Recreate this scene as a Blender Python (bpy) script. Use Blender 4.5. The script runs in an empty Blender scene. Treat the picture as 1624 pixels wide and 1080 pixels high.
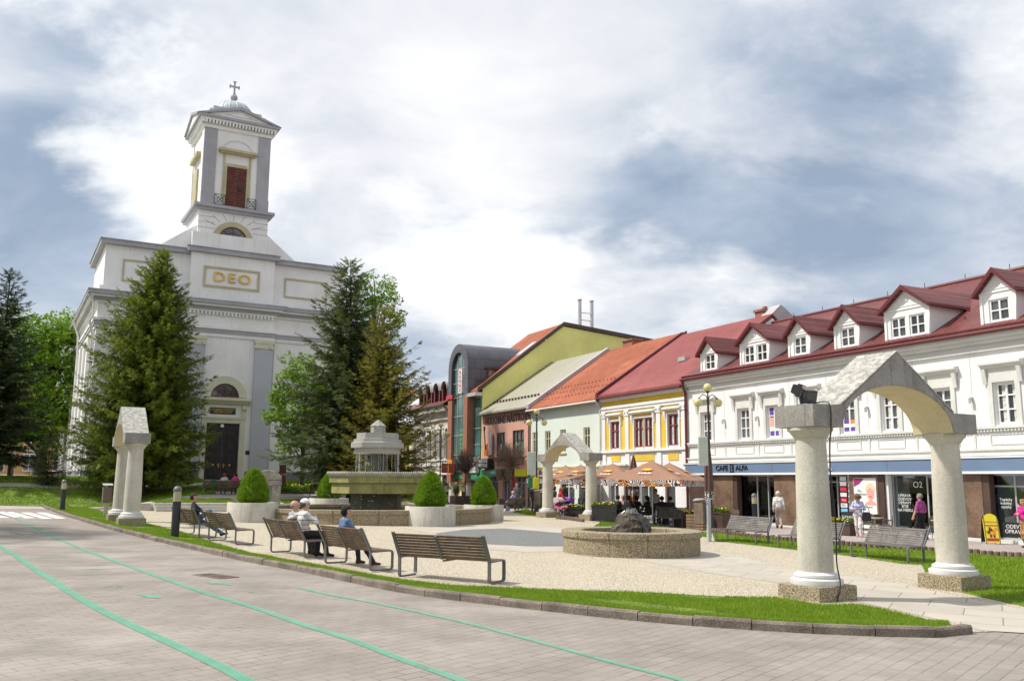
import bpy, bmesh, math, random
import numpy as np
from mathutils import Vector, Matrix
from mathutils.geometry import delaunay_2d_cdt
random.seed(7); RNG = np.random.default_rng(7)
SC = bpy.context.scene
COL = SC.collection
# ------------------------------------------------------------------ camera
CH, TILT, ROLL, FPX, SLOPE = 1.95, math.radians(8.9), math.radians(0.4), 1420.0, 0.012
cam = bpy.data.cameras.new('camera'); cam_o = bpy.data.objects.new('camera', cam); COL.objects.link(cam_o)
cam.sensor_width = 36.0; cam.lens = 36.0*FPX/1624.0; cam.clip_start = 0.1; cam.clip_end = 3000
CAMM = Matrix.Rotation(math.pi/2+TILT, 3, 'X') @ Matrix.Rotation(ROLL, 3, 'Z')
cam_o.matrix_world = Matrix.Translation((0, 0, CH)) @ CAMM.to_4x4()
SC.camera = cam_o
# ------------------------------------------------------------------ light
SUN_EL, SUN_AZ = math.radians(52), math.radians(-88)      # azimuth from +Y towards +X
SDIR = Vector((math.sin(SUN_AZ)*math.cos(SUN_EL), math.cos(SUN_AZ)*math.cos(SUN_EL), math.sin(SUN_EL)))
sl = bpy.data.lights.new('sun', 'SUN'); sl.energy = 2.7; sl.angle = math.radians(2.5); sl.color = (1.0, 0.95, 0.86)
so = bpy.data.objects.new('sun', sl); COL.objects.link(so); so.rotation_euler = SDIR.to_track_quat('Z', 'Y').to_euler()
SC.view_settings.view_transform = 'Standard'; SC.view_settings.look = 'None'; SC.view_settings.gamma = 1
SC.view_settings.exposure = 0.86
W = bpy.data.worlds.new('World'); SC.world = W; W.use_nodes = True

class NT:
    """tiny node-graph helper"""
    def __init__(s, tree): s.t = tree; s.n = tree.nodes; s.l = tree.links
    def node(s, typ, ins=None, **kw):
        n = s.n.new(typ)
        for k, v in kw.items(): setattr(n, k, v)
        for k, v in (ins or {}).items(): s.put(n.inputs[k], v)
        return n
    def put(s, inp, v):
        if isinstance(v, bpy.types.NodeSocket): s.l.new(v, inp)
        elif isinstance(v, tuple) and len(v) == 3 and inp.type == 'RGBA': inp.default_value = (*v, 1)
        else: inp.default_value = v
    def math(s, op, a, b=0.0, c=None, clamp=False):
        n = s.n.new('ShaderNodeMath'); n.operation = op; n.use_clamp = clamp
        s.put(n.inputs[0], a); s.put(n.inputs[1], b)
        if c is not None: s.put(n.inputs[2], c)
        return n.outputs[0]
    def mix(s, f, a, b, blend='MIX'):
        n = s.n.new('ShaderNodeMix'); n.data_type = 'RGBA'; n.blend_type = blend
        s.put(n.inputs[0], f); s.put(n.inputs[6], a); s.put(n.inputs[7], b); return n.outputs[2]
    def ramp(s, f, stops, interp='LINEAR'):
        n = s.n.new('ShaderNodeValToRGB'); n.color_ramp.interpolation = interp
        e = n.color_ramp.elements
        while len(e) < len(stops): e.new(0.5)
        for i, (p, c) in enumerate(stops):
            e[i].position = p; e[i].color = (c, c, c, 1) if not isinstance(c, tuple) else (*c, 1)
        s.put(n.inputs[0], f); return n.outputs[0]
    def smooth(s, f, a, b, x=0.0, y=1.0):
        n = s.n.new('ShaderNodeMapRange'); n.interpolation_type = 'SMOOTHSTEP'
        s.put(n.inputs[0], f); s.put(n.inputs[1], a); s.put(n.inputs[2], b); s.put(n.inputs[3], x); s.put(n.inputs[4], y)
        return n.outputs[0]
    def noise(s, vec, scale, detail=3, rough=0.55, dist=0.0):
        n = s.n.new('ShaderNodeTexNoise'); s.put(n.inputs['Vector'], vec)
        n.inputs['Scale'].default_value = scale; n.inputs['Detail'].default_value = detail
        n.inputs['Roughness'].default_value = rough; n.inputs['Distortion'].default_value = dist
        return n.outputs[0]

def build_sky():
    g = NT(W.node_tree); g.n.clear()
    sky = g.node('ShaderNodeTexSky', sky_type='NISHITA', sun_disc=False, sun_elevation=SUN_EL, sun_rotation=SUN_AZ, air_density=1.2, dust_density=2.0)
    b1 = g.node('ShaderNodeBackground', {'Color': sky.outputs[0], 'Strength': 0.085})
    tc = g.node('ShaderNodeTexCoord').outputs['Generated']
    sep = g.node('ShaderNodeSeparateXYZ', {0: tc}); x, y, z = sep.outputs
    zz = g.math('ADD', g.math('MAXIMUM', z, 0.0), 0.42)
    cv = g.node('ShaderNodeCombineXYZ', {0: g.math('DIVIDE', x, zz), 1: g.math('MULTIPLY', g.math('DIVIDE', y, zz), 1.25), 2: 3.7}).outputs[0]
    def sh(a, b, c): return g.node('ShaderNodeVectorMath', {0: cv, 1: (a, b, c)}, operation='ADD').outputs[0]
    def lobe(az, el, width):           # soft bump round a direction of the sky
        d = (math.sin(math.radians(az))*math.cos(math.radians(el)), math.cos(math.radians(az))*math.cos(math.radians(el)), math.sin(math.radians(el)))
        dt = g.node('ShaderNodeVectorMath', {0: tc, 1: d}, operation='DOT_PRODUCT').outputs['Value']
        return g.smooth(dt, math.cos(math.radians(width)), 1.0)
    def total(items):
        r = None
        for k, l in items:
            m = g.math('MULTIPLY', l, k); r = m if r is None else g.math('ADD', r, m)
        return r
    # high veil: white over the church and overhead, slate blue bank to the right and low at the far left
    tone = total([(0.30, lobe(-12, 27, 22)), (0.08, lobe(3, 22, 14)), (-0.27, lobe(14, 13, 15)), (-0.20, lobe(30, 15, 17)), (-0.06, lobe(8, 27, 12)), (-0.45, lobe(-29, 14, 9)), (-0.32, lobe(-26, 24, 7)), (0.30, lobe(6, 8, 9)), (-0.12, lobe(24, 28, 14)), (-0.2, lobe(-12, 33, 4))])
    n1 = g.noise(cv, 2.6, 10, 0.58, 0.4)
    v = g.math('ADD', g.math('ADD', tone, 0.47), g.math('MULTIPLY', g.math('SUBTRACT', n1, 0.5), 1.6))
    veil = g.ramp(v, [(0.0, (0.19, 0.24, 0.315)), (0.28, (0.285, 0.33, 0.40)), (0.5, (0.41, 0.435, 0.475)), (0.75, (0.52, 0.525, 0.545)), (1.0, (0.61, 0.61, 0.61))])
    # heaped cloud in front of it, with firm sunlit edges and grey bellies
    n2 = g.noise(sh(5.2, 1.7, 0), 2.3, 12, 0.56, 0.15)
    cover = g.math('ADD', n2, total([(0.13, lobe(-4, 16, 8)), (0.10, lobe(4, 9.5, 10)), (0.09, lobe(14, 8, 8)), (-0.04, lobe(20, 25, 14)), (0.12, lobe(-22, 20, 8)), (0.01, lobe(15, 13.5, 10)), (0.10, lobe(33, 21, 6)), (-0.06, lobe(-29, 13, 8)), (-0.02, lobe(28, 14, 7))]))
    mask = g.smooth(cover, 0.49, 0.63)
    n3 = g.noise(sh(1.1, 8.3, 2.0), 3.8, 10, 0.6, 0.2)
    body = g.math('ADD', g.math('ADD', g.math('MULTIPLY', n3, 1.7), g.math('MULTIPLY', cover, 0.5)), total([(-0.42, lobe(22, 14, 22)), (0.06, lobe(-10, 22, 20))]))
    ccol = g.ramp(body, [(0.44, (0.32, 0.35, 0.41)), (0.70, (0.45, 0.465, 0.50)), (0.92, (0.57, 0.575, 0.585)), (1.0, (0.66, 0.66, 0.655))])
    col = g.mix(g.math('MULTIPLY', mask, 0.82), veil, ccol)
    b2 = g.node('ShaderNodeBackground', {'Color': col, 'Strength': 0.98})
    mx = g.node('ShaderNodeMixShader', {0: 0.93, 1: b1.outputs[0], 2: b2.outputs[0]})
    g.node('ShaderNodeOutputWorld', {0: mx.outputs[0]})
build_sky()
# ------------------------------------------------------------------ measuring helpers
def ray(px, py): return CAMM @ Vector(((px-812)/FPX, (540-py)/FPX, -1.0))
def sstep(a, b, x):
    t = min(1.0, max(0.0, (x-a)/(b-a))); return t*t*(3-2*t)
CHU = Vector((math.sin(math.radians(60.5)), math.cos(math.radians(60.5)), 0))     # along the church front
CHO = Vector((-29.44, 62.5, 1.72))                                              # its left front corner
def sdist(x, y): return 17.0 - ((x-CHO.x)*CHU.y - (y-CHO.y)*CHU.x)            # metres behind the terrace edge
def plane_z(x): return -SLOPE*max(-60, min(60, x))
def bank(x, y):
    s = sdist(x, y)
    m = (0.42 + 1.2*sstep(0, 16, s)) if s >= 0 else 0.0
    l = 1.62*sstep(4.5, 16, s)
    b = m + (l-m)*(1-sstep(-23.5, -18.9, x))
    return b*(1-sstep(-11.0, -5.0, x))
def ground(x, y): return plane_z(x) + bank(x, y)
def G(px, py, z0=0.0):
    """ground point of the measured plane seen at a photo position"""
    d = ray(px, py); t = (z0-CH)/(d.z+SLOPE*d.x); return Vector((t*d.x, t*d.y, CH+t*d.z))
def GT(px, py):
    p = G(px, py, 0.3)
    for _ in range(30):
        q = G(px, py, bank(p.x, p.y)); p = p*0.5+q*0.5
    p.z = ground(p.x, p.y); return p
def AT(px, Y):
    """a standing place at depth Y on the bearing of column px"""
    d = ray(px, 755); x = d.x/d.y*Y; return Vector((x, Y, ground(x, Y)))
# ------------------------------------------------------------------ object helpers
def tag(o, label=None, cat=None, group=None, kind=None):
    for k, v in (('label', label), ('category', cat), ('group', group), ('kind', kind)):
        if v: o[k] = v
    return o
def thing(name, label, cat, loc=(0, 0, 0), rz=0.0, group=None, sc=1.0):
    o = bpy.data.objects.new(name, None); COL.objects.link(o); o.location = loc; o.rotation_euler = (0, 0, rz); o.scale = (sc,)*3
    o.empty_display_size = 0.2
    return tag(o, label, cat, group)
def copy_tree(o, parent=None):
    c = o.copy(); COL.objects.link(c)
    if parent is not None: c.parent = parent
    for ch in list(o.children): copy_tree(ch, c)
    return c
def place(o, loc, rz=None, label=None, group=None, sc=None):
    o.location = loc
    if rz is not None: o.rotation_euler = (0, 0, rz)
    if label: o['label'] = label
    if group: o['group'] = group
    if sc: o.scale = (sc,)*3
    return o
class MB:
    def __init__(s): s.v = []; s.f = []; s.mi = []; s.cur = 0
    def add(s, vs, fs, M=None):
        b = len(s.v)
        if M is not None: vs = [M @ Vector(v) for v in vs]
        s.v.extend([tuple(v) for v in vs]); s.f.extend([[i+b for i in f] for f in fs]); s.mi.extend([s.cur]*len(fs)); return s
    def box(s, x0, x1, y0, y1, z0, z1, M=None):
        x0, x1 = min(x0, x1), max(x0, x1); y0, y1 = min(y0, y1), max(y0, y1); z0, z1 = min(z0, z1), max(z0, z1)
        return s.add([(x0,y0,z0),(x1,y0,z0),(x1,y1,z0),(x0,y1,z0),(x0,y0,z1),(x1,y0,z1),(x1,y1,z1),(x0,y1,z1)],
                     [(3,2,1,0),(4,5,6,7),(0,1,5,4),(1,2,6,5),(2,3,7,6),(3,0,4,7)], M)
    def prism(s, poly, a0, a1, axis='x', M=None):
        """2-D outline pushed along an axis: x: (y,z) outline, y: (x,z), z: (x,y)"""
        n = len(poly)
        def p(q, a): return {'x': (a, q[0], q[1]), 'y': (q[0], a, q[1]), 'z': (q[0], q[1], a)}[axis]
        vs = [p(q, a0) for q in poly]+[p(q, a1) for q in poly]
        ar = sum(poly[i][0]*poly[(i+1)%n][1]-poly[(i+1)%n][0]*poly[i][1] for i in range(n))
        fs = [list(range(n))[::-1], [i+n for i in range(n)]]+[[i, (i+1)%n, (i+1)%n+n, i+n] for i in range(n)]
        flip = (ar < 0) ^ (axis == 'y') ^ (a1 < a0)
        if flip: fs = [f[::-1] for f in fs]
        return s.add(vs, fs, M)
    def ring(s, outer, inner, a0, a1, axis='x', M=None):
        """band between two outlines with equally many points (an arch, a frame)"""
        n = len(outer)
        def p(q, a): return {'x': (a, q[0], q[1]), 'y': (q[0], a, q[1]), 'z': (q[0], q[1], a)}[axis]
        vs = [p(q, a) for a in (a0, a1) for o in (outer, inner) for q in o]
        fs = []
        for i in range(n-1):
            o0, o1, i0, i1 = i, i+1, n+i, n+i+1; m = 2*n
            fs += [(o0,o1,i1,i0), (o0+m,i0+m,i1+m,o1+m), (o0,o0+m,o1+m,o1), (i0,i1,i1+m,i0+m)]
        m = 2*n; fs += [(0,n,n+m,m), (n-1,n-1+m,2*n-1+m,2*n-1)]
        return s.add(vs, fs, M)
    def lathe(s, prof, n=24, M=None, a0=0.0, a1=2*math.pi, cap=True):
        full = abs(a1-a0-2*math.pi) < 1e-6; k = n if full else n+1
        vs = [(r*math.cos(a0+(a1-a0)*i/n), r*math.sin(a0+(a1-a0)*i/n), z) for r, z in prof for i in range(k)]
        fs = []
        for j in range(len(prof)-1):
            for i in range(n):
                i2 = (i+1) % k if full else i+1
                fs.append((j*k+i, j*k+i2, (j+1)*k+i2, (j+1)*k+i))
        if cap and full:
            if prof[0][0] > 1e-4: fs.append(list(range(k))[::-1])
            if prof[-1][0] > 1e-4: fs.append([(len(prof)-1)*k+i for i in range(k)])
        return s.add(vs, fs, M)
    def tube(s, pts, r, n=8, M=None, flat=None):
        """round (or flat=(w,h) rectangular) bar along a polyline; r may be a list"""
        pts = [Vector(p) for p in pts]; vs = []; fs = []
        rs = r if isinstance(r, (list, tuple)) else [r]*len(pts)
        T = [(pts[min(i+1, len(pts)-1)]-pts[max(i-1, 0)]).normalized() for i in range(len(pts))]
        ref = Vector((0, 0, 1)) if abs(T[0].z) < 0.9 else Vector((1, 0, 0))
        if flat and len(flat) > 2: ref = Vector(flat[2])
        N = T[0].cross(ref).normalized()
        for i, p in enumerate(pts):
            N = (N - T[i]*N.dot(T[i])).normalized(); B = T[i].cross(N)
            if flat:
                w, h = flat[0]/2, flat[1]/2; ring_ = [(-w,-h),(w,-h),(w,h),(-w,h)]
                vs += [p+N*a+B*b for a, b in ring_]
            else: vs += [p+(N*math.cos(2*math.pi*k/n)+B*math.sin(2*math.pi*k/n))*rs[i] for k in range(n)]
        if flat: n = 4
        for i in range(len(pts)-1):
            for k in range(n): fs.append((i*n+k, i*n+(k+1)%n, (i+1)*n+(k+1)%n, (i+1)*n+k))
        fs += [list(range(n))[::-1], [(len(pts)-1)*n+k for k in range(n)]]
        return s.add(vs, fs, M)
    def ball(s, c, r, n=16, m=10, M=None):
        rx, ry, rz = r if isinstance(r, (tuple, list)) else (r, r, r)
        vs = [(c[0], c[1], c[2]-rz)]; fs = []
        for j in range(1, m):
            th = math.pi*j/m
            for i in range(n): vs.append((c[0]+rx*math.sin(th)*math.cos(2*math.pi*i/n), c[1]+ry*math.sin(th)*math.sin(2*math.pi*i/n), c[2]-rz*math.cos(th)))
        vs.append((c[0], c[1], c[2]+rz)); L = len(vs)-1
        for i in range(n):
            fs.append((0, 1+(i+1)%n, 1+i)); fs.append((L, 1+(m-2)*n+i, 1+(m-2)*n+(i+1)%n))
            for j in range(m-2): fs.append((1+j*n+i, 1+j*n+(i+1)%n, 1+(j+1)*n+(i+1)%n, 1+(j+1)*n+i))
        return s.add(vs, fs, M)
    def build(s, name, mat, parent=None, smooth=False, bev=0.0, loc=None, rz=None):
        me = bpy.data.meshes.new(name); me.from_pydata(s.v, [], s.f)
        mats = mat if isinstance(mat, (list, tuple)) else [mat]
        for m in mats: me.materials.append(m)
        if len(mats) > 1: me.polygons.foreach_set('material_index', s.mi)
        if smooth:
            me.polygons.foreach_set('use_smooth', [True]*len(me.polygons))
            me.update()
            try: me.set_sharp_from_angle(angle=math.radians(40))
            except Exception: pass
        me.update()
        o = bpy.data.objects.new(name, me); COL.objects.link(o)
        if parent is not None: o.parent = parent
        if loc is not None: o.location = loc
        if rz is not None: o.rotation_euler = (0, 0, rz)
        if bev:
            b = o.modifiers.new('bevel', 'BEVEL'); b.width = bev; b.segments = 2; b.limit_method = 'ANGLE'; b.angle_limit = math.radians(40)
        return o
def arr_mesh(name, V, Fc, mat, parent=None, nper=4, attr=None):
    """fast mesh from numpy arrays; every face has nper corners"""
    me = bpy.data.meshes.new(name); nv, nf = len(V), len(Fc)
    me.vertices.add(nv); me.vertices.foreach_set('co', np.asarray(V, np.float32).ravel())
    me.loops.add(nf*nper); me.loops.foreach_set('vertex_index', np.asarray(Fc, np.int32).ravel())
    me.polygons.add(nf); me.polygons.foreach_set('loop_start', np.arange(0, nf*nper, nper, dtype=np.int32))
    try: me.polygons.foreach_set('loop_total', np.full(nf, nper, np.int32))
    except Exception: pass
    if attr is not None:
        a = me.attributes.new('tint', 'FLOAT', 'FACE'); a.data.foreach_set('value', np.asarray(attr, np.float32))
    me.materials.append(mat); me.update(calc_edges=True); me.validate()
    o = bpy.data.objects.new(name, me); COL.objects.link(o)
    if parent is not None: o.parent = parent
    return o
_tx = {}
def text_obj(name, s, size, mat, parent, M, ext=0.01, bold=0.0, space=1.0, sx=1.0, fit=None):
    """raised lettering turned into a mesh; M maps text x,y,z(out)"""
    cu = bpy.data.curves.new('lettering', 'FONT'); cu.body = s; cu.size = size; cu.extrude = ext; cu.offset = bold
    cu.align_x = 'CENTER'; cu.align_y = 'CENTER'; cu.space_character = space; cu.resolution_u = 3; cu.space_line = 0.9
    t = bpy.data.objects.new('lettering', cu); COL.objects.link(t)
    bpy.context.view_layer.update()
    me = bpy.data.meshes.new_from_object(t.evaluated_get(bpy.context.evaluated_depsgraph_get()))
    bpy.data.objects.remove(t)
    if fit and len(me.vertices):
        xs = [v.co.x for v in me.vertices]; sx = fit/(max(xs)-min(xs))
    me.transform(Matrix.Diagonal((sx, 1, 1, 1))); me.transform(M); me.materials.clear(); me.materials.append(mat)
    o = bpy.data.objects.new(name, me); COL.objects.link(o); o.parent = parent; return o
def sheet(name, pts, mat, lift, zf=None, kind='structure', step=0.0, label=None, skirt=0.0):
    """ground covering: an outline of (x, y) points draped over the land"""
    bm = bmesh.new(); n = len(pts)
    cv, _, cf, *_r = delaunay_2d_cdt([Vector((p[0], p[1])) for p in pts], [(i, (i+1) % n) for i in range(n)], [], 1, 1e-4)
    vs = [bm.verts.new((p.x, p.y, 0)) for p in cv]
    for f in cf: bm.faces.new([vs[i] for i in f])
    if step:
        xs = [p[0] for p in pts]; ys = [p[1] for p in pts]
        for ax, lo, hi in ((0, min(xs), max(xs)), (1, min(ys), max(ys))):
            k = math.ceil(lo/step)*step
            while k < hi:
                co = [0, 0, 0]; co[ax] = k; no = [0, 0, 0]; no[ax] = 1
                bmesh.ops.bisect_plane(bm, geom=bm.verts[:]+bm.edges[:]+bm.faces[:], plane_co=co, plane_no=no); k += step
    zf = zf or (lambda x, y: plane_z(x))
    for v in bm.verts: v.co.z = zf(v.co.x, v.co.y)+lift
    bmesh.ops.recalc_face_normals(bm, faces=bm.faces[:])
    for f in bm.faces:
        if f.normal.z < 0: f.normal_flip()
    if skirt:
        ed = [e for e in bm.edges if len(e.link_faces) == 1]; g = bmesh.ops.extrude_edge_only(bm, edges=ed)
        for v in g['geom']:
            if isinstance(v, bmesh.types.BMVert): v.co.z -= skirt
    me = bpy.data.meshes.new(name); bm.to_mesh(me); bm.free(); me.materials.append(mat)
    o = bpy.data.objects.new(name, me); COL.objects.link(o); return tag(o, kind=kind, label=label)
def smooth_line(pts, n=6):
    """Catmull-Rom through points"""
    P = [Vector((p[0], p[1])) for p in pts]; out = []
    for i in range(len(P)-1):
        a, b, c, d = P[max(i-1, 0)], P[i], P[i+1], P[min(i+2, len(P)-1)]
        for k in range(n):
            t = k/n; out.append(0.5*((2*b)+(c-a)*t+(2*a-5*b+4*c-d)*t*t+(3*b-a-3*c+d)*t**3))
    out.append(P[-1]); return out
def offset_line(pts, d):
    out = []
    for i in range(len(pts)):
        t = (pts[min(i+1, len(pts)-1)]-pts[max(i-1, 0)]).normalized(); out.append(pts[i]+Vector((-t.y, t.x))*d)
    return out
# ------------------------------------------------------------------ materials
def mat(name, col, rough=0.75, var=0.12, scale=1.2, fine=0.0, fscale=60, bump=0.0, bscale=40, metal=0.0, streak=0.0, col2=None, spec=0.5, obj=False):
    m = bpy.data.materials.new(name); m.use_nodes = True; g = NT(m.node_tree); g.n.clear()
    vec = g.node('ShaderNodeTexCoord').outputs['Object'] if obj else g.node('ShaderNodeNewGeometry').outputs['Position']
    c = (*col, 1)
    base = col
    n = g.noise(vec, scale, 5, 0.6)
    dark = tuple(v*(1-var) for v in col); lite = tuple(min(1, v*(1+var)) for v in col)
    if col2: dark = col2
    cc = g.mix(g.smooth(n, 0.32, 0.68), dark, lite)
    if streak:        # weather stains running down
        mp = g.node('ShaderNodeMapping', {0: vec, 'Scale': (3.0, 3.0, 0.25)}).outputs[0]
        st = g.smooth(g.noise(mp, 2.2, 6, 0.65), 0.5, 0.78)
        cc = g.mix(g.math('MULTIPLY', st, streak), cc, tuple(v*0.42 for v in col))
    if fine:
        fn = g.noise(vec, fscale, 2, 0.6)
        cc = g.mix(g.smooth(fn, 0.35, 0.65), g.mix(fine, cc, (0, 0, 0)), cc)
    p = g.node('ShaderNodeBsdfPrincipled', {'Base Color': cc, 'Roughness': rough, 'Metallic': metal, 'Specular IOR Level': spec})
    if bump:
        bn = g.noise(vec, bscale, 3, 0.6)
        p_b = g.node('ShaderNodeBump', {'Height': bn, 'Strength': bump, 'Distance': 0.02}); g.put(p.inputs['Normal'], p_b.outputs[0])
    g.node('ShaderNodeOutputMaterial', {0: p.outputs[0]}); return m
def brick_mat(name, c1, c2, mortar, scale, bw=0.5, rh=0.25, msize=0.02, plane='xz', rot=0.0, rough=0.8, bump=0.4, offs=0.5, warp=0.0, stain=0.15, zk=1.0, world=True, jm=0.0, fade=0.0):
    m = bpy.data.materials.new(name); m.use_nodes = True; g = NT(m.node_tree); g.n.clear()
    vec = g.node('ShaderNodeNewGeometry').outputs['Position'] if world else g.node('ShaderNodeTexCoord').outputs['Object']
    raw = vec
    if warp:
        nz = g.node('ShaderNodeTexNoise', {'Vector': vec, 'Scale': 1.3}); off = g.node('ShaderNodeVectorMath', {0: nz.outputs['Color'], 1: (0.5, 0.5, 0.5)}, operation='SUBTRACT').outputs[0]
        vec = g.node('ShaderNodeVectorMath', {0: off, 1: (warp, warp, 0), 2: vec}, operation='MULTIPLY_ADD').outputs[0]
    if plane == 'xy': v = g.node('ShaderNodeMapping', {0: vec, 'Rotation': (0, 0, rot)}).outputs[0]
    else:
        s = g.node('ShaderNodeSeparateXYZ', {0: vec})
        h = {'x': s.outputs[0], 'y': s.outputs[1], 'b': g.math('ADD', s.outputs[0], s.outputs[1])}[plane[0]]
        v = g.node('ShaderNodeCombineXYZ', {0: h, 1: g.math('MULTIPLY', s.outputs[2], zk)}).outputs[0]
    b = g.node('ShaderNodeTexBrick', {'Vector': v, 'Color1': c1, 'Color2': c2, 'Mortar': mortar, 'Scale': scale, 'Mortar Size': msize, 'Mortar Smooth': 0.3, 'Bias': 0.0, 'Brick Width': bw, 'Row Height': rh}, offset=offs)
    n = g.noise(raw, 0.8, 6, 0.62); n2 = g.noise(raw, 35, 3, 0.6)
    tile = b.outputs['Color']
    if jm:       # joints that come and go
        g.put(b.inputs['Mortar'], tuple((p+q)/2 for p, q in zip(c1, c2)))
        tile = g.mix(g.math('MULTIPLY', b.outputs['Fac'], g.smooth(g.noise(raw, jm, 4, .6), 0.36, 0.66, 0.22, 1.0)), tile, mortar)
    if fade: tile = g.mix(g.math('MULTIPLY', g.smooth(g.noise(raw, 0.33, 5, .65), 0.45, 0.7), fade), tile, tuple(min(1, v*1.5+.05) for v in c1))
    cc = g.mix(g.math('MULTIPLY', g.smooth(n, 0.4, 0.72), stain), tile, tuple(v*0.45 for v in c1))
    cc = g.mix(g.math('MULTIPLY', g.smooth(n2, 0.5, 0.75), 0.18), cc, tuple(min(1, v*1.6) for v in c1))
    hgt = g.math('ADD', g.math('MULTIPLY', b.outputs['Fac'], -1.0), g.math('MULTIPLY', n2, 0.25))
    bp = g.node('ShaderNodeBump', {'Height': hgt, 'Strength': bump, 'Distance': 0.015})
    p = g.node('ShaderNodeBsdfPrincipled', {'Base Color': cc, 'Roughness': rough, 'Normal': bp.outputs[0]})
    g.node('ShaderNodeOutputMaterial', {0: p.outputs[0]}); return m
def speckle_mat(name, ca, cb, cc_, scale, rough=0.85, bump=0.5, stain=0.2):
    """exposed-aggregate concrete: pebbles of several tones"""
    m = bpy.data.materials.new(name); m.use_nodes = True; g = NT(m.node_tree); g.n.clear()
    vec = g.node('ShaderNodeNewGeometry').outputs['Position']
    vo = g.node('ShaderNodeTexVoronoi', {'Vector': vec, 'Scale': scale}, feature='F1')
    sep = g.node('ShaderNodeSeparateColor', {0: vo.outputs['Color']})
    c = g.ramp(sep.outputs[0], [(0.0, ca), (0.45, cb), (1.0, cc_)])
    c = g.mix(g.smooth(vo.outputs['Distance'], 0.35, 0.75), c, tuple(v*0.35 for v in cb))
    n = g.noise(vec, 0.7, 6, 0.6)
    c = g.mix(g.math('MULTIPLY', g.smooth(n, 0.42, 0.75), stain), c, tuple(v*0.5 for v in cb))
    bp = g.node('ShaderNodeBump', {'Height': g.math('MULTIPLY', vo.outputs['Distance'], -1.0), 'Strength': bump, 'Distance': 0.01})
    p = g.node('ShaderNodeBsdfPrincipled', {'Base Color': c, 'Roughness': rough, 'Normal': bp.outputs[0]})
    g.node('ShaderNodeOutputMaterial', {0: p.outputs[0]}); return m
def leaf_mat(name, dark, lite, transl=0.3, nscale=1.0):
    m = bpy.data.materials.new(name); m.use_nodes = True; g = NT(m.node_tree); g.n.clear()
    at = g.node('ShaderNodeAttribute', attribute_name='tint').outputs['Fac']
    n = g.noise(g.node('ShaderNodeTexCoord').outputs['Object'], nscale, 3, 0.6)
    f = g.math('ADD', g.math('MULTIPLY', at, 0.65), g.math('MULTIPLY', g.smooth(n, 0.3, 0.7), 0.35))
    c = g.mix(f, dark, lite)
    p = g.node('ShaderNodeBsdfPrincipled', {'Base Color': c, 'Roughness': 0.6, 'Specular IOR Level': 0.25})
    t = g.node('ShaderNodeBsdfTranslucent', {'Color': g.mix(0.35, c, (0.30, 0.40, 0.05))})
    mx = g.node('ShaderNodeMixShader', {0: transl, 1: p.outputs[0], 2: t.outputs[0]})
    g.node('ShaderNodeOutputMaterial', {0: mx.outputs[0]}); return m
def glass_mat(name, tint=(0.9, 0.95, 0.95), refl=0.12, clear=0.85):
    m = bpy.data.materials.new(name); m.use_nodes = True; g = NT(m.node_tree); g.n.clear()
    tr = g.node('ShaderNodeBsdfTransparent', {'Color': tuple(v*clear for v in tint)})
    gl = g.node('ShaderNodeBsdfGlossy', {'Color': (0.9, 0.95, 1.0), 'Roughness': 0.03})
    fr = g.node('ShaderNodeFresnel', {'IOR': 1.5})
    mx = g.node('ShaderNodeMixShader', {0: g.math('ADD', fr.outputs[0], refl, clamp=True), 1: tr.outputs[0], 2: gl.outputs[0]})
    g.node('ShaderNodeOutputMaterial', {0: mx.outputs[0]}); return m
m_road = brick_mat('road_pavers', (0.28, 0.245, 0.213), (0.25, 0.218, 0.188), (0.125, 0.108, 0.092), 1.0, bw=0.36, rh=0.18, msize=0.008, plane='xy', rot=math.radians(-52), warp=0.05, bump=0.6, stain=0.45, jm=1.3, fade=.4)
m_street = brick_mat('street_pavers', (0.40, 0.34, 0.32), (0.33, 0.285, 0.27), (0.22, 0.19, 0.18), 1.0, bw=0.5, rh=0.25, msize=0.01, plane='xy', rot=math.radians(26), bump=0.3, stain=0.2)
m_plaza = speckle_mat('plaza_aggregate', (0.42, 0.35, 0.25), (0.59, 0.51, 0.385), (0.72, 0.66, 0.53), 42, stain=0.16)
m_slab = brick_mat('pale_slabs', (0.47, 0.425, 0.36), (0.41, 0.37, 0.315), (0.20, 0.18, 0.15), 1.0, bw=1.1, rh=0.9, msize=0.012, plane='xy', rot=math.radians(28), bump=0.2, stain=0.22)
m_dark = speckle_mat('grey_aggregate', (0.15, 0.155, 0.15), (0.215, 0.225, 0.22), (0.30, 0.31, 0.30), 42, stain=0.1)
m_aggr = speckle_mat('aggregate_concrete', (0.24, 0.19, 0.11), (0.39, 0.32, 0.20), (0.52, 0.45, 0.32), 46, bump=0.9, stain=0.25)
m_conc = mat('pale_concrete', (0.55, 0.52, 0.45), 0.85, 0.10, 0.8, 0.25, 40, 0.3, 50, streak=0.45)
m_kerb = mat('kerb_stone', (0.205, 0.17, 0.135), 0.9, 0.3, 2.2, 0.35, 45, 0.7, 30)
m_soil = mat('soil', (0.15, 0.105, 0.065), 0.95, 0.3, 3, 0.4, 50, 0.6, 30)
m_turf = mat('turf', (0.17, 0.25, 0.022), 0.9, 0.35, 1.6, 0.4, 70, 0.8, 60, col2=(0.10, 0.155, 0.025))
m_paint = None
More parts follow.
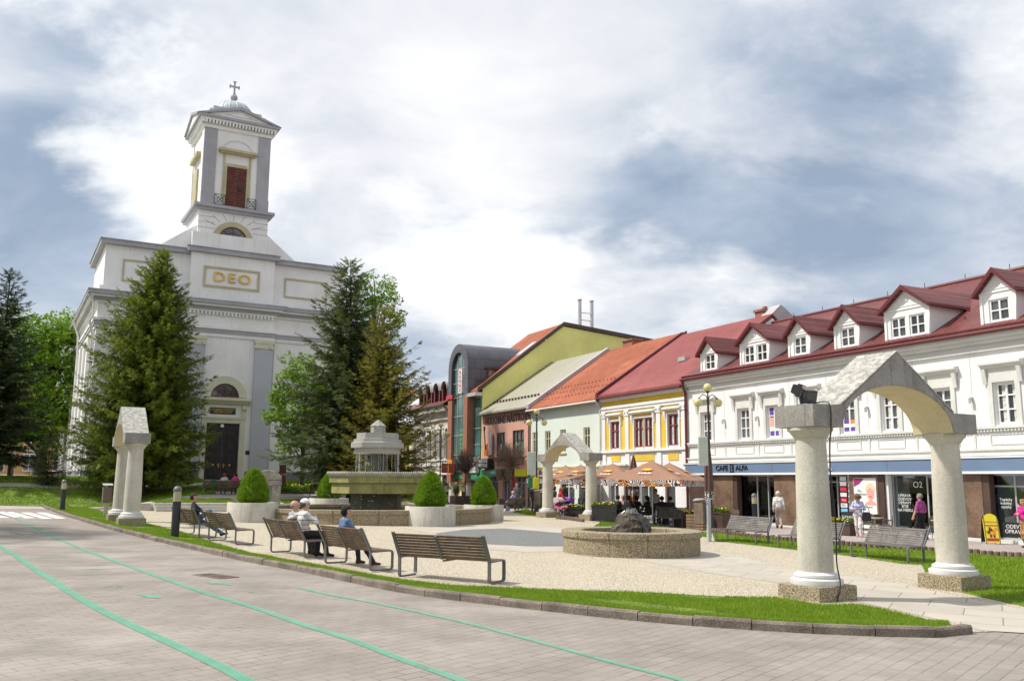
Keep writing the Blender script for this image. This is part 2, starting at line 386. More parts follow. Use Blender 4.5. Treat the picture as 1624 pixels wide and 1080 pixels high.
def paint_mat(name, col, cover, top=1.0):
    m = bpy.data.materials.new(name); m.use_nodes = True; g = NT(m.node_tree); g.n.clear()
    vec = g.node('ShaderNodeNewGeometry').outputs['Position']
    p = g.node('ShaderNodeBsdfPrincipled', {'Base Color': g.mix(g.smooth(g.noise(vec, 3, 4), .3, .7), col, tuple(v*.85 for v in col)), 'Roughness': 0.7})
    tr = g.node('ShaderNodeBsdfTransparent')
    wear = g.math('ADD', g.math('MULTIPLY', g.noise(vec, 28, 4, .7), .6), g.math('MULTIPLY', g.noise(vec, 2.5, 3), .4))
    mx = g.node('ShaderNodeMixShader', {0: g.smooth(wear, cover-0.12, cover+0.12, top, 0.0), 1: tr.outputs[0], 2: p.outputs[0]})
    g.node('ShaderNodeOutputMaterial', {0: mx.outputs[0]}); return m
m_green = paint_mat('green_road_paint', (0.15, 0.41, 0.285), 0.63, 0.78)
m_greenw = paint_mat('worn_green_paint', (0.15, 0.36, 0.26), 0.47)
m_white_p = paint_mat('white_road_paint', (0.78, 0.77, 0.74), 0.64)
# ------------------------------------------------------------------ the ground
R = lambda l: [G(*p).xy for p in l]
base = sheet('road', [(-500,-60),(500,-60),(500,900),(-500,900)], m_road, -0.004, step=60)
kerb_px = [(18,788),(48,797),(95,815),(170,838),(235,855),(300,870),(390,890),(480,907),(560,924),(640,940),(750,955),(880,970),(1020,985),(1130,994),(1250,1002),(1350,1007),(1440,1010),(1500,1010),(1547,1004)]
kerb = smooth_line(R(kerb_px), 5)                    # outer foot of the kerb, far left -> near right
def resample(line, step):
    out = [line[0].copy()]; acc = 0
    for a, b in zip(line, line[1:]):
        L = (b-a).length; t = step-acc
        while t <= L: out.append(a+(b-a)*t/L); t += step
        acc = (acc+L) % step
    return out
def build_kerb():
    mb = MB(); pts = resample(kerb, 0.8)
    inn = offset_line(pts, 0.13); rr = random.Random(3)
    for i in range(len(pts)-1):
        a, b, c, d = pts[i], pts[i+1], inn[i+1], inn[i]
        e = (b-a)*0.008; dz = rr.uniform(-0.012, 0.008); w = (d-a)*rr.uniform(-.06, .06)
        a, b, c, d = a+e+w, b-e+w, c-e+w, d+e+w; ch = (d-a)*0.18
        h = 0.125+dz
        vs = []
        for p in (a, b, c, d): vs.append((p.x, p.y, plane_z(p.x)-0.05))
        for p in (a, b, c, d): vs.append((p.x, p.y, plane_z(p.x)+h-0.03))
        for p in (a+ch, b+ch, c, d): vs.append((p.x, p.y, plane_z(p.x)+h))
        mb.add(vs, [(0,1,5,4),(1,2,6,5),(2,3,7,6),(3,0,4,7),(4,5,9,8),(5,6,10,9),(6,7,11,10),(7,4,8,11),(8,9,10,11)])
    tag(mb.build('kerb', m_kerb), kind='structure')
build_kerb()
inner = offset_line(kerb, 0.12)
# plaza of pale exposed aggregate
plaza_px_back = [(1560,990),(1700,1000),(1700,940),(1624,886),(1535,880),(1271,862),(1129,846),(1000,832),(900,818),(830,806),(800,799),(700,798)]
plaza = [p for p in inner] + R(plaza_px_back)[1:] + [Vector((-5.0, 62)), Vector((-9, 58)), Vector((-14.3, 53.7)), Vector((-20.8, 50.2)), Vector((-26, 50.5))]
sheet('plaza', plaza, m_plaza, 0.004)
strip_in_px = [(60,789),(120,800),(175,815),(215,826),(262,838),(300,848),(345,864),(430,887),(520,906),(640,922),(720,930),(810,934),(920,939),(1040,943),(1160,948),(1245,952),(1300,962),(1362,962),(1440,978),(1505,995)]
strip_in = smooth_line(R(strip_in_px), 4)
strip = inner[6:-3] + strip_in[::-1]
KI = np.array([(p.x, p.y) for p in resample(inner, .25)])
def turf_z(x, y):
    d = float(np.min(np.hypot(KI[:, 0]-x, KI[:, 1]-y))); return plane_z(x)+0.10-.075*sstep(.15, .9, d)
sheet('lawn_base', strip, m_turf, 0, turf_z, step=.4, skirt=.1)
sheet('slab_path', R([(1010,893),(1085,900),(1160,884),(1115,872),(1245,905),(1262,930),(1365,925),(1480,944),(1545,950),(1700,985),(1700,1004),(1560,997),(1510,985),(1440,960),(1362,948),(1300,935),(1200,922),(1100,912)]), m_slab, 0.008) if False else None
sheet('slab_path', R([(1000,886),(1120,872),(1270,905),(1400,920),(1530,948),(1624,967),(1760,990),(1760,1012),(1556,1000),(1500,985),(1364,955),(1330,940),(1240,925),(1120,908)]), m_slab, 0.008)
sheet('grey_paving', R([(690,846),(735,840),(800,838),(897,846),(897,866),(840,866),(760,862),(712,855)]), m_dark, 0.012)
sheet('slab_band', R([(640,838),(760,832),(897,838),(897,846),(800,838),(735,840),(690,846)]), m_slab, 0.009)
sheet('slab_band', R([(712,856),(760,863),(840,867),(897,867),(905,874),(840,876),(750,870),(690,860)]), m_slab, 0.009)
pal_px = [(1129,845),(1271,861),(1535,879),(1640,886),(1800,896)]
pal = smooth_line(R(pal_px), 6)
lawnR = R([(1129,845),(1271,861),(1535,879),(1640,886),(1800,896),(1800,985),(1624,962),(1530,941),(1475,925),(1462,896),(1429,894),(1357,883),(1235,869),(1134,858)])
sheet('lawn_base', lawnR, m_turf, 0.022, skirt=.06)
lawnM = R([(940,838),(1000,838),(1060,845),(1128,853),(1128,845),(1060,838),(1000,831),(955,827)])
sheet('lawn_base', lawnM, m_turf, 0.022, skirt=.06)
lawnF = R([(812,812),(860,821),(866,817),(835,808)])
sheet('lawn_base', lawnF, m_turf, 0.022, skirt=.06)
# lower street in front of the shops
def FP(u, y): return Vector((18.34-0.4384*u-0.8988*y, 34.21+0.8988*u-0.4384*y))
street = pal[::-1] + R([(1000,831),(900,817)]) + [FP(34, 4.6), FP(48, 6), FP(110, 12), FP(110, 0), FP(-25, 0), FP(-25, 9)]
sheet('pavement', street, m_street, 0.006)
# grass: individual blades over the turf
m_blade = leaf_mat('grass_blade', (0.125, 0.225, 0.012), (0.285, 0.41, 0.03), 0.35, 1.2)
def inside(poly, X, Y):
    r = np.zeros(len(X), bool); n = len(poly)
    for i in range(n):
        x0, y0 = poly[i]; x1, y1 = poly[(i+1) % n]
        if y0 == y1: continue
        c = ((y0 > Y) != (y1 > Y)) & (X < (x1-x0)*(Y-y0)/(y1-y0)+x0); r ^= c
    return r
def grass(name, poly, n, h, lift, w=0.006, zf=None, near=None):
    xs = [p[0] for p in poly]; ys = [p[1] for p in poly]
    X = np.zeros(0); Y = np.zeros(0)
    while len(X) < n:
        x = RNG.uniform(min(xs), max(xs), n); y = RNG.uniform(min(ys), max(ys), n)
        k = inside(poly, x, y)
        if near is not None: k &= RNG.random(n) < np.clip((near/np.hypot(x, y))**2, 0, 1)
        X = np.concatenate([X, x[k]]); Y = np.concatenate([Y, y[k]])
    X = X[:n]; Y = Y[:n]
    Z = -SLOPE*X+lift if zf is None else np.array([zf(a, b) for a, b in zip(X, Y)])+lift
    a = RNG.uniform(0, 2*math.pi, n); D = np.hypot(X, Y); ww = w*np.maximum(1, D/15.0)*RNG.uniform(.7, 1.4, n); hh = h*RNG.uniform(.45, 1.25, n)
    patch = 0.5+0.5*np.sin(X*1.9+np.sin(Y*1.3)*1.7)*np.cos(Y*1.6+X*.7); hh = hh*(0.62+0.6*patch)*np.where((patch < .12) & (RNG.random(n) < .8), .25, 1)
    lean = RNG.uniform(0, .8, n)*hh; la = RNG.uniform(0, 2*math.pi, n)
    V = np.zeros((n, 3, 3)); V[:, 0] = np.stack([X-np.cos(a)*ww, Y-np.sin(a)*ww, Z], 1); V[:, 1] = np.stack([X+np.cos(a)*ww, Y+np.sin(a)*ww, Z], 1)
    V[:, 2] = np.stack([X+np.cos(la)*lean, Y+np.sin(la)*lean, Z+hh], 1)
    o = arr_mesh(name, V.reshape(-1, 3), np.arange(n*3).reshape(n, 3), m_blade, None, 3, np.clip(RNG.normal(.5, .22, n)*.7+patch*.3, 0, 1))
    return tag(o, kind='stuff', label='short bright green mown grass along the plaza', cat='grass')
def tl(poly): return [(p[0], p[1]) for p in poly]
grass('grass', tl(strip), 130000, 0.05, -.005, near=11, zf=turf_z)
grass('grass', tl(lawnR), 45000, 0.06, 0.018, 0.008, near=22)
grass('grass', tl(lawnM), 5000, 0.06, 0.018, 0.012)
grass('grass', tl(lawnF), 2000, 0.06, 0.018, 0.012)
# painted lines on the road
def stripe(name, px, w, m, lift=0.003, n=6, taper=None):
    l = smooth_line(R(px), n); a = offset_line(l, w/2); b = offset_line(l, -w/2)
    mb = MB()
    for i in range(len(l)-1):
        q = [a[i], b[i], b[i+1], a[i+1]]; mb.add([(p.x, p.y, plane_z(p.x)+lift) for p in q], [(0,1,2,3)])
    o = mb.build(name, m); return tag(o, kind='structure')
stripe('road_marking', [(-60,838),(0,866),(60,905),(130,950),(190,982),(250,1010),(320,1042),(390,1078),(470,1130)], 0.15, m_green)
stripe('road_marking', [(25,822),(70,844),(130,870),(240,910),(320,938),(400,962),(480,990),(560,1015),(640,1046),(730,1078),(830,1120)], 0.125, m_green)
stripe('road_marking', [(475,932),(530,944),(600,957),(680,974),(750,990),(830,1011),(900,1030),(980,1052),(1080,1078),(1200,1118)], 0.10, m_green)
for q in ([(38,886),(150,882)], [(62,897),(190,895)], [(75,904),(200,901)], [(88,913),(215,908)]): stripe('road_marking', q, 0.10, m_greenw)
def arrow(px, py, az, s):
    c = G(px, py).xy; d = Vector((math.sin(az), math.cos(az))); n = Vector((d.y, -d.x)); mb = MB()
    P = [(-.45, .07), (-.45, -.07), (.05, -.07), (.05, -.22), (.5, 0), (.05, .22), (.05, .07)]
    w = [c+d*a*s+n*b*s for a, b in P]
    mb.add([(p.x, p.y, plane_z(p.x)+.003) for p in w], [tuple(range(7))]); 
    o = mb.build('road_marking', m_green); tag(o, kind='structure')
arrow(236, 945, math.radians(128), 0.75); arrow(348, 925, math.radians(-58), 0.75)
for q in ([(165,932),(185,928),(190,932)], [(395,938),(410,941),(440,940)], [(15,842),(45,850),(60,843)]): stripe('road_marking', q, 0.08, m_greenw)
for q in ([(-30,812),(8,821)], [(0,811),(30,820)], [(12,811.5),(48,821.5)], [(40,812.5),(76,822.5)], [(64,812.5),(97,822)]):
    stripe('zebra_crossing', q, 0.42, m_white_p)
m_drain = mat('drain_iron', (0.16, 0.11, 0.09), 0.7, .3, 6)
def drain():
    mb = MB(); c = G(341, 913); M = Matrix.Translation(c) @ Matrix.Rotation(math.radians(-40), 4, 'Z')
    mb.box(-.5, .5, -.22, -.18, -.02, .006, M).box(-.5, .5, .18, .22, -.02, .006, M).box(-.5, -.46, -.18, .18, -.02, .006, M).box(.46, .5, -.18, .18, -.02, .006, M)
    for i in range(11): mb.box(-.44+i*.084, -.395+i*.084, -.18, .18, -.02, .004, M)
    tag(mb.build('drain_grate', m_drain), 'rusty iron drain grate in the road beside the kerb', 'drain')
drain()
# ------------------------------------------------------------------ church terrace
m_tpath = mat('terrace_paving', (0.46, 0.41, 0.37), 0.9, .12, 1.5, .2, 40)
def SP(s, t):           # s metres behind the terrace edge, t along the church front from its left corner
    q = CHO.xy + Vector((CHU.y, -CHU.x))*(17.0-s) + Vector((CHU.x, CHU.y))*t; return q
terr = [SP(0, -4.0), SP(0, 1.5), SP(0, 12), SP(0, 20), SP(3, 24), SP(16.8, 24), SP(16.8, -6), SP(5, -8)]
tz = lambda x, y: ground(x, y)
sheet('church_terrace', [SP(-0.0, t) for t in (2, 6, 10, 14, 18, 23)]+[SP(18, 26), SP(60, 20), SP(60, -60), SP(18, -45), SP(3, -20), SP(3, -3), SP(1.2, 0)], m_tpath, 0.0, tz, step=1.0, skirt=1.0)
lawns = [[SP(5.8, 6.6), SP(9, 7.2), SP(16.6, 7.6), SP(16.6, -6), SP(12, -6), SP(6.4, -8), SP(5.2, -1), SP(5.2, 3)],
         [SP(0.6, 9.4), SP(0.6, 15.5), SP(2.8, 15.5), SP(2.8, 9.4)],
         [SP(0.6, 2.4), SP(0.6, 6.9), SP(3.2, 6.9), SP(3.2, 2.4)],
         [SP(5.2, -10), SP(12, -9), SP(30, -6), SP(30, -40), SP(5.2, -22)],
         [SP(7.5, 11.4), SP(8.0, 22), SP(16.5, 22), SP(16.5, 11.0)]]
_ps = [SP(11.0+.15*math.sin(t), t) for t in np.linspace(-8, 7.3, 24)]; _pe = [SP(11.9+.15*math.sin(t), t) for t in np.linspace(-8, 7.3, 24)]
sheet('lawn_path', _ps+_pe[::-1], m_tpath, 0.075, tz, step=1.0, skirt=.05)
for i, l in enumerate(lawns):
    sheet('lawn_base', l, m_turf, 0.03, tz, step=1.0, skirt=.1)
    grass('grass', tl(l), (16000, 4000, 4000, 14000, 7000)[i], 0.07, 0.03, 0.012, tz)
def steps():
    for k in range(3):
        mb = MB(); a, b = SP(-0.35*(2-k)-0.35, 2.2), SP(-0.35*(2-k)-0.35, 10.5); c, d = SP(0.02, 10.5), SP(0.02, 2.2)
        h = 0.14*(k+1)
        vs = [(p.x, p.y, plane_z(p.x)-0.05) for p in (a, b, c, d)]+[(p.x, p.y, plane_z(p.x)+h+(.002 if k == 2 else 0)) for p in (a, b, c, d)]
        mb.add(vs, [(0,1,5,4),(1,2,6,5),(2,3,7,6),(3,0,4,7),(4,5,6,7)])
        tag(mb.build('terrace_step', m_conc), kind='structure')
    mb = MB(); a, b = SP(-0.3, 10.6), SP(-0.3, 22.0); c, d = SP(0.03, 22.0), SP(0.03, 10.6)
    vs = [(p.x, p.y, plane_z(p.x)-0.05) for p in (a, b, c, d)]+[(p.x, p.y, plane_z(p.x)+(.46 if i in (0, 3) else .2)) for i, p in enumerate((a, b, c, d))]
    mb.add(vs, [(0,1,5,4),(1,2,6,5),(2,3,7,6),(3,0,4,7),(4,5,6,7)]); tag(mb.build('terrace_edge', m_aggr), kind='structure')
steps()
# ================================================================== the row of houses along the street
FROT = math.radians(116)
def tm(x, y, z): return Matrix.Translation((x, y, z)) @ Matrix(((-1,0,0,0),(0,0,1,0),(0,1,0,0),(0,0,0,1)))   # lettering on a house front
m_white = mat('white_render', (0.76, 0.76, 0.75), 0.85, .04, .6, .05, 30, .1, 40, streak=.06)
m_trim = mat('grey_white_trim', (0.66, 0.66, 0.62), 0.85, .06, 1, .1, 30, .1, 40, streak=.15)
m_frame = mat('white_window_frame', (0.80, 0.80, 0.79), 0.45, .03)
m_pane = mat('dark_window_glass', (0.075, 0.08, 0.085), 0.06, .5, .55, spec=.9, col2=(.018, .02, .022))
m_glass = glass_mat('shop_glass', refl=.03)
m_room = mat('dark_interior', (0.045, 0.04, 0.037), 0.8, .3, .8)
m_alu = mat('grey_aluminium', (0.50, 0.51, 0.51), 0.45, .05, metal=.4)
m_dkmetal = mat('dark_metal', (0.05, 0.05, 0.055), 0.5, .2, metal=.3)
m_rust = brick_mat('red_pantiles', (0.20, 0.038, 0.030), (0.14, 0.026, 0.022), (0.045, 0.012, 0.010), 1.0, bw=.32, rh=.26, msize=.03, plane='xz', world=False, rough=.5, bump=.9, offs=0, stain=.35, zk=1.6, fade=.25)
m_redroof = brick_mat('worn_red_roof_tiles', (0.26, 0.05, 0.045), (0.21, 0.04, 0.036), (0.13, 0.025, 0.022), 1.0, bw=.3, rh=.3, msize=.02, plane='xz', world=False, rough=.65, bump=.4, stain=.35, zk=1.3, fade=.3)
m_orange = brick_mat('orange_roof_tiles', (0.36, 0.088, 0.026), (0.28, 0.062, 0.02), (0.13, 0.028, 0.012), 1.0, bw=.3, rh=.3, msize=.025, plane='xz', world=False, rough=.75, bump=.6, stain=.4, zk=1.3, fade=.35)
m_seam = brick_mat('standing_seam_metal', (0.36, 0.34, 0.27), (0.32, 0.305, 0.24), (0.11, 0.10, 0.08), 1.0, bw=.55, rh=40, msize=.03, plane='xz', world=False, rough=.5, bump=.5, offs=0, stain=.15)
m_slate = brick_mat('grey_metal_sheet', (0.10, 0.10, 0.115), (0.085, 0.085, 0.10), (0.03, 0.03, 0.035), 1.0, bw=1.0, rh=.9, msize=.02, plane='yz', world=False, rough=.45, bump=.4, offs=.5, stain=.15)
m_redbrick = brick_mat('red_brick', (0.36, 0.12, 0.06), (0.28, 0.085, 0.045), (0.30, 0.22, 0.17), 1.0, bw=.28, rh=.09, msize=.012, plane='bz', world=False, stain=.12)
m_redgut = mat('red_gutter_metal', (0.115, 0.017, 0.02), 0.4, .1)
m_blue = mat('blue_grey_fascia', (0.135, 0.20, 0.31), 0.5, .06, .5)
m_wood = mat('brown_panel_wood', (0.20, 0.125, 0.08), 0.55, .3, 1.2, .3, 12, streak=.35)
m_wood2 = mat('dark_brown_panel', (0.075, 0.042, 0.03), 0.55, .2, 1.5)
m_yellow = mat('yellow_render', (0.72, 0.50, 0.06), 0.85, .07, .8, .06, 30)
m_mint = mat('pale_mint_render', (0.66, 0.73, 0.66), 0.85, .04, .5, .05, 30, streak=.08)
m_pink = mat('salmon_render', (0.58, 0.32, 0.25), 0.85, .06, .6, .06, 30, streak=.1)
m_lime = mat('lime_render', (0.78, 0.74, 0.25), 0.85, .10, .25, .06, 30, streak=.22)
m_grey = mat('lilac_grey_render', (0.42, 0.38, 0.39), 0.8, .06)
m_redwin = mat('red_painted_wood', (0.27, 0.06, 0.065), 0.5, .1)
m_black = mat('black_paint', (0.015, 0.015, 0.016), 0.5, .2)
m_gold = mat('gilt', (0.62, 0.42, 0.06), 0.4, .12, metal=.2)
m_cream = mat('cream_plaster', (0.62, 0.58, 0.40), 0.85, .07, 1, .05, 30, streak=.12)
m_pale = mat('pale_curtain', (0.55, 0.55, 0.52), 0.9, .25, 6)
def flat_mat(name, c, r=.5): return mat(name, c, r, .04)
m_sgreen, m_sred, m_syel, m_swhite, m_spurple, m_sblue = (flat_mat(n, c) for n, c in (('sign_green', (.03,.26,.12)), ('sign_red', (.50,.03,.06)), ('sign_yellow', (.75,.66,.03)), ('sign_white', (.75,.75,.74)), ('sign_purple', (.13,.06,.36)), ('sign_blue', (.18,.48,.66))))
m_sor = flat_mat('sign_orange', (.75,.26,.03)); m_skin_p = flat_mat('poster_skin', (.72,.36,.30)); m_blond = flat_mat('poster_hair', (.70,.60,.42)); m_magp = flat_mat('poster_magenta', (.30,.03,.16))
def holes_wall(mb, x0, x1, z0, z1, holes, y=0.0, d=0.22):
    """front wall skin with window openings and their reveals"""
    xs = sorted({x0, x1, *[h[0] for h in holes], *[h[1] for h in holes]}); zs = sorted({z0, z1, *[h[2] for h in holes], *[h[3] for h in holes]})
    for i in range(len(xs)-1):
        for j in range(len(zs)-1):
            a, b, c, e = xs[i], xs[i+1], zs[j], zs[j+1]; mx, mz = (a+b)/2, (c+e)/2
            if any(h[0] < mx < h[1] and h[2] < mz < h[3] for h in holes): continue
            mb.add([(a, y, c), (b, y, c), (b, y, e), (a, y, e)], [(3, 2, 1, 0)])
    for h in holes:
        a, b, c, e = h
        mb.add([(a,y,c),(b,y,c),(b,y,e),(a,y,e),(a,y-d,c),(b,y-d,c),(b,y-d,e),(a,y-d,e)], [(0,1,5,4),(1,2,6,5),(2,3,7,6),(3,0,4,7)])
def window(root, x0, x1, z0, z1, fm, y=-0.12, cols=2, rows=(0.66,), t=0.07, bar=0.05, pm=None, curtain=False, name='window', d=.06):
    mb = MB()
    mb.box(x0, x0+t, y-d, y, z0, z1).box(x1-t, x1, y-d, y, z0, z1).box(x0+t, x1-t, y-d, y, z0, z0+t).box(x0+t, x1-t, y-d, y, z1-t, z1)
    for k in range(1, cols):
        xc = x0+(x1-x0)*k/cols; mb.box(xc-bar/2-.01, xc+bar/2+.01, y-d, y+.004, z0+t, z1-t)
    zs = [z0+(z1-z0)*r for r in rows]
    for z in zs:
        for k in range(cols):
            a = x0+(x1-x0)*k/cols+(t if k == 0 else bar/2+.01); b = x0+(x1-x0)*(k+1)/cols-(t if k == cols-1 else bar/2+.01)
            mb.box(a, b, y-d, y, z-bar/2, z+bar/2)
    f = mb.build(name, fm, root)
    MB().box(x0+.01, x1-.01, y-d-.03, y-d-.005, z0+.01, z1-.01).build('pane', pm or m_pane, f)
    if curtain:
        c = MB(); w = x1-x0
        for k in range(cols): 
            a = x0+w*k/cols+w/cols*.10; c.box(a+w/cols*.08, a+w/cols*.42, y-d-.004, y-d+.002, z0+t, z1-t)
        c.build('curtain', m_pale, f)
    return f
def house_shell(name, label, u0, u1, ze, ry, rz_, wm, rm, holes=(), eave=.4, back=-12.0, zbot=-.45, thick=.16, front=True, cat='house', ends=True, backz=None, roofname='roof'):
    root = thing(name, label, cat, FP(u0, 0).to_3d(), FROT); L = u1-u0
    mb = MB(); holes_wall(mb, 0, L, zbot, ze, holes)
    bz = backz if backz is not None else ze
    sl = (rz_-ze)/(eave-ry) if True else 0
    zf = ze+sl*eave-.05
    prof = [(0, zbot), (0, ze+sl*eave-.12), (ry, rz_-.12), (back, bz), (back, zbot)]
    for x in (0, L):
        n = [(x, p[0], p[1]) for p in prof]; mb.add(n, [tuple(range(5)) if x == 0 else tuple(range(5))[::-1]])
    mb.add([(0, back, zbot), (L, back, zbot), (L, back, bz), (0, back, bz)], [(0, 1, 2, 3)])
    mb.build('wall', wm, root)
    r = MB(); e = .02
    r.prism([(eave, ze), (ry, rz_), (back-.3, bz-.1), (back-.3, bz+.02), (ry, rz_+thick), (eave, ze+thick)], -e, L+e, 'x')
    ro = r.build(roofname, rm, root)
    return root, ro
# ------------------------------------------------------------------ long white house with the cafe
UW0 = -14.0
def white_house():
    ctr = [17.2, 14.1, 11.95, 9.5, 7.1, 4.75, 2.15, -0.6, -3.3, -6.0, -8.8]
    X = lambda u: u-UW0
    hs = [(X(c)-.43, X(c)+.43, 4.18, 5.76) for c in ctr]
    L = 18.85-UW0
    shop = [(X(a), X(b), -.15, 2.36) for a, b in ((10.25, 17.9), (7.25, 9.6), (1.55, 5.1), (-13.5, .45))]
    shop = [(X(12.0), X(14.85), -.12, 2.34), (X(7.3), X(9.4), -.12, 2.34), (X(1.55), X(5.05), -.12, 2.34), (X(-13.5), X(.4), -.12, 2.34)]
    root, roof = house_shell('long_white_house', 'long white two-storey house with red tiled roof, dormers and blue shop fascia', UW0, 18.85, 7.72, -6.6, 11.45, m_white, m_rust, hs+shop)
    # cornice, string courses
    mb = MB()
    mb.box(.003, L-.003, .002, .36, 7.45, 7.70).box(.003, L-.003, .002, .24, 7.30, 7.45).box(.003, L-.003, .002, .12, 7.02, 7.08)
    mb.build('cornice', m_trim, root)
    mb = MB(); mb.box(.003, L-.003, .002, .14, 4.03, 4.13).box(.003, L-.003, .002, .07, 3.93, 4.03)
    k = 0.1
    while k < L-.1: mb.box(k, k+.07, .07, .11, 3.93, 4.025); k += .14
    mb.box(.003, L-.003, .002, .16, 3.22, 3.30).box(.003, L-.003, .002, .10, 3.02, 3.22)
    mb.build('string_course', m_trim, root)
    us = sorted(ctr)
    for a, b in zip(us, us[1:]):
        m = (a+b)/2; MB().box(X(m)-.05, X(m)+.05, .002, .035, 3.32, 3.92).build('wall_strip', m_trim, root)
    for c in ctr:
        x = X(c); mb = MB(); mb.box(x-.72, x-.67, .002, .03, 3.42, 3.85).box(x+.67, x+.72, .002, .03, 3.42, 3.85).box(x-.67, x+.67, .002, .03, 3.80, 3.85).box(x-.67, x+.67, .002, .03, 3.42, 3.47)
        mb.build('wall_panel', m_trim, root)
    for m in [(a+b)/2 for a, b in zip(us, us[1:])]: MB().box(X(m)-.012, X(m)+.012, .001, .012, 4.14, 7.0).build('wall_joint', m_trim, root)
    posters = {11.95: 1, 7.1: 1}
    for c in ctr:
        x = X(c)
        w = window(root, x-.43, x+.43, 4.18, 5.76, m_frame, rows=(.36, .70), t=.09, bar=.05, curtain=(c in (17.2, 4.75, -.6)))
        s = MB()
        s.box(x-.66, x-.46, .002, .06, 4.14, 5.95).box(x+.46, x+.66, .002, .06, 4.14, 5.95).box(x-.46, x+.46, .002, .06, 5.79, 5.95)
        s.box(x-.62, x+.62, .002, .05, 5.95, 6.32)
        s.prism([(.002, 6.32), (.10, 6.32), (.16, 6.42), (.26, 6.46), (.26, 6.54), (.002, 6.60)], x-.86, x+.86, 'x')
        for sx in (-1, 1): s.prism([(.062, 5.72), (.09, 5.72), (.12, 5.9), (.16, 6.1), (.2, 6.31), (.062, 6.31)], x+sx*.72-.08, x+sx*.72+.08, 'x')
        s.build('window_surround', m_trim, w)
        if c in posters:
            for xa, xb in ((x-.33, x-.04), (x+.04, x+.33)):
                for za, zb_, mm in (((5.35, 5.68, m_spurple), (4.28, 4.50, m_spurple), (4.74, 5.2, m_skin_p), (4.51, 4.73, m_swhite)) if c > 10 else ((4.28, 4.42, m_spurple), (4.45, 4.62, m_swhite), (4.64, 4.78, m_sor if xa < x else m_spurple))): MB().box(xa, xb, -.118, -.11, za, zb_).build('poster', mm, w)
    for m in [(a+b)/2 for a, b in zip(us, us[1:])]:
        mb = MB(); mb.box(X(m)-.05, X(m)+.05, .0, .12, 5.22, 5.3).lathe([(.055, 0), (.055, .2)], 10, Matrix.Translation((X(m), .15, 5.05))); mb.build('wall_lamp', m_alu, root)
    # gutter and downpipe
    mb = MB(); mb.tube([(-.02, .46, 7.70), (L+.02, .46, 7.70)], .085, 10).build('gutter', m_redgut, root)
    mb = MB(); mb.box(-.01, L+.01, .385, .40, 7.66, 7.90).build('eaves_board', m_redgut, root)
    mb = MB(); mb.tube([(L-.15, .46, 7.68), (L-.12, .45, 7.4), (L+.05, .12, 7.0), (L+.05, .12, -.3)], .075, 10)
    for z in (1.5, 4, 6): mb.tube([(L+.05, .12, z), (L+.05, .12, z+.06)], .095, 10)
    mb.build('downpipe', m_redgut, root)
    # shop front
    mb = MB(); mb.box(.0, L-.02, .002, .30, 2.44, 2.93).build('fascia', m_blue, root)
    mb = MB(); mb.box(0, L-.02, .002, .33, 2.34, 2.436).box(0, L-.02, .002, .34, 2.934, 2.99); mb.build('fascia_trim', m_frame, root)
    mb = MB()
    for u in (15.3, 11.8, 8.3, 4.8, 1.3, -2.2, -5.7): mb.box(X(u)-.006, X(u)+.006, .300, .304, 2.44, 2.93)
    mb.build('fascia_joint', m_dkmetal, root)
    text_obj('shop_lettering', 'CAFE', .37, m_black, root, tm(X(15.62), .32, 2.69), .015, .004, fit=.98)
    text_obj('shop_lettering', 'ALFA', .37, m_black, root, tm(X(14.03), .32, 2.69), .015, .004, fit=.97)
    mb = MB(); x = X(14.83); mb.box(x-.16, x-.12, .302, .33, 2.50, 2.88).box(x+.08, x+.12, .302, .33, 2.50, 2.88).box(x-.12, x+.08, .302, .33, 2.84, 2.88).box(x-.12, x+.08, .302, .33, 2.50, 2.54).box(x-.2, x+.18, .302, .32, 2.455, 2.475)
    mb.prism([(x-.16, 2.74), (x-.12, 2.80), (x-.02, 2.72), (x-.02, 2.62), (x-.12, 2.58), (x-.16, 2.6)], .331, .345, 'y'); mb.build('cup_emblem', m_black, root)
    text_obj('shop_lettering', 'A', .46, m_frame, root, tm(X(8.05), .32, 2.68), .02, .012)
    # wood panels between the shop windows
    for a, b in ((15.0, 16.6), (10.2, 11.9), (5.5, 7.1), (.55, 1.5)):
        mb = MB(); mb.box(X(a), X(b), .002, .12, -.05, 2.335); mb.build('wood_panel', m_wood, root)
        mb = MB(); mb.box(X(a)-.30, X(a)-.003, -.2, .10, -.05, 2.335); mb.build('panel_side', m_wood2, root)
    mb = MB(); mb.box(X(16.62), X(18.7), .002, .10, -.1, 2.335).build('panel_side', m_wood2, root)
    mb = MB(); mb.box(X(-13.9), X(18.6), .002, .13, -.45, -.08).build('plinth', m_trim, root)
    # glazing
    def glazing(a, b, mull, trans=None, depth=-.25, zb=-.1):
        f = MB(); t = .06
        f.box(X(a), X(a)+t, depth-.05, depth, zb, 2.33).box(X(b)-t, X(b), depth-.05, depth, zb, 2.33).box(X(a)+t, X(b)-t, depth-.05, depth, 2.27, 2.33).box(X(a)+t, X(b)-t, depth-.05, depth, zb, zb+.08)
        for m in mull: f.box(X(m)-t/2, X(m)+t/2, depth-.05, depth, zb+.08, 2.27)
        if trans:
            ed = sorted([a+t, *mull, b-t])
            for p, q in zip(ed, ed[1:]): f.box(X(p)+t/2, X(q)-t/2, depth-.05, depth, trans-.03, trans+.03)
        fo = f.build('shop_window', m_alu, root)
        MB().box(X(a)+.01, X(b)-.01, depth-.035, depth-.02, zb+.02, 2.3).build('glass', m_glass, fo); return fo
    glazing(12.0, 14.85, (12.75, 13.55), None); glazing(1.55, 5.05, (3.3,), None); glazing(-13.5, .4, (-.55, -1.7, -3.5, -6, -9), 1.88)
    glazing(7.3, 9.4, (8.5,), 2.0, -.6)
    # dark rooms behind the glass
    mb = MB(); 
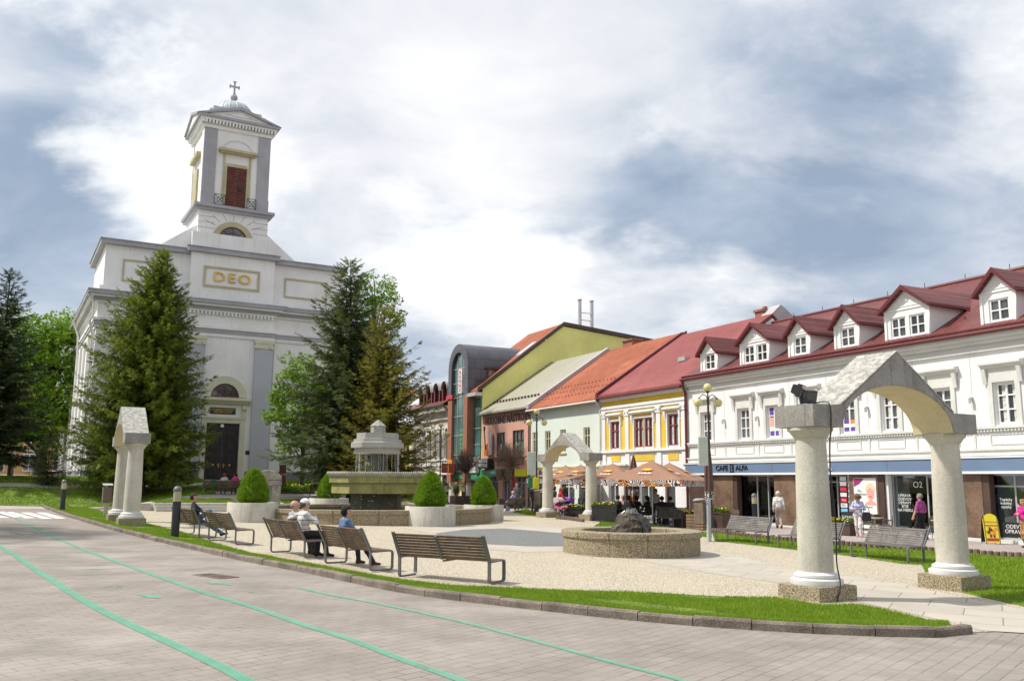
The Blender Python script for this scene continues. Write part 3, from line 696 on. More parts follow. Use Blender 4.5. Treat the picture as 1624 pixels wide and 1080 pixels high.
    for a, b in ((11.6, 15.2), (7.2, 9.5), (1.3, 5.4), (-13.6, .5)): 
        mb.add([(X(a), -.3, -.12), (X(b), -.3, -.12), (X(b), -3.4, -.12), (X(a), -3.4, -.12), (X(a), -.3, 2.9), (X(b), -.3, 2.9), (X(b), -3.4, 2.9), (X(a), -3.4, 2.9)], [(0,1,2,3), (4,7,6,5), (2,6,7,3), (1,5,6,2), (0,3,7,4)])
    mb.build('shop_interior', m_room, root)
    mb = MB(); mb.box(X(4.9), X(4.25), -.34, -.30, -.08, 2.2).build('window_screen', mat('pale_green_screen', (.28, .34, .28), .6), root)
    mb = MB(); mb.box(X(.3), X(-.35), -.34, -.30, .4, 1.85).build('window_screen', mat('grey_screen', (.22, .24, .24), .6), root)
    for s, u, z, sz in (('ÚPRAVA\nODEVOV\nOPRAVY\nŠITIE\nNA MIERU', 4.45, 1.15, .17), ('Topánky\nkabelky\nopasky', -.15, 1.25, .15), ('O2', 3.75, 1.9, .36)): text_obj('window_lettering', s, sz, m_swhite, root, tm(X(u), -.235, z), .002)
    mb = MB(); mb.box(X(.25), X(-1.1), -.243, -.235, .02, .55).build('window_banner', m_black, root)
    text_obj('window_lettering', 'ODEVY\nOPRAVY', .2, m_swhite, root, tm(X(-.4), -.228, .30), .002)
    # tenants' plates and the poster
    for i, (z, m) in enumerate(((2.15, m_trim), (1.92, m_grey), (1.68, m_sred), (1.44, m_trim), (1.2, m_sred), (.97, m_swhite), (.74, m_sblue), (.5, m_sgreen))):
        mb = MB(); mb.box(X(7.62), X(7.25), .125, .14, z-.09, z+.09).build('tenant_plate', m, root)
    text_obj('window_lettering', 'PRO', .14, m_black, root, tm(X(7.44), .142, .97), .002); text_obj('window_lettering', 'Pass', .12, m_swhite, root, tm(X(7.42), .142, 1.2), .002)
    po = thing('poster', 'tall white hairdresser poster with a blonde woman and a magenta corner on the wood panel', 'poster', FP(6.2, .125).to_3d(), FROT)
    MB().box(-.62, .62, 0, .02, .02, 2.18).build('board', m_swhite, po)
    MB().prism([(.60, 2.16), (.60, 1.80), (.30, 1.92), (.02, 2.16)], .021, .026, 'y').build('corner_print', m_magp, po)
    m = MB(); a = [(-.30+.20*math.cos(t), 1.52+.30*math.sin(t)) for t in np.linspace(0, 2*math.pi, 28)[:-1]]; m.prism(a, .022, .026, 'y'); m.build('printed_face', m_skin_p, po)
    m = MB(); a = [(-.30+.26*math.cos(t), 1.66+.30*math.sin(t)) for t in np.linspace(-.2, math.pi+.2, 20)]+[(-.46, 1.66), (-.3, 1.78), (-.14, 1.66)]; m.prism(a, .0265, .029, 'y'); m.build('printed_hair', m_blond, po)
    m = MB(); m.prism([(-.60, 1.02), (-.55, 1.12), (-.38, 1.22), (-.22, 1.22), (-.05, 1.12), (.05, 1.02)], .022, .026, 'y'); m.build('printed_shoulders', m_skin_p, po)
    m = MB(); a = [(-.30+.07*math.cos(t), 1.38+.026*math.sin(t)) for t in np.linspace(0, 2*math.pi, 14)[:-1]]; m.prism(a, .0265, .028, 'y'); m.build('printed_lips', m_sred, po)
    text_obj('poster_lettering', 'Eva\nkaderníctvo', .16, m_black, po, tm(.30, .024, 1.55), .002); text_obj('poster_lettering', 'dámske pánske detské', .085, m_black, po, tm(.0, .024, .93), .002); text_obj('poster_lettering', 'strihanie farbenie\núčesy melír', .075, m_grey, po, tm(-.05, .024, .62), .002)
    # dormers
    sl = (11.45-7.72)/7.0
    for u, w, pk, n in ((16.75, 1.5, 9.80, 1), (13.05, 2.25, 10.02, 2), (9.85, 1.5, 9.85, 1), (6.85, 1.5, 9.88, 1), (3.55, 2.3, 10.15, 2), (-.65, 1.5, 10.02, 1), (-3.9, 1.5, 9.9, 1), (-7.2, 2.3, 10.1, 2)):
        x = X(u); h = w/2; zb = 7.95; ze = pk-.75*(1.0 if n == 1 else 1.12); y0 = .02
        zof = lambda z: .4-(z-7.88)/sl
        wb = MB(); hol = [(x-.42, x+.42, zb+.16, zb+1.02)] if n == 1 else [(x-.87, x-.09, zb+.16, zb+1.04), (x+.09, x+.87, zb+.16, zb+1.04)]
        holes_wall(wb, x-h, x+h, zb, ze, hol, y0, .12)
        wb.add([(x-h, y0, ze), (x+h, y0, ze), (x, y0, pk)], [(2, 1, 0)])
        for s in (-1, 1):
            q = [(x+s*h, y0, zb), (x+s*h, y0, ze), (x+s*h, zof(ze)-.3, ze), (x+s*h, zof(zb)-.1, zb)]; wb.add(q, [(0, 1, 2, 3) if s < 0 else (3, 2, 1, 0)])
        dm = wb.build('dormer', m_white, root)
        tr = MB(); tr.box(x-h-.01, x-h+.10, y0+.002, y0+.05, zb, ze).box(x+h-.10, x+h+.01, y0+.002, y0+.05, zb, ze).box(x-h+.1, x+h-.1, y0+.002, y0+.04, ze-.04, ze+.03)
        k = .74; tr.ring([(x-h*k, ze+.09), (x, ze+.09+(pk-ze)*k), (x+h*k, ze+.09), (x-h*k, ze+.09)], [(x-h*k+.14, ze+.13), (x, ze+.09+(pk-ze)*k-.07), (x+h*k-.14, ze+.13), (x-h*k+.14, ze+.13)], y0+.03, y0+.004, 'y')
        if n == 2: tr.lathe([(.10, 0), (.10, .03), (.04, .05)], 14, Matrix.Translation((x, y0+.002, ze+.38)) @ Matrix.Rotation(-math.pi/2, 4, 'X'))
        tr.build('dormer_trim', m_frame, dm)
        sp = (pk-ze)/h; o = .15
        rf = MB(); rf.prism([(x-h-o, ze-sp*o+.0), (x, pk+.0), (x+h+o, ze-sp*o), (x+h+o, ze-sp*o+.13), (x, pk+.15), (x-h-o, ze-sp*o+.13)], zof(pk)-.9, y0+.25, 'y'); rf.build('dormer_roof', m_rust, dm)
        bb = MB(); bb.prism([(x-h-o, ze-sp*o-.03), (x, pk-.04), (x+h+o, ze-sp*o-.03), (x+h+o, ze-sp*o+.13), (x, pk+.16), (x-h-o, ze-sp*o+.13)], y0+.255, y0+.30, 'y')
        for s in (-1, 1): bb.tube([(x+s*(h+o+.02), y0+.28, ze-sp*o+.02), (x+s*(h+o+.02), zof(ze)-.1, ze-sp*o+.02)], .05, 8)
        bb.build('barge_board', m_redgut, dm)
        for a, b, c, e in hol: window(dm, a, b, c, e, m_frame, y=y0-.05, rows=(.5,), t=.07, bar=.045)
        for f in [c for c in dm.children if c.name.startswith('window')]:
            for ch in list(f.children):            # glass joins its frame: parts go no deeper than sub-parts
                me = f.data; me.materials.append(m_pane); bm = bmesh.new(); bm.from_mesh(me); n0 = len(bm.faces); bm.from_mesh(ch.data)
                bm.faces.ensure_lookup_table()
                for q in bm.faces[n0:]: q.material_index = 1
                bm.to_mesh(me); bm.free(); bpy.data.objects.remove(ch)
    # ridge cap and snow hooks
    mb = MB(); mb.tube([(-.02, -6.6, 11.62), (L+.02, -6.6, 11.62)], .11, 8)
    for i in range(14): mb.tube([(1.2+i*2.3, -6.6, 11.7), (1.2+i*2.3, -6.6, 11.95)], .018, 5)
    mb.build('ridge_cap', m_redgut, root)
    mb = MB(); rr = random.Random(2)
    for i in range(90):
        x = rr.uniform(.5, L-.5); y = rr.choice((-1.0, -1.9)); z = 7.88+(.4-y)*sl; mb.box(x, x+.05, y-.02, y+.02, z, z+.09)
    mb.build('snow_hook', m_redgut, root)
white_house()
# ------------------------------------------------------------------ yellow house
def yellow_house():
    L = 9.2; X = lambda u: u-18.9
    wins = [(19.75, 20.65), (22.15, 23.75), (25.8, 26.85)]
    V_ = lambda a, b: (X(a), X(b))
    H = [(X(19.7), X(20.75), 4.05, 5.85), (X(22.3), X(23.2), 4.05, 5.8), (X(23.35), X(24.25), 4.05, 5.8), (X(25.95), X(27.0), 4.05, 5.75)]
    H2 = [(X(20.2), X(21.2), -.1, 2.3), (X(22.2), X(23.9), .3, 2.3), (X(24.7), X(25.6), -.1, 2.3), (X(26.2), X(27.4), .3, 2.3)]
    root, roof = house_shell('yellow_house', 'narrow yellow and white house with red framed windows and faded red roof', 18.9, 28.1, 7.38, -6.6, 12.05, m_white, m_redroof, H+H2)
    y = MB()
    holes_wall(y, .35, L-.35, 4.0, 6.4, [(a-.12, b+.12, 3.9, d+.10) for a, b, c, d in H], .03, .03)
    y.box(.1, L-.1, .001, .03, 6.78, 7.12)
    for a, b, c, d in ((.9, 1.9, 3.2, 3.6), (3.3, 5.5, 3.2, 3.6), (7.0, 8.1, 3.2, 3.6)): y.box(a, b, .001, .03, c, d)
    y.build('yellow_field', m_yellow, root)
    t = MB(); t.box(.01, L-.01, .002, .30, 7.22, 7.36).box(.01, L-.01, .002, .18, 7.12, 7.22).box(.01, L-.01, .002, .10, 6.44, 6.62).box(.01, L-.01, .002, .16, 6.62, 6.78).box(.01, L-.01, .002, .16, 3.78, 3.93).box(.01, L-.01, .002, .09, 3.72, 3.78)
    t.build('cornice', m_white, root)
    for x in (.28, 2.75, 6.15, L-.3):
        t = MB(); t.box(x-.2, x+.2, .002, .10, 3.94, 6.05).box(x-.25, x+.25, .002, .14, 6.06, 6.43)
        for sx in (-.16, .16): t.tube([(x+sx, .10, 6.3), (x+sx, .19, 6.3)], .08, 10)
        t.box(x-.22, x+.22, .002, .08, 2.95, 3.71); t.build('pilaster', m_white, root)
    for i, (a, b, c, d) in enumerate(H):
        w = window(root, a, b, c, d, m_redwin, y=-.03, rows=(.66,), t=.08, bar=.06, curtain=True)
        if i in (0, 3): a2, b2 = a-.14, b+.14
        elif i == 1: a2, b2 = a-.14, H[2][1]+.14
        else: continue
        t = MB(); t.box(a2, a2+.12, .032, .08, 3.94, d+.05).box(b2-.12, b2, .032, .08, 3.94, d+.05).box(a2, b2, .032, .07, d+.052, d+.13)
        t.prism([(.032, 6.08), (.14, 6.08), (.26, 6.18), (.26, 6.26), (.032, 6.32)], a2-.2, b2+.2, 'x')
        for s in (a2-.06, b2+.06): t.prism([(.032, 5.5), (.08, 5.5), (.16, 5.8), (.18, 6.07), (.032, 6.07)], s-.08, s+.08, 'x')
        t.build('window_surround', m_white, w)
    for a, b, c, d in H2[1::2]: window(root, a, b, c, d, m_frame, rows=(.7,))
    for a, b, c, d in H2[::2]: window(root, a, b, c, d, m_redwin, rows=(.8,), name='door', cols=1)
    MB().tube([(0, .46, 7.36), (L, .46, 7.36)], .07, 8).build('gutter', m_redgut, root)
    MB().box(L-.02, L+.2, -6.8, .45, 7.2, 7.25).prism([(.45, 7.30), (-6.6, 11.95), (-6.9, 11.95), (-6.9, 12.35), (-6.6, 12.38), (.45, 7.75)], L-.12, L+.14, 'x').build('fire_wall_cap', mat('dark_red_capping', (.13, .02, .03), .5), root)
    sl = (12.05-7.38)/7.0
    s = MB(); yy = -2.6; z = 7.55+(.4-yy)*sl; s.box(3.2, 3.9, yy-.5, yy+.3, z-.15, z+.42-.3); s.build('skylight', m_alu, root)
    c = MB(); c.box(1.2, 1.9, -7.6, -6.9, 11.2, 12.6).box(1.12, 1.98, -7.68, -6.82, 12.6, 12.75); c.box(1.3, 1.5, -7.4, -7.2, 12.75, 12.95); c.build('chimney', m_redbrick, root)
    c = MB(); c.prism([(-6.0, 11.6), (-7.5, 12.9), (-9.5, 11.6)], .2, 1.2, 'x'); c.build('rear_gable', m_grey, root)
    sg = MB(); sg.box(2.9, 4.6, .06, .10, 2.62, 3.05).build('yellow_sign', m_syel, root)
    text_obj('sign_lettering', 'KADERNÍCTVO', .22, m_black, root, tm(3.75, .105, 2.8), .004)
    sh = MB(); sh.box(6.1, L-.05, .03, .25, 2.95, 3.05).build('sign_ledge', m_trim, root)
yellow_house()
# ------------------------------------------------------------------ mint house
def mint_house():
    u0 = 28.12; L = 10.26; X = lambda u: u-u0
    H = [(X(a), X(a)+.8, 3.9, 5.5) for a in (29.6, 32.0, 34.5, 36.6)]
    H2 = [(X(29.0), X(31.2), -.1, 2.0), (X(31.8), X(33.8), -.1, 2.0), (X(34.6), X(35.4), -.1, 2.0), (X(36.2), X(37.4), -.1, 2.0)]
    H = [(X(a), X(a)+.85, 3.95, 5.6) for a in (29.7, 33.0, 35.3, 37.3)]
    root, roof = house_shell('mint_house', 'pale mint house with small plain windows and orange tiled roof', u0, 38.38, 7.22, -7.0, 12.3, m_mint, m_orange, H+H2)
    for a, b, c, d in H:
        w = window(root, a, b, c, d, m_cream, y=-.06, rows=(.66,), t=.10)
        MB().box(a-.08, b+.08, .002, .10, c-.09, c-.003).build('sill', m_cream, w)
    for a, b, c, d in H2: window(root, a, b, c, d, m_sor if a > 6 else m_frame, rows=(.8,), name='shop_window')
    MB().tube([(0, .46, 7.22), (L, .46, 7.22)], .07, 8).tube([(.1, .44, 7.2), (.1, .10, 6.8), (.1, .10, -.2)], .055, 8).build('gutter', m_trim, root)
    MB().prism([(.45, 7.16), (-7.0, 12.25), (-7.0, 12.52), (.45, 7.50)], -.14, .02, 'x').build('barge_board', m_wood2, root)
    MB().box(.3, L-.2, .002, .12, 2.9, 3.0).build('string_course', m_cream, root)
    MB().box(2.2, 7.6, .02, .12, 2.15, 2.85).build('shop_board', m_swhite, root)
    MB().box(2.4, 6.4, .122, .14, 2.28, 2.78).build('blue_banner', m_sblue, root)
    text_obj('sign_lettering', 'FITNESS SHOP', .26, m_swhite, root, tm(4.9, .145, 2.55), .004)
    m = MB(); x = 3.0; m.prism([(x-.5, 2.62), (x-.28, 2.5), (x-.12, 2.36), (x+.12, 2.36), (x+.28, 2.5), (x+.5, 2.62), (x+.34, 2.68), (x+.1, 2.6), (x+.07, 2.72), (x-.07, 2.72), (x-.1, 2.6), (x-.34, 2.68)], .142, .15, 'y'); m.build('sign_figure', m_spurple, root)
    a = [(1.6+1.5*math.cos(t), 1.45+1.25*math.sin(t)) for t in np.linspace(.0, math.pi, 24)]; b = [(1.6+1.15*math.cos(t), 1.45+.9*math.sin(t)) for t in np.linspace(.0, math.pi, 24)]
    MB().ring(a, b, .35, .42, 'y').build('arched_sign', m_swhite, root)
    for i, ch in enumerate('OBCHODÍK'):
        t = math.pi*(.14+.72*(i/7)); p = (1.6+1.32*math.cos(t), 1.45+1.07*math.sin(t)); text_obj('sign_lettering', ch, .3, m_black, root, tm(p[0], .425, p[1]) @ Matrix.Rotation(-(math.pi/2-(math.pi-t)) if False else (math.pi-t)-math.pi/2, 4, 'Z'), .004, .01)
    MB().box(7.8, 10.0, .02, .12, 2.3, 2.8).build('sign_board', m_syel, root); 
    mb = MB()
    for x in (7.9, 8.5): mb.lathe([(.25, 0), (.25, .05)], 18, Matrix.Translation((x, .1, 2.55)) @ Matrix.Rotation(-math.pi/2, 4, 'X'))
    mb.build('round_sign', m_spurple, root)
    mb = MB()
    rr = random.Random(5); sl = (12.3-7.22)/7.4
    for i in range(60):
        x = .3+(i % 20)*.5; y = (-.5, -1.2, -1.9)[i//20]; z = 7.38+(.4-y)*sl; mb.box(x, x+.07, y-.02, y+.02, z, z+.1)
    mb.build('snow_hook', m_orange, root)
    c = MB(); c.box(6.5, 7.8, -7.7, -6.8, 11.6, 12.75).box(6.4, 7.9, -7.8, -6.7, 12.75, 12.87); c.build('chimney', m_redbrick, root)
mint_house()
# ------------------------------------------------------------------ salmon music shop
def pink_house():
    u0 = 38.42; L = 9.1; X = lambda u: u-u0
    H = [(X(39.6), X(41.6), 3.9, 5.9), (X(43.0), X(44.6), 3.9, 5.85)]
    H2 = [(.9, 2.6, -.1, 2.3), (3.6, 5.0, -.1, 2.5), (5.8, 8.4, .2, 2.3)]
    root, roof = house_shell('salmon_house', 'salmon pink music shop with pale standing-seam roof and black lettering', u0, 47.52, 7.45, -6.8, 12.35, m_pink, m_seam, H+H2)
    for a, b, c, d in H:
        w = window(root, a, b, c, d, m_wood2, y=-.05, cols=3, rows=(.62,), t=.09, bar=.07)
        MB().box(a-.05, b+.05, .002, .35, c-.35, c-.06).build('flower_box', m_wood2, w)
        MB().prism([(a+.25, c+.2), (a+.5, c+1.2), (a+.75, c+1.0), (a+.55, c+.2)], -.105, -.095, 'y').build('poster', m_sgreen, w)
        MB().prism([(b-.8, c+.9), (b-.5, c+1.15), (b-.25, c+.2), (b-.5, c+.15)], -.105, -.095, 'y').build('poster', m_swhite, w)
    for a, b, c, d in H2: window(root, a, b, c, d, m_alu, rows=(.8,), name='shop_window')
    text_obj('shop_lettering', 'HUDOBNÉ NÁSTROJE', .85, m_black, root, tm(4.45, .02, 6.86), .012, .014, 1.06, fit=7.9)
    MB().tube([(0, .46, 7.42), (L, .46, 7.42)], .07, 8).tube([(.15, .44, 7.4), (.15, .1, 6.9), (.15, .1, -.2)], .06, 8).build('gutter', m_wood2, root)
    MB().prism([(.45, 7.38), (-6.8, 12.2), (-6.8, 12.62), (.45, 7.70)], -.45, .02, 'x').build('fire_wall_cap', m_grey, root)
    MB().prism([(.45, 7.40), (-6.8, 12.25), (-6.8, 12.55), (.45, 7.66)], L-.05, L+.12, 'x').build('barge_board', m_wood2, root)
    mb = MB(); sl = (12.35-7.45)/7.2; y = -.9; z = 7.6+(.4-y)*sl
    mb.tube([(.3, y, z+.15), (L-.3, y, z+.15)], .025, 6)
    for i in range(15): mb.box(.4+i*.58, .5+i*.58, y-.06, y+.06, z, z+.2)
    mb.build('snow_guard', m_wood2, root)
    # guitar sign and hanging boards
    m = MB(); x = X(46.0); m.box(x-1.0, x+1.0, .03, .6, 2.95, 3.75).build('sign_board', m_black, root)
    text_obj('sign_lettering', 'HUDOBNÉ\nNÁSTROJE', .38, m_swhite, root, tm(x, .61, 3.37), .01, .008)
    g = MB(); g.prism([(x-.30, 4.0), (x+.30, 4.0), (x+.38, 4.3), (x+.22, 4.55), (x+.32, 4.95), (x+.05, 4.8), (x-.2, 5.0), (x-.2, 4.55), (x-.38, 4.3)], .25, .35, 'y'); g.build('guitar_body', m_sor, root)
    g = MB(); g.tube([(x, .37, 4.5), (x+.25, .37, 6.1)], .05, 6).box(x+.18, x+.36, .32, .42, 6.1, 6.45); g.build('guitar_neck', m_black, root)
    g = MB(); g.prism([(x-.9, 4.1), (x-.5, 4.0), (x-.35, 5.6), (x-.65, 6.1), (x-.95, 5.7)], .15, .25, 'y'); g.build('instrument_sign', m_grey, root)
    MB().box(5.4, 8.9, .02, .25, 2.35, 2.85).build('shop_board', m_sgreen, root); text_obj('sign_lettering', 'ZLATO STRIEBRO', .3, m_swhite, root, tm(7.1, .255, 2.6), .01)
    MB().box(2.7, 5.2, .02, .2, 2.6, 2.9).build('shop_board', m_wood2, root)
    MB().box(.3, 2.3, .02, .25, 2.3, 2.85).build('shop_board', m_syel, root)
    for x, a in ((4.6, 0), (2.9, .6)):
        M = Matrix.Translation((x, .5, 2.4)) @ Matrix.Rotation(a, 4, 'Y'); MB().box(-.45, .45, -.04, .04, -.4, .5, M).build('hanging_sign', mat('brown_sign', (.12, .08, .04), .6), root)
    MB().box(8.0, 8.9, .3, 1.4, 2.0, 2.06).prism([(.25, 2.3), (1.4, 1.95), (1.4, 2.0), (.25, 2.36)], 6.2, 8.9, 'x').build('awning', m_sgreen, root)
    MB().prism([(0, -.1), (.12, -.1), (.12, 2.2), (0, 2.2)], 2.75, 3.25, 'x').build('patterned_panel', m_sred, root)
pink_house()
# ------------------------------------------------------------------ lime gable house with the glazed arched tower
def lime_house():
    u0 = 47.56; L = 7.0
    root, roof = house_shell('lime_house', 'tall lime green gabled building with glazed brick tower under a barrel roof', u0, u0+L, 9.5, -8.0, 16.0, m_lime, m_orange, [], eave=.5, back=-24.0, backz=14.5, cat='building')
    MB().prism([(.5, 9.45), (-8.0, 15.95), (-24.3, 14.45), (-24.3, 14.85), (-8.0, 16.28), (.5, 9.85)], -.18, .0, 'x').build('barge_board', m_wood2, root)
    MB().box(-.15, 1.9, .1, .75, 9.15, 9.45).build('eaves_box', m_alu, root)
    mt = mat('tower_glass', (.06, .15, .14), .07, .4, .35, spec=.9)
    yb = .75
    # brick piers and glass
    for a, b in ((1.55, 2.45), (5.1, 6.05)):
        MB().box(a, b, -1, yb, 1.8, 9.4).build('brick_pier', m_redbrick, root)
        MB().lathe([(.28, -.3), (.28, 1.8)], 14, Matrix.Translation(((a+b)/2, yb-.4, 0))).build('column', m_trim, root)
    # arched head
    ang = np.linspace(0, math.pi, 25); cx, rw = 3.8, 2.25
    outer = [(6.05, 9.4)]+[(cx+rw*math.cos(t), 11.85+rw*math.sin(t)) for t in ang]+[(1.55, 9.4)]
    inner_ = [(5.35, 9.4)]+[(cx+1.5*math.cos(t), 11.85+1.5*math.sin(t)) for t in ang]+[(2.3, 9.4)]
    MB().ring(outer, inner_, -1.0, yb, 'y').build('arched_head', m_slate, root)
    gl = [(2.46, 2.6), (5.09, 2.6), (5.09, 9.4)]+[(cx+1.28*math.cos(t), 11.85+1.5*math.sin(t)) for t in ang]+[(2.46, 9.4)]
    MB().prism(gl, yb-.35, yb-.25, 'y').build('glass_front', mt, root)
    mb = MB()
    for z in (4.2, 5.9, 7.6, 9.3, 10.6, 11.9): mb.box(2.3, 5.3, yb-.25, yb-.2, z-.03, z+.03)
    for x in (3.35, 4.25): mb.box(x-.025, x+.025, yb-.25, yb-.21, 2.6, 13.2)
    mb.build('glazing_bar', m_alu, root)
    MB().box(.15, 1.5, .02, .1, 2.6, 9.0).build('glass_front', mt, root)
    mb = MB()
    for z in (3.9, 5.0, 6.4): mb.box(.1, 1.52, .1, .15, z-.03, z+.03)
    mb.build('glazing_bar', m_alu, root)
    # barrel roof running back
    br = MB(); o2 = [(cx+(rw-.01)*math.cos(t), 11.85+(rw-.01)*math.sin(t)) for t in ang]; o3 = [(cx+2.0*math.cos(t), 11.85+2.0*math.sin(t)) for t in ang]
    br.ring(o2, o3, -6.3, -1.0, 'y'); br.build('barrel_roof', m_slate, root)
    MB().box(1.75, 5.9, -6.0, -1.2, 9.0, 11.85).build('dormer_wall', m_grey, root)
    MB().box(1.38, 1.74, -5.6, -.9, 11.72, 11.92).build('eaves_board', m_wood2, root)
    MB().box(1.7, 1.76, -1.35, -.6, 9.6, 11.6).build('side_window', m_pane, root)
    mb = MB(); mb.box(1.5, 1.56, -1.1, 0, 10.0, 10.06).box(1.5, 1.56, -1.1, 0, 10.6, 10.66); mb.build('railing', m_dkmetal, root)
    text_obj('sign_lettering', 'B\nR\nO\nN\nX', .44, m_sred, root, tm(3.0, yb+.12, 10.65), .01, .006, 1, 1.4)
    MB().box(2.62, 3.38, yb+.02, yb+.11, 9.6, 11.75).build('sign_board', m_swhite, root)
    MB().box(4.8, 6.3, yb+.02, yb+.1, 9.25, 9.6).build('red_sign', m_sred, root)
    for z in (4.6, 5.0, 5.4, 5.8, 6.2): MB().box(3.0, 3.7, yb-.24, yb-.235, z, z+.3).build('window_sticker', mt if False else m_sgreen, root)
    MB().box(.2, 1.4, .16, .5, 2.6, 3.9).build('sign_board', m_swhite, root); text_obj('sign_lettering', 'K', .6, m_sred, root, tm(.8, .505, 3.3), .01)
    MB().box(.1, 6.5, -.1, .4, 2.1, 2.55).build('shop_board', m_sgreen, root)
    for a, b in ((.3, 1.4), (2.6, 5.0)): window(root, a, b, -.1, 2.1, m_alu, y=.05, rows=(.8,), name='shop_window')
    MB().box(4.2, 5.2, yb+.05, yb+.3, 2.5, 3.8).build('red_sign', m_sor, root)
    mb = MB(); mb.box(-.6, .02, -.2, .35, 5.5, 8.0) if False else None
    # steel flues on the ridge
    ch = MB()
    for y in (-10.2, -11.5): ch.tube([(.8, y, 15.0), (.8, y, 18.6)], .17, 12).tube([(.8, y, 18.65), (.8, y, 18.75)], .22, 12)
    for z in (16.8, 17.5): ch.tube([(.8, -10.2, z), (.8, -11.5, z)], .04, 6)
    ch.build('flue', m_alu, root)
    mb = MB(); y = -4.8; sl = 6.5/8.5; z = 9.66+(.5-y)*sl
    for x in (1.2,): mb.box(x-.4, x+.6, y-.9, y+.9, z-.6, z+.2, None)
    mb2 = MB(); mb2.prism([(y+.8, z-.8*sl+.10), (y-.8, z+.8*sl+.10), (y-.8, z+.8*sl-.1), (y+.8, z-.8*sl-.1)], .6, 1.6, 'x'); mb2.build('skylight', m_alu, root)
lime_house()
# ------------------------------------------------------------------ ornate cream house with arcaded windows
def ornate_house():
    u0 = 54.6; L = 10.4
    xs = [.9+i*1.42 for i in range(7)]
    H = [(x-.28, x+.28, 3.9, 6.2) for x in xs]
    H2 = [(.8, 2.0, -.1, 2.4), (3.4, 5.0, -.1, 2.4), (6.2, 8.5, -.1, 2.2)]
    m_or = mat('warm_grey_plaster', (.52, .47, .42), .85, .1, 1, .06, 30, streak=.25)
    root, roof = house_shell('ornate_house', 'cream house with arcaded upper windows and arched red dormers beyond the glass tower', u0, u0+L, 8.9, -3.2, 10.9, m_or, m_rust, H+H2, eave=.8, back=-12, backz=10.9)
    for x in xs:
        w = window(root, x-.28, x+.28, 3.9, 6.2, m_wood2, y=-.1, cols=1, rows=(.7,), t=.05)
        a = [(x+.62*math.cos(t), 6.35+.75*math.sin(t)) for t in np.linspace(0, math.pi, 13)]; b = [(x+.34*math.cos(t), 6.35+.45*math.sin(t)) for t in np.linspace(0, math.pi, 13)]
        s = MB(); s.ring(a, b, .002, .12, 'y').ring([(p[0]*.55+x*.45, p[1]*.7+7.0*.3) for p in a], [(p[0]*.4+x*.6, p[1]*.62+7.0*.38) for p in a], .002, .06, 'y')
        s.tube([(x-.5, .08, 4.1), (x-.5, .08, 6.3)], .08, 8).tube([(x+.5, .08, 4.1), (x+.5, .08, 6.3)], .08, 8).box(x-.6, x+.6, .002, .14, 3.3, 3.75); s.build('window_surround', m_trim, w)
        MB().prism([(x-.22, 6.4), (x+.22, 6.4), (x+.22, 6.7), (x, 6.95), (x-.22, 6.7)], -.0, .01, 'y').build('arch_window', m_pane, w)
    mb = MB(); mb.box(.01, L-.01, .002, .25, 3.76, 3.88).box(.01, L-.01, .002, .2, 2.9, 3.1).box(.01, L-.01, .002, .2, 7.6, 7.75)
    k = .1
    while k < L-.2: mb.box(k, k+.14, .002, .7, 8.35, 8.85); k += .32
    mb.build('cornice', m_trim, root)
    for a, b, c, d in H2: window(root, a, b, c, d, m_wood2, rows=(.8,), name='shop_window')
    MB().box(.3, 9.8, .02, .12, 2.5, 2.88).build('shop_board', m_swhite, root); text_obj('sign_lettering', 'TATRY', .4, m_sgreen, root, tm(6.5, .125, 2.7), .01)
    for x in (1.3, 3.4, 5.5, 7.6):
        an = np.linspace(0, math.pi, 11); d = MB(); o = [(x+.75, 9.2)]+[(x+.75*math.cos(t), 10.45+.75*math.sin(t)) for t in an]+[(x-.75, 9.2)]; i_ = [(x+.5, 9.2)]+[(x+.5*math.cos(t), 10.45+.5*math.sin(t)) for t in an]+[(x-.5, 9.2)]
        d.ring(o, i_, -3.0, .15, 'y'); dd = d.build('dormer', m_redgut, root)
        MB().prism(i_, -.25, -.2, 'y').build('pane', m_pane, dd)
        MB().ring([(x+.82*math.cos(t), 10.45+.82*math.sin(t)) for t in an], [(x+.752*math.cos(t), 10.45+.752*math.sin(t)) for t in an], -3.2, .3, 'y').build('dormer_roof', m_alu, dd)
    MB().tube([(0, .85, 8.9), (L, .85, 8.9)], .08, 8).tube([(.1, .8, 8.9), (.1, .15, 8.2), (.1, .15, 0)], .07, 8).build('gutter', m_wood2, root)
ornate_house()
def far_house(name, label, u0, u1, ze, ry, rz, wm, rm, nwin, fm, back=-12):
    L = u1-u0; H = [(L*(i+.5)/nwin-.45, L*(i+.5)/nwin+.45, 3.8, 5.4) for i in range(nwin)]+[(L*(i+.5)/nwin-.7, L*(i+.5)/nwin+.7, -.1, 2.3) for i in range(nwin)]
    root, _ = house_shell(name, label, u0, u1, ze, ry, rz, wm, rm, H, back=back)
    for a, b, c, d in H: window(root, a, b, c, d, fm)
    MB().tube([(0, .46, ze), (L, .46, ze)], .07, 8).build('gutter', m_trim, root)
    MB().box(.05, L-.05, .002, .12, 2.8, 2.95).build('string_course', m_trim, root)
far_house('pale_yellow_house', 'pale yellow house with white metal roof far down the street behind the spruce', 65.2, 80, 7.4, -6, 11.6, mat('pale_yellow_render', (.66, .58, .25), .85), mat('white_metal_roof', (.5, .5, .54), .45, .1, .5), 6, m_redwin)
far_house('brown_roofed_house', 'cream house with an orange roof at the far end of the row', 80.2, 96, 8.6, -6, 12.8, m_cream, m_orange, 6, m_frame)
far_house('white_end_house', 'white house with dark roof farthest down the street', 96.3, 120, 8.2, -6, 12.4, m_white, m_slate, 8, m_frame)
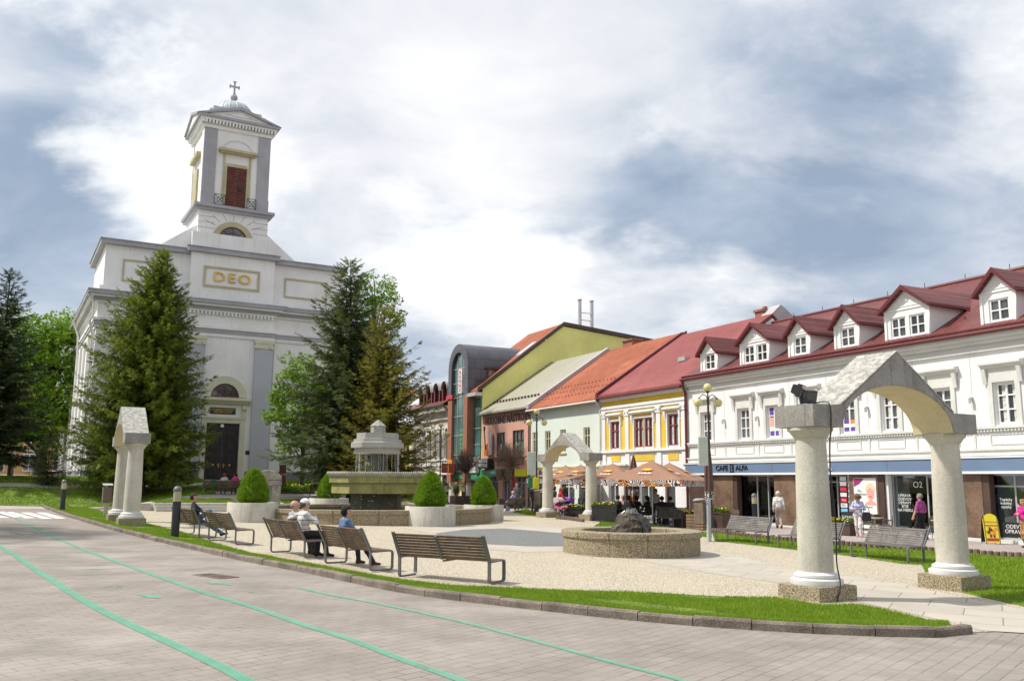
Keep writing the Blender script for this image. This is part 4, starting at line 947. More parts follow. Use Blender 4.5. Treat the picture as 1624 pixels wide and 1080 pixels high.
# ================================================================== the church
m_cw = mat('church_white_render', (0.78, 0.77, 0.75), 0.88, .07, .35, .06, 25, .08, 40, streak=.28)
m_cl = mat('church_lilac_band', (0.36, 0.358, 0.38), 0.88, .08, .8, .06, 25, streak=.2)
m_ccream = mat('church_cream_trim', (0.60, 0.59, 0.44), 0.85, .06, .8, .06, 30, streak=.12)
m_ochre = mat('ochre_frame', (0.47, 0.415, 0.26), 0.85, .1, .8, .1, 30, streak=.2)
m_zinc = mat('zinc_sheet', (0.40, 0.42, 0.43), 0.5, .15, .8, streak=.25)
m_copper = mat('pale_verdigris_sheet', (0.40, 0.455, 0.47), 0.55, .1, .8, streak=.25)
m_door = mat('dark_door_wood', (0.022, 0.013, 0.015), 0.5, .3, 2)
m_shut = mat('red_brown_shutter', (0.14, 0.038, 0.022), 0.55, .3, 3, .2, 20)
m_brass = mat('brass', (0.55, 0.38, 0.08), 0.35, .1, metal=.6)
m_plinth = mat('grey_plinth', (0.22, 0.23, 0.24), 0.9, .15, .8, .15, 30, streak=.3)
def church():
    # local frame: x along the front, y out of the front (towards the plaza), z up; 1 unit = 1 m after the 1.25 scale of the survey
    rz = math.radians(90-60.5)           # +x along CHU
    root = thing('church', 'white classical church with a square bell tower, gilt letters and dark double door', 'church', CHO, rz)
    K = 1.25; Bz = 1.92
    def Z(z): return (z-Bz)*K
    W_ = 14.5*K; D = 32.0
    F = -1                               # out of the front is local -y
    def bx(mb, u0, u1, y0, y1, z0, z1): return mb.box(u0*K, u1*K, -y0, -y1, Z(z0), Z(z1))    # y: metres out of the wall
    # nave block
    w = MB(); w.box(0, W_, 0, D, -.6, Z(13.0))
    w.build('wall', m_cw, root)
    c = MB(); bx(c, 4.85, 9.95, 0, .35, 1.5, 13.0); c.build('centre_bay', m_cw, root)
    p = MB(); p.box(-.06, W_+.06, -.06, D+.06, -.8, Z(2.55)); bx(p, 4.80, 5.95, .06, .42, 1.4, 2.55); bx(p, 8.62, 10.0, .06, .42, 1.4, 2.55); p.build('plinth', m_plinth, root)
    # entablature: layered bands round the whole block
    def band(name, z0, z1, out, m, fy=.35):
        b = MB(); b.box(-out, W_+out, -out, D+out, Z(z0), Z(z1)); bx(b, 4.85-out/K, 9.95+out/K, out, out+fy, z0, z1); b.build(name, m, root)
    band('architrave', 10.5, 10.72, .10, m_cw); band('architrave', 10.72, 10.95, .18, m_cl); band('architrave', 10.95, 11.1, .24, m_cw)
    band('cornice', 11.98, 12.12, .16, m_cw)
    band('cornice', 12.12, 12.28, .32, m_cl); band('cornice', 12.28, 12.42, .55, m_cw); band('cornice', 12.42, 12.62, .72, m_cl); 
    b = MB(); b.box(-.76, W_+.76, -.76, D+.76, Z(12.62), Z(12.66)); bx(b, 4.2, 10.6, .76, 1.1, 12.62, 12.66); b.build('cornice_flashing', m_zinc, root)
    d = MB()
    k = 4.9
    while k < 9.9: bx(d, k, k+.11, .35, .58, 11.80, 11.97); k += .22
    d.build('dentil_row', m_cw, root)
    # side pilasters on the left flank and corner strips
    s = MB()
    for i in range(9):
        y = .8+i*3.6; s.box(-.18, .0, y, y+1.0, Z(2.55), Z(10.5))
    s.build('side_pilaster', m_cw, root)
    s = MB()
    for i in range(8):
        y = 2.6+i*3.6; s.box(-.02, .01, y, y+1.0, Z(5.5), Z(9.0))
    s.build('side_window', m_pane, root)
    # giant pilasters of the centre bay with ionic capitals
    for u0, u1 in ((4.85, 5.95), (8.85, 9.93)):
        s = MB(); bx(s, u0, u1, .35, .52, 2.55, 9.95); s.build('pilaster', mat('pilaster_grey', (.44, .455, .50), .88, .05, .5, streak=.1), root)
        s = MB(); bx(s, u0-.05, u1+.05, .35, .60, 10.28, 10.49); bx(s, u0+.02, u1-.02, .35, .56, 9.96, 10.28)
        for q in (u0+.08, u1-.08): s.tube([(q*K, -.45, Z(10.08)), (q*K, -.66, Z(10.08))], .16, 14)
        s.build('capital', m_ccream, root)
    # attic with its panels
    a = MB(); a.box(.25, W_-.25, .25, 9.0, Z(12.66), Z(15.45)); bx(a, 4.85, 9.85, -.25, .28, 12.66, 15.55); a.build('attic', m_cw, root)
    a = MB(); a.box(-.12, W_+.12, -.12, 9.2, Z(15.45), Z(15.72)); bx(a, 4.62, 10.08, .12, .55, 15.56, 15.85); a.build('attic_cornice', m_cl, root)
    a = MB(); a.box(-.2, W_+.2, -.2, 9.3, Z(15.72), Z(15.76)); bx(a, 4.55, 10.15, .2, .63, 15.85, 15.89); a.build('attic_flashing', m_zinc, root)
    def frame(u0, u1, z0, z1, y, t=.09):
        b = MB(); bx(b, u0, u0+t, y, y+.08, z0, z1); bx(b, u1-t, u1, y, y+.08, z0, z1); bx(b, u0+t, u1-t, y, y+.08, z0, z0+t); bx(b, u0+t, u1-t, y, y+.08, z1-t, z1); return b.build('panel_frame', m_ochre, root)
    frame(5.6, 8.95, 13.50, 14.78, .28, .13); frame(1.15, 3.95, 13.38, 14.70, -.25, .10); frame(10.6, 13.4, 13.42, 14.68, -.25, .10)
    tmx = lambda u, y, z: Matrix.Translation((u*K, -y, Z(z))) @ Matrix(((1,0,0,0),(0,0,-1,0),(0,1,0,0),(0,0,0,1)))
    o = text_obj('gilt_lettering', 'DEO', 1.05, m_gold, root, tmx(7.3, .36, 14.14), .05, .008, 1.2, 1.2)
    # roof of the nave
    r = MB(); r.prism([(-.3, Z(12.66)), (W_/2, Z(17.3)), (W_+.3, Z(12.66))], 9.2, D+.5, 'y'); r.build('roof', m_zinc, root)
    r = MB(); r.prism([(3.0*K, Z(15.76)), (5.1*K, Z(17.35)), (9.4*K, Z(17.35)), (11.4*K, Z(15.76))], .45, 8.8, 'y'); r.build('gable_shoulder', m_cw, root)
    # tower base
    t = MB(); t.box(4.85*K, 9.75*K, -.15, 5.4, Z(15.8), Z(16.85)); t.box(5.15*K, 9.35*K, .1, 5.2, Z(16.85), Z(18.3)); t.build('tower_base', m_cw, root)
    t = MB()
    for z in (17.2, 17.55, 17.9): bx(t, 5.14, 6.1, -.1, -.085, z, z+.025); bx(t, 8.45, 9.36, -.1, -.085, z, z+.025)
    for i in range(7):
        an = math.pi*(.2+.6*i/6); x0, z0, x1, z1 = 7.25+1.35*math.cos(an), 16.85+1.0*math.sin(an), 7.25+2.2*math.cos(an), 16.85+1.5*math.sin(an)
        z1 = min(z1, 18.2); t.tube([(x0*K, .095, Z(z0)), (x1*K, .095, Z(z1))], .02, 4)
    t.build('rusticated_joint', m_cl, root)
    an = np.linspace(0, math.pi, 21)
    def lunette(uc, zc, r0, r1, r2, y, rz_=1.0):
        f = MB(); f.ring([((uc+r1*math.cos(q))*K, Z(zc+r1*rz_*math.sin(q))) for q in an], [((uc+r0*math.cos(q))*K, Z(zc+r0*rz_*math.sin(q))) for q in an], -y-.14, -y+.10, 'y')
        fo = f.build('lunette', m_ochre if zc > 10 else m_ccream, root)
        g = MB(); g.prism([((uc+r0*math.cos(q))*K, Z(zc+r0*rz_*math.sin(q))) for q in an], -y-.03, -y+.10, 'y'); g.build('pane', m_pane, fo)
        b = MB()
        for q in (0.25, .5, .75): b.tube([(uc*K, -y-.05, Z(zc+.0)), ((uc+r0*.97*math.cos(q*math.pi))*K, -y-.05, Z(zc+r0*.97*rz_*math.sin(q*math.pi)))], .03, 5)
        b.tube([((uc+r0*.55*math.cos(q))*K, -y-.05, Z(zc+r0*.55*rz_*math.sin(q))) for q in an], .03, 5); b.tube([((uc+r0*.96*math.cos(q))*K, -y-.05, Z(zc+r0*.96*rz_*math.sin(q))) for q in an], .05, 5); b.box((uc-r0)*K, (uc+r0)*K, -y-.09, -y-.03, Z(zc), Z(zc)+.09)
        b.build('glazing_bar', m_shut, fo)
    lunette(7.25, 16.62, .86, 1.2, 0, -.1, .95)
    t = MB(); t.box(4.95*K, 9.55*K, -.15, 5.45, Z(18.30), Z(18.48)); t.box(4.82*K, 9.68*K, -.32, 5.62, Z(18.48), Z(18.66)); t.build('tower_ledge', m_cl, root)
    # belfry
    t = MB(); t.box(5.25*K, 9.25*K, .15, 5.15, Z(18.66), Z(23.80)); t.build('belfry', m_cw, root)
    for u0, u1 in ((5.22, 5.98), (8.52, 9.28)):
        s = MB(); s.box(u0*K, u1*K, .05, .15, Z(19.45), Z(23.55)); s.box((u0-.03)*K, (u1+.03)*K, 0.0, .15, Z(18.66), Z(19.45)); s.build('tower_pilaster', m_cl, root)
    for ya, yb in ((.10, .9), (4.4, 5.2)): MB().box(5.19*K, 5.25*K, ya, yb, Z(18.66), Z(23.55)).build('tower_pilaster', m_cw, root)
    def hood(front=True):
        s = MB()
        if front:
            s.box(6.55*K, 6.67*K, .03, .14, Z(18.8), Z(21.3)); s.box(7.88*K, 8.0*K, .03, .14, Z(18.8), Z(21.3)); s.box(6.67*K, 7.88*K, .03, .14, Z(21.28), Z(21.48)); s.box(6.42*K, 6.55*K, .07, .14, Z(19.2), Z(22.2)); s.box(8.0*K, 8.13*K, .07, .14, Z(19.2), Z(22.2))
            s.box(6.1*K, 8.42*K, -.35, .14, Z(22.18), Z(22.34)); s.box(6.2*K, 8.32*K, -.2, .14, Z(22.08), Z(22.18))
        else:
            s.box(5.13*K, 5.25*K, 1.9, 3.4, Z(18.9), Z(21.3)); s.box(4.95*K, 5.25*K, 1.2, 4.1, Z(22.0), Z(22.25))
        return s.build('opening_surround', m_ochre, root)
    hood(); hood(False)
    s = MB(); s.ring([((7.27+.95*math.cos(q))*K, Z(22.36+.72*math.sin(q))) for q in an], [((7.27+.86*math.cos(q))*K, Z(22.36+.64*math.sin(q))) for q in an], .10, .14, 'y'); s.build('blind_arch', m_trim, root)
    for u0, u1 in ((6.68, 7.27), (7.285, 7.87)):
        s = MB(); s.box(u0*K, u1*K, .10, .14, Z(18.72), Z(21.26))
        z = 18.9
        while z < 21.2: s.add([(u0*K+.05, .10, Z(z)), (u1*K-.05, .10, Z(z)), (u1*K-.05, .04, Z(z)-.0), (u0*K+.05, .04, Z(z)), (u0*K+.05, .10, Z(z+.12)), (u1*K-.05, .10, Z(z+.12))], [(0,1,2,3), (3,2,5,4)]); z += .15
        s.build('shutter', m_shut, root)
    s = MB(); s.lathe([(.16, 0), (.16, .03), (.08, .05)], 14, Matrix.Translation((7.5*K, .03, Z(19.95))) @ Matrix.Rotation(math.pi/2, 4, 'X')); s.build('round_vent', m_black, root)
    rl = MB()
    for u0, u1 in ((6.0, 6.62), (7.95, 8.5)):
        y = -.18; a, b, z0, z1 = u0*K, u1*K, Z(18.7), Z(19.35)
        for p, q in (((a, z0+.03), (b, z0+.03)), ((a, z1), (b, z1)), ((a, z0), (a, z1)), ((b, z0), (b, z1)), ((a, z0), (b, z1)), ((a, z1), (b, z0))): rl.tube([(p[0], y, p[1]), (q[0], y, q[1])], .022, 6)
        rl.tube([((a+b)/2+.22*math.cos(q), y, (z0+z1)/2+.22*math.sin(q)) for q in np.linspace(0, 2*math.pi, 15)], .02, 5)
    rl.build('balcony_railing', m_dkmetal, root)
    def tower_top():
        # tower entablature, pediments and dome
        dz = .45
        def Z(z): return (z+dz-Bz)*K
        def tband(name, z0, z1, o, m): MB().box((5.25-o)*K, (9.25+o)*K, .15-o*K, 5.15+o*K, Z(z0), Z(z1)).build(name, m, root)
        tband('tower_cornice', 23.12, 23.34, .12, m_cw); tband('tower_cornice', 23.56, 23.70, .34, m_cw); tband('tower_cornice', 23.70, 23.86, .48, m_cl)
        s = MB(); k = 5.0
        while k < 9.45: s.box(k*K, (k+.1)*K, .15-.36*K, .15, Z(23.36), Z(23.55)); k += .2
        k = -.2
        while k < 5.4: s.box((5.25-.3)*K, 5.25*K, k, k+.13, Z(23.36), Z(23.55)); k += .26
        s.box(5.05*K, 9.45*K, .15-.1, 5.3, Z(23.345), Z(23.555)); s.build('dentil_row', m_cw, root)
        pk = 24.62; L_, R_ = (5.25-.48)*K, (9.25+.48)*K; mid = 7.25*K
        s = MB(); s.prism([(L_+.3, Z(23.87)), (R_-.3, Z(23.87)), (mid, Z(pk)-.12)], -.30, 5.5, 'y'); s.prism([(.15-.3, Z(23.87)), (5.15+.3, Z(23.87)), (2.65, Z(pk)-.12)], L_+.02, R_-.02, 'x'); s.build('pediment', m_cw, root)
        s = MB()
        for y0, y1 in ((-.52, .1), (5.2, 5.8)): s.ring([(L_, Z(23.87)), (mid, Z(pk)+.05), (R_, Z(23.87))], [(L_+.5, Z(23.87)), (mid, Z(pk)-.2), (R_-.5, Z(23.87))], y0, y1, 'y')
        for x0, x1 in ((L_-.12, L_+.4), (R_-.4, R_+.12)): s.ring([(-.45, Z(23.87)), (2.65, Z(pk)+.05), (5.75, Z(23.87))], [(.05, Z(23.87)), (2.65, Z(pk)-.2), (5.25, Z(23.87))], x0, x1, 'x')
        s.build('pediment_cornice', m_cl, root)
        s = MB(); s.ring([(6.25*K, Z(24.02)), (7.25*K, Z(24.40)), (8.25*K, Z(24.02)), (6.25*K, Z(24.02))], [(6.5*K, Z(24.07)), (7.25*K, Z(24.33)), (8.0*K, Z(24.07)), (6.5*K, Z(24.07))], -.34, -.31, 'y'); s.build('pediment_moulding', m_trim, root)
        s = MB(); s.box(5.5*K, 9.0*K, .5, 4.9, Z(23.88), Z(24.55)); s.box(5.75*K, 8.75*K, .8, 4.6, Z(24.55), Z(24.85)); s.build('dome_step', m_copper, root)
        s = MB(); cy = 2.65; rr = 1.24*K
        s.lathe([(rr*1.03, Z(24.85)), (rr*1.03, Z(24.95))]+[(rr*math.cos(q), Z(24.95)+rr*.78*math.sin(q)) for q in np.linspace(0, math.pi/2*.95, 12)], 32, Matrix.Translation((mid, cy, 0)))
        for i in range(16):
            q = 2*math.pi*i/16; s.tube([(mid+rr*1.005*math.cos(e)*math.cos(q), cy+rr*1.005*math.cos(e)*math.sin(q), Z(24.95)+rr*.785*math.sin(e)) for e in np.linspace(0, 1.4, 8)], .03, 4)
        s.build('dome', m_copper, root, smooth=True)
        s = MB(); zt = Z(24.95)+rr*.78; s.lathe([(.22, zt-.1), (.18, zt+.12), (.12, zt+.2)], 14, Matrix.Translation((mid, cy, 0))).ball((mid, cy, zt+.40), .29).lathe([(.12, zt+.7), (.09, zt+.85)], 12, Matrix.Translation((mid, cy, 0))); s.build('finial_ball', m_cl, root, smooth=True)
        s = MB(); s.box(mid-.07, mid+.07, cy-.05, cy+.05, zt+.8, zt+1.75).box(mid-.36, mid-.07, cy-.05, cy+.05, zt+1.28, zt+1.41).box(mid+.07, mid+.36, cy-.05, cy+.05, zt+1.28, zt+1.41)
        for x, z in ((-.36, 1.345), (.36, 1.345)): s.box(mid+x-.05, mid+x+.05, cy-.052, cy+.052, zt+z-.14, zt+z+.14)
        s.box(mid-.14, mid+.14, cy-.052, cy+.052, zt+1.75, zt+1.82); s.build('cross', m_cl, root)
    tower_top()
    # portal
    y = .35
    for u0, u1 in ((6.28, 7.22), (7.23, 8.17)):
        s = MB(); bx(s, u0, u1, y-.05, y+.03, 1.95, 5.35); d = None
        for z0, z1 in ((2.15, 2.75), (3.0, 3.55), (3.7, 4.3), (4.5, 5.15)):
            bx(s, u0+.22, u1-.22, y+.03, y+.07, z0, z1); bx(s, u0+.28, u1-.28, y+.07, y+.095, z0+.07, z1-.07)
        d = s.build('door', m_door, root, bev=.012)
        uc = (u0+u1)/2; h = MB(); h.ball(((uc)*K, -(y+.10), Z(2.9)), (.09, .05, .09), 10, 8)
        un = u1-.13 if u0 < 7 else u0+.13; h.box(un*K-.035, un*K+.035, -(y+.06), -(y+.03), Z(2.75), Z(3.0)).tube([(un*K, -(y+.05), Z(2.92)), (un*K, -(y+.11), Z(2.92)), (un*K+(.12 if u0 > 7 else -.12), -(y+.11), Z(2.92))], .018, 6); h.build('handle', m_brass, d)
    s = MB(); bx(s, 5.98, 6.27, y, y+.16, 1.95, 5.62); bx(s, 8.18, 8.48, y, y+.16, 1.95, 5.62); bx(s, 6.27, 8.18, y, y+.16, 5.37, 5.62); bx(s, 5.94, 8.52, y, y+.22, 5.62, 5.74); s.build('door_surround', m_ccream, root)
    s = MB(); s.prism([(-y, Z(6.45)), (-y-.2, Z(6.5)), (-y-.42, Z(6.68)), (-y-.5, Z(6.70)), (-y-.5, Z(6.82)), (-y, Z(6.9))], 5.72*K, 8.72*K, 'x'); s.build('portal_hood', m_ccream, root)
    for u in (6.05, 8.4): s = MB(); s.prism([(-y, Z(5.76)), (-y-.1, Z(5.76)), (-y-.15, Z(6.1)), (-y-.32, Z(6.2)), (-y-.34, Z(6.44)), (-y, Z(6.44))], u*K-.15, u*K+.15, 'x'); s.build('console', m_ccream, root)
    lunette(7.23, 6.92, .82, 1.28, 0, y, .98)
    s = MB(); bx(s, 6.42, 7.92, y, y+.05, 5.9, 6.28); pl = s.build('inscription_plate', m_black, root)
    text_obj('gilt_lettering', 'FUNDAMENTO EVANGELICO\nANNO MDCCCXXXIV', .19, m_gold, pl, tmx(7.17, y+.055, 6.09), .004, .002, 1, .72)
    s = MB(); bx(s, 8.62, 8.86, y, y+.04, 3.55, 3.78); s.build('small_plaque', m_black, root)
    s = MB(); bx(s, 7.08, 7.26, y+.10, y+.115, 5.12, 5.3); s.build('small_notice', m_swhite, root)
    # downpipes
    s = MB(); x = 10.12*K; s.tube([(x, -.12, Z(10.4)), (x, -.12, Z(1.9))], .07, 8); s.build('downpipe', m_cw, root)
    s = MB(); s.tube([(-.8, -.3, Z(12.5)), (-.3, -.2, Z(11.9)), (-.28, -.1, Z(11.1)), (-.45, .1, Z(10.9)), (-.22, .3, Z(10.2)), (-.22, .3, Z(1.9))], .08, 8); s.build('downpipe', m_cw, root)
    s = MB(); s.tube([(-.8, 13, Z(12.5)), (-.35, 13, Z(11.4)), (-.28, 13, Z(10.4)), (-.28, 13, Z(1.9))], .08, 8); s.build('downpipe', m_cw, root)
    # steps up to the door
    s = MB()
    for i in range(4): s.box(5.3*K-.3*(3-i)*0, 9.2*K, -2.3+.4*i, -.45, -.9+.2*i-.3, -.68+.17*(i+1))
    s.build('door_step', m_plinth, root)
church()
# ================================================================== trees and bushes
m_bark = mat('grey_brown_bark', (0.13, 0.10, 0.075), 0.95, .3, 3, .4, 25, .8, 20)
m_barkd = mat('dark_bark', (0.06, 0.045, 0.035), 0.95, .3, 3, .4, 25, .8, 20)
m_thuja = leaf_mat('thuja_green', (0.052, 0.095, 0.012), (0.215, 0.26, 0.024), .3, .8)
m_spr = leaf_mat('dark_spruce_green', (0.035, 0.062, 0.024), (0.13, 0.165, 0.06), .2, .7)
m_spy = leaf_mat('yellowed_spruce', (0.085, 0.095, 0.015), (0.30, 0.245, 0.04), .25, .7)
m_spb = leaf_mat('blackish_spruce', (0.012, 0.025, 0.010), (0.045, 0.075, 0.022), .15, .7)
m_leaf = leaf_mat('fresh_leaf_green', (0.10, 0.21, 0.012), (0.27, 0.46, 0.03), .45, .6)
m_leafd = leaf_mat('mid_leaf_green', (0.05, 0.12, 0.012), (0.13, 0.25, 0.025), .4, .6)
m_bush = leaf_mat('bright_dwarf_spruce', (0.10, 0.21, 0.010), (0.29, 0.47, 0.025), .25, 2.5)
m_twig = mat('bare_twig', (0.16, 0.11, 0.085), .9)
def frond_template(k=5, side=.42, w=.055):
    T = [((0, -w, 0), (0, w, 0), (1.0, 0, -.06))]
    for i in range(k):
        s = .12+.76*i/k; l = side*(1-.55*s)
        for sg in (-1, 1): T.append(((s-.06, sg*.01, 0), (s+.10, sg*.01, 0), (s+l*.75, sg*l*.8, -.05-.1*(i % 2))))
    return np.array(T)            # (tris, 3, 3): x along, y sideways, z normal
def spread(name, tmpl, P, D, N, L, tint, material, parent, wscale=1.0):
    """instances of a small frond baked into one foliage mesh"""
    P, D, N, L = map(np.asarray, (P, D, N, L)); D = D/np.linalg.norm(D, axis=1, keepdims=True)
    B = np.cross(N, D); B /= np.linalg.norm(B, axis=1, keepdims=True)+1e-9; N2 = np.cross(D, B)
    t = tmpl.reshape(-1, 3); n, k = len(P), len(t)
    V = P[:, None]+L[:, None, None]*(t[None, :, 0:1]*D[:, None]+t[None, :, 1:2]*wscale*B[:, None]+t[None, :, 2:3]*N2[:, None])
    nf = n*k//3
    return arr_mesh(name, V.reshape(-1, 3), np.arange(n*k).reshape(nf, 3), material, parent, 3, np.repeat(np.asarray(tint), k//3))
def conifer(name, label, loc, H, R, material, seed, bark=m_barkd, z0=.08, droop=.28, up=.25, shape=.9, nw=44, per=8, spray=.55, step=.21, group=None, prof=None, lean=0., cyp=False, bias=None, twig=1.0):
    rg = np.random.default_rng(seed); root = thing(name, label, 'tree', loc, 0, group)
    tr = MB(); tr.tube([(0, 0, -.3), (0, 0, H*.05), (lean*.3, 0, H*.4), (lean, 0, H*.97)], [H*.018, H*.014, H*.010, H*.002], 9).build('trunk', bark, root, smooth=True)
    P, D, N, L, T = [], [], [], [], []
    bm = MB()
    for w in range(nw):
        f = (w+rg.uniform(-.3, .3))/nw; f = min(max(f, 0), .995); h = H*(z0+(1-z0)*f)
        rad = R*((1-f)**shape if prof is None else 1-f**prof)*(1-.25*max(0, .12-f)/.12)+.06*(1-f)+.12
        npb = max(4, int(per*(.6+.4*(1-f))))
        a0 = rg.uniform(0, 6.28)
        for b in range(npb):
            a = a0+6.283*b/npb+rg.normal(0, .22); l = rad*rg.uniform(.62, 1.15)
            if bias: l *= 1+bias[1]*math.cos(a-bias[0])
            ca, sa = math.cos(a), math.sin(a); tb = rg.uniform(0, 1)
            n = max(2, int(l/step)); dr = droop*rg.uniform(.6, 1.4)*(1-f*.7); upc = up*rg.uniform(.5, 1.5)
            pts = []
            for i in range(n+1):
                t = i/n; z = h+(-dr*t+upc*t*t*1.1+ (.35*t*f))*l*(1.0 if not cyp else 1.0); pts.append(np.array([lean*f+ca*l*t, sa*l*t, z]))
            if l > .8: bm.tube([tuple(p) for p in pts[::max(1, n//3)]], [.03*(1-.7*k/max(1, len(pts[::max(1, n//3)])-1)) for k in range(len(pts[::max(1, n//3)]))], 4)
            for i in range(1, n+1):
                t = i/n; p = pts[i]; ax = pts[i]-pts[i-1]; ax /= np.linalg.norm(ax)+1e-9; sd = np.array([-sa, ca, 0])
                wid = spray*(1.15-.55*t)*rg.uniform(.7, 1.25)*(.55+.45*min(1, l/2))
                for s in (-1, 1):
                    if cyp:
                        d = ax*rg.uniform(.3, .9)+sd*s*rg.uniform(.2, .9)+np.array([0, 0, rg.uniform(-.9, .55)])
                    else: d = ax*rg.uniform(.55, .95)+sd*s*rg.uniform(.5, 1.0)+np.array([0, 0, rg.uniform(-.55, .05)])
                    P.append(p+rg.normal(0, .04, 3)); D.append(d); N.append(np.array([0, 0, 1])+rg.normal(0, .45, 3)); L.append(wid); T.append(np.clip(.75*tb+.25*rg.uniform(0, 1)+.1*(t-.5), 0, 1))
                if rg.random() < (.8 if cyp else .45):
                    P.append(p); D.append(ax*.4+np.array([rg.normal(0, .3), rg.normal(0, .3), -.9 if not cyp else rg.choice([-.8, .9])])); N.append(np.array([ca, sa, .2])); L.append(wid*.75); T.append(np.clip(.75*tb+.25*rg.uniform(0, 1), 0, 1))
            P.append(pts[-1]); D.append(pts[-1]-pts[-2]); N.append(np.array([0, 0, 1])+rg.normal(0, .3, 3)); L.append(spray*.8); T.append(tb)
    P.append(np.array([lean, 0, H*.96])); D.append(np.array([0, 0, 1.])); N.append(np.array([1., 0, 0])); L.append(H*.05); T.append(.5)
    bm.build('branches', bark, root)
    spread('crown', frond_template(5, .46 if not cyp else .5, .05*twig), P, D, N, L, T, material, root)
    return root
LEAF = np.array([((0,0,0),(.5,-.36,.04),(1,0,-.06)), ((0,0,0),(1,0,-.06),(.5,.36,.04)), ((.1,0,0),(.35,-.75,-.05),(.6,-.15,0)), ((.1,0,0),(.6,.15,0),(.35,.75,-.05))])
def broadleaf(name, label, loc, H, R, material, seed, zb=.25, clumps=150, per=70, leaf=.19, trunk=.18, squash=.9, group=None, lobes=9):
    rg = np.random.default_rng(seed); root = thing(name, label, 'tree', loc, 0, group)
    cz = H*(zb+1)/2; rz = H*(1-zb)/2
    tr = MB(); tr.tube([(0, 0, -.3), (.05, 0, H*zb*.6), (0, .05, H*zb), (.1, 0, H*.62), (0, 0, H*.85)], [trunk*1.25, trunk, trunk*.85, trunk*.45, trunk*.12], 9)
    C = []
    for i in range(clumps):
        v = rg.normal(0, 1, 3); v /= np.linalg.norm(v); r = rg.uniform(.35, 1.0)**.45
        lob = 1+.20*math.sin(v[0]*lobes*.5+seed)*math.cos(v[1]*lobes*.4+seed*2)+.12*math.sin(v[2]*7+seed)
        C.append((v[0]*R*r*lob, v[1]*R*r*lob, cz+v[2]*rz*r*lob))
    for i in range(0, min(clumps, 40)):
        c = C[i]; zt = max(H*zb*.8, c[2]-R*.7); tr.tube([(0, 0, zt*.8+.1), (c[0]*.5, c[1]*.5, zt*.5+c[2]*.5), c], [trunk*.3, trunk*.18, .015], 5)
    tr.build('trunk', m_bark if trunk < .3 else m_barkd, root, smooth=True)
    P, D, N, L, T = [], [], [], [], []
    for c in C:
        tb = rg.uniform(0, 1); cr = R*rg.uniform(.16, .30)
        for _ in range(per):
            v = rg.normal(0, 1, 3); v /= np.linalg.norm(v)+1e-9
            P.append(np.array(c)+v*cr*rg.uniform(.3, 1)**.5*np.array([1, 1, .75])); D.append(v*np.array([1, 1, .3])+np.array([0, 0, -.35])+rg.normal(0, .5, 3)); N.append(np.array([0, 0, 1.])+rg.normal(0, .55, 3)); L.append(leaf*rg.uniform(.6, 1.3)); T.append(np.clip(.6*tb+.4*rg.uniform(0, 1), 0, 1))
    spread('crown', LEAF, P, D, N, L, T, material, root); return root
def at_px(px, py=None, Y=None): return GT(px, py) if Y is None else AT(px, Y)
conifer('thuja_tree', 'broad yellow-green drooping cypress tree covering the left of the church front', AT(226, 57.0), 15.7, 4.2, m_thuja, 11, m_bark, z0=.075, droop=.32, up=.22, prof=1.85, nw=72, per=15, spray=.52, step=.17, cyp=True, twig=1.5, lean=.35, bias=(math.pi, .10))
conifer('spruce_tree', 'tall dark green spruce right of the church door with the highest tip', AT(555, 56.0), 15.3, 4.6, m_spr, 12, z0=.12, droop=.38, up=.26, shape=.80, nw=50, per=10, spray=.62, step=.20, lean=-.4, bias=(math.pi, .12))
conifer('spruce_tree', 'yellowed spruce with long bare-ended branches just behind the large fountain', AT(602, 53.5), 12.2, 3.7, m_spy, 13, z0=.10, droop=.40, up=.36, shape=.84, nw=44, per=10, spray=.58, step=.21, lean=.0, bias=(0, .22))
conifer('spruce_tree', 'nearly black spruce at the left edge beside the road', AT(-14, 57.0), 13.4, 3.6, m_spb, 14, z0=.10, droop=.30, up=.22, shape=.78, nw=42, per=9, spray=.6, step=.21)
conifer('small_spruce', 'small young spruce on the lawn left of the church corner', AT(75, 56.5), 3.1, 1.15, m_spr, 15, z0=.06, droop=.22, up=.3, shape=.8, nw=20, per=8, spray=.30, step=.13)
broadleaf('maple_tree', 'bright green young maple between the church wall and the dark spruce', AT(478, 62.0), 9.2, 2.25, m_leaf, 21, zb=.26, clumps=120, per=60, leaf=.20, trunk=.13)
broadleaf('lime_tree', 'tall fresh green tree rising behind the two spruces', AT(587, 74), 18.3, 2.3, m_leaf, 22, zb=.2, clumps=170, per=70, leaf=.17, trunk=.25)
broadleaf('lime_tree', 'large round leafy tree left of the church with bright spring leaves', AT(62, 80), 15.4, 4.3, m_leaf, 23, zb=.14, clumps=260, per=70, leaf=.28, trunk=.5)
broadleaf('lime_tree', 'leafy tree at the far left partly hidden by the black spruce', AT(-40, 90), 15, 5.5, m_leafd, 24, zb=.12, clumps=160, per=60, leaf=.3, trunk=.45)
broadleaf('road_tree', 'leafy tree at the roadside outside the left of the photo shading the road', Vector((-24.5, 29.0, .3)), 12, 4.4, m_leafd, 25, zb=.25, clumps=120, per=60, leaf=.24, trunk=.25)
EGG = frond_template(3, .5, .09)
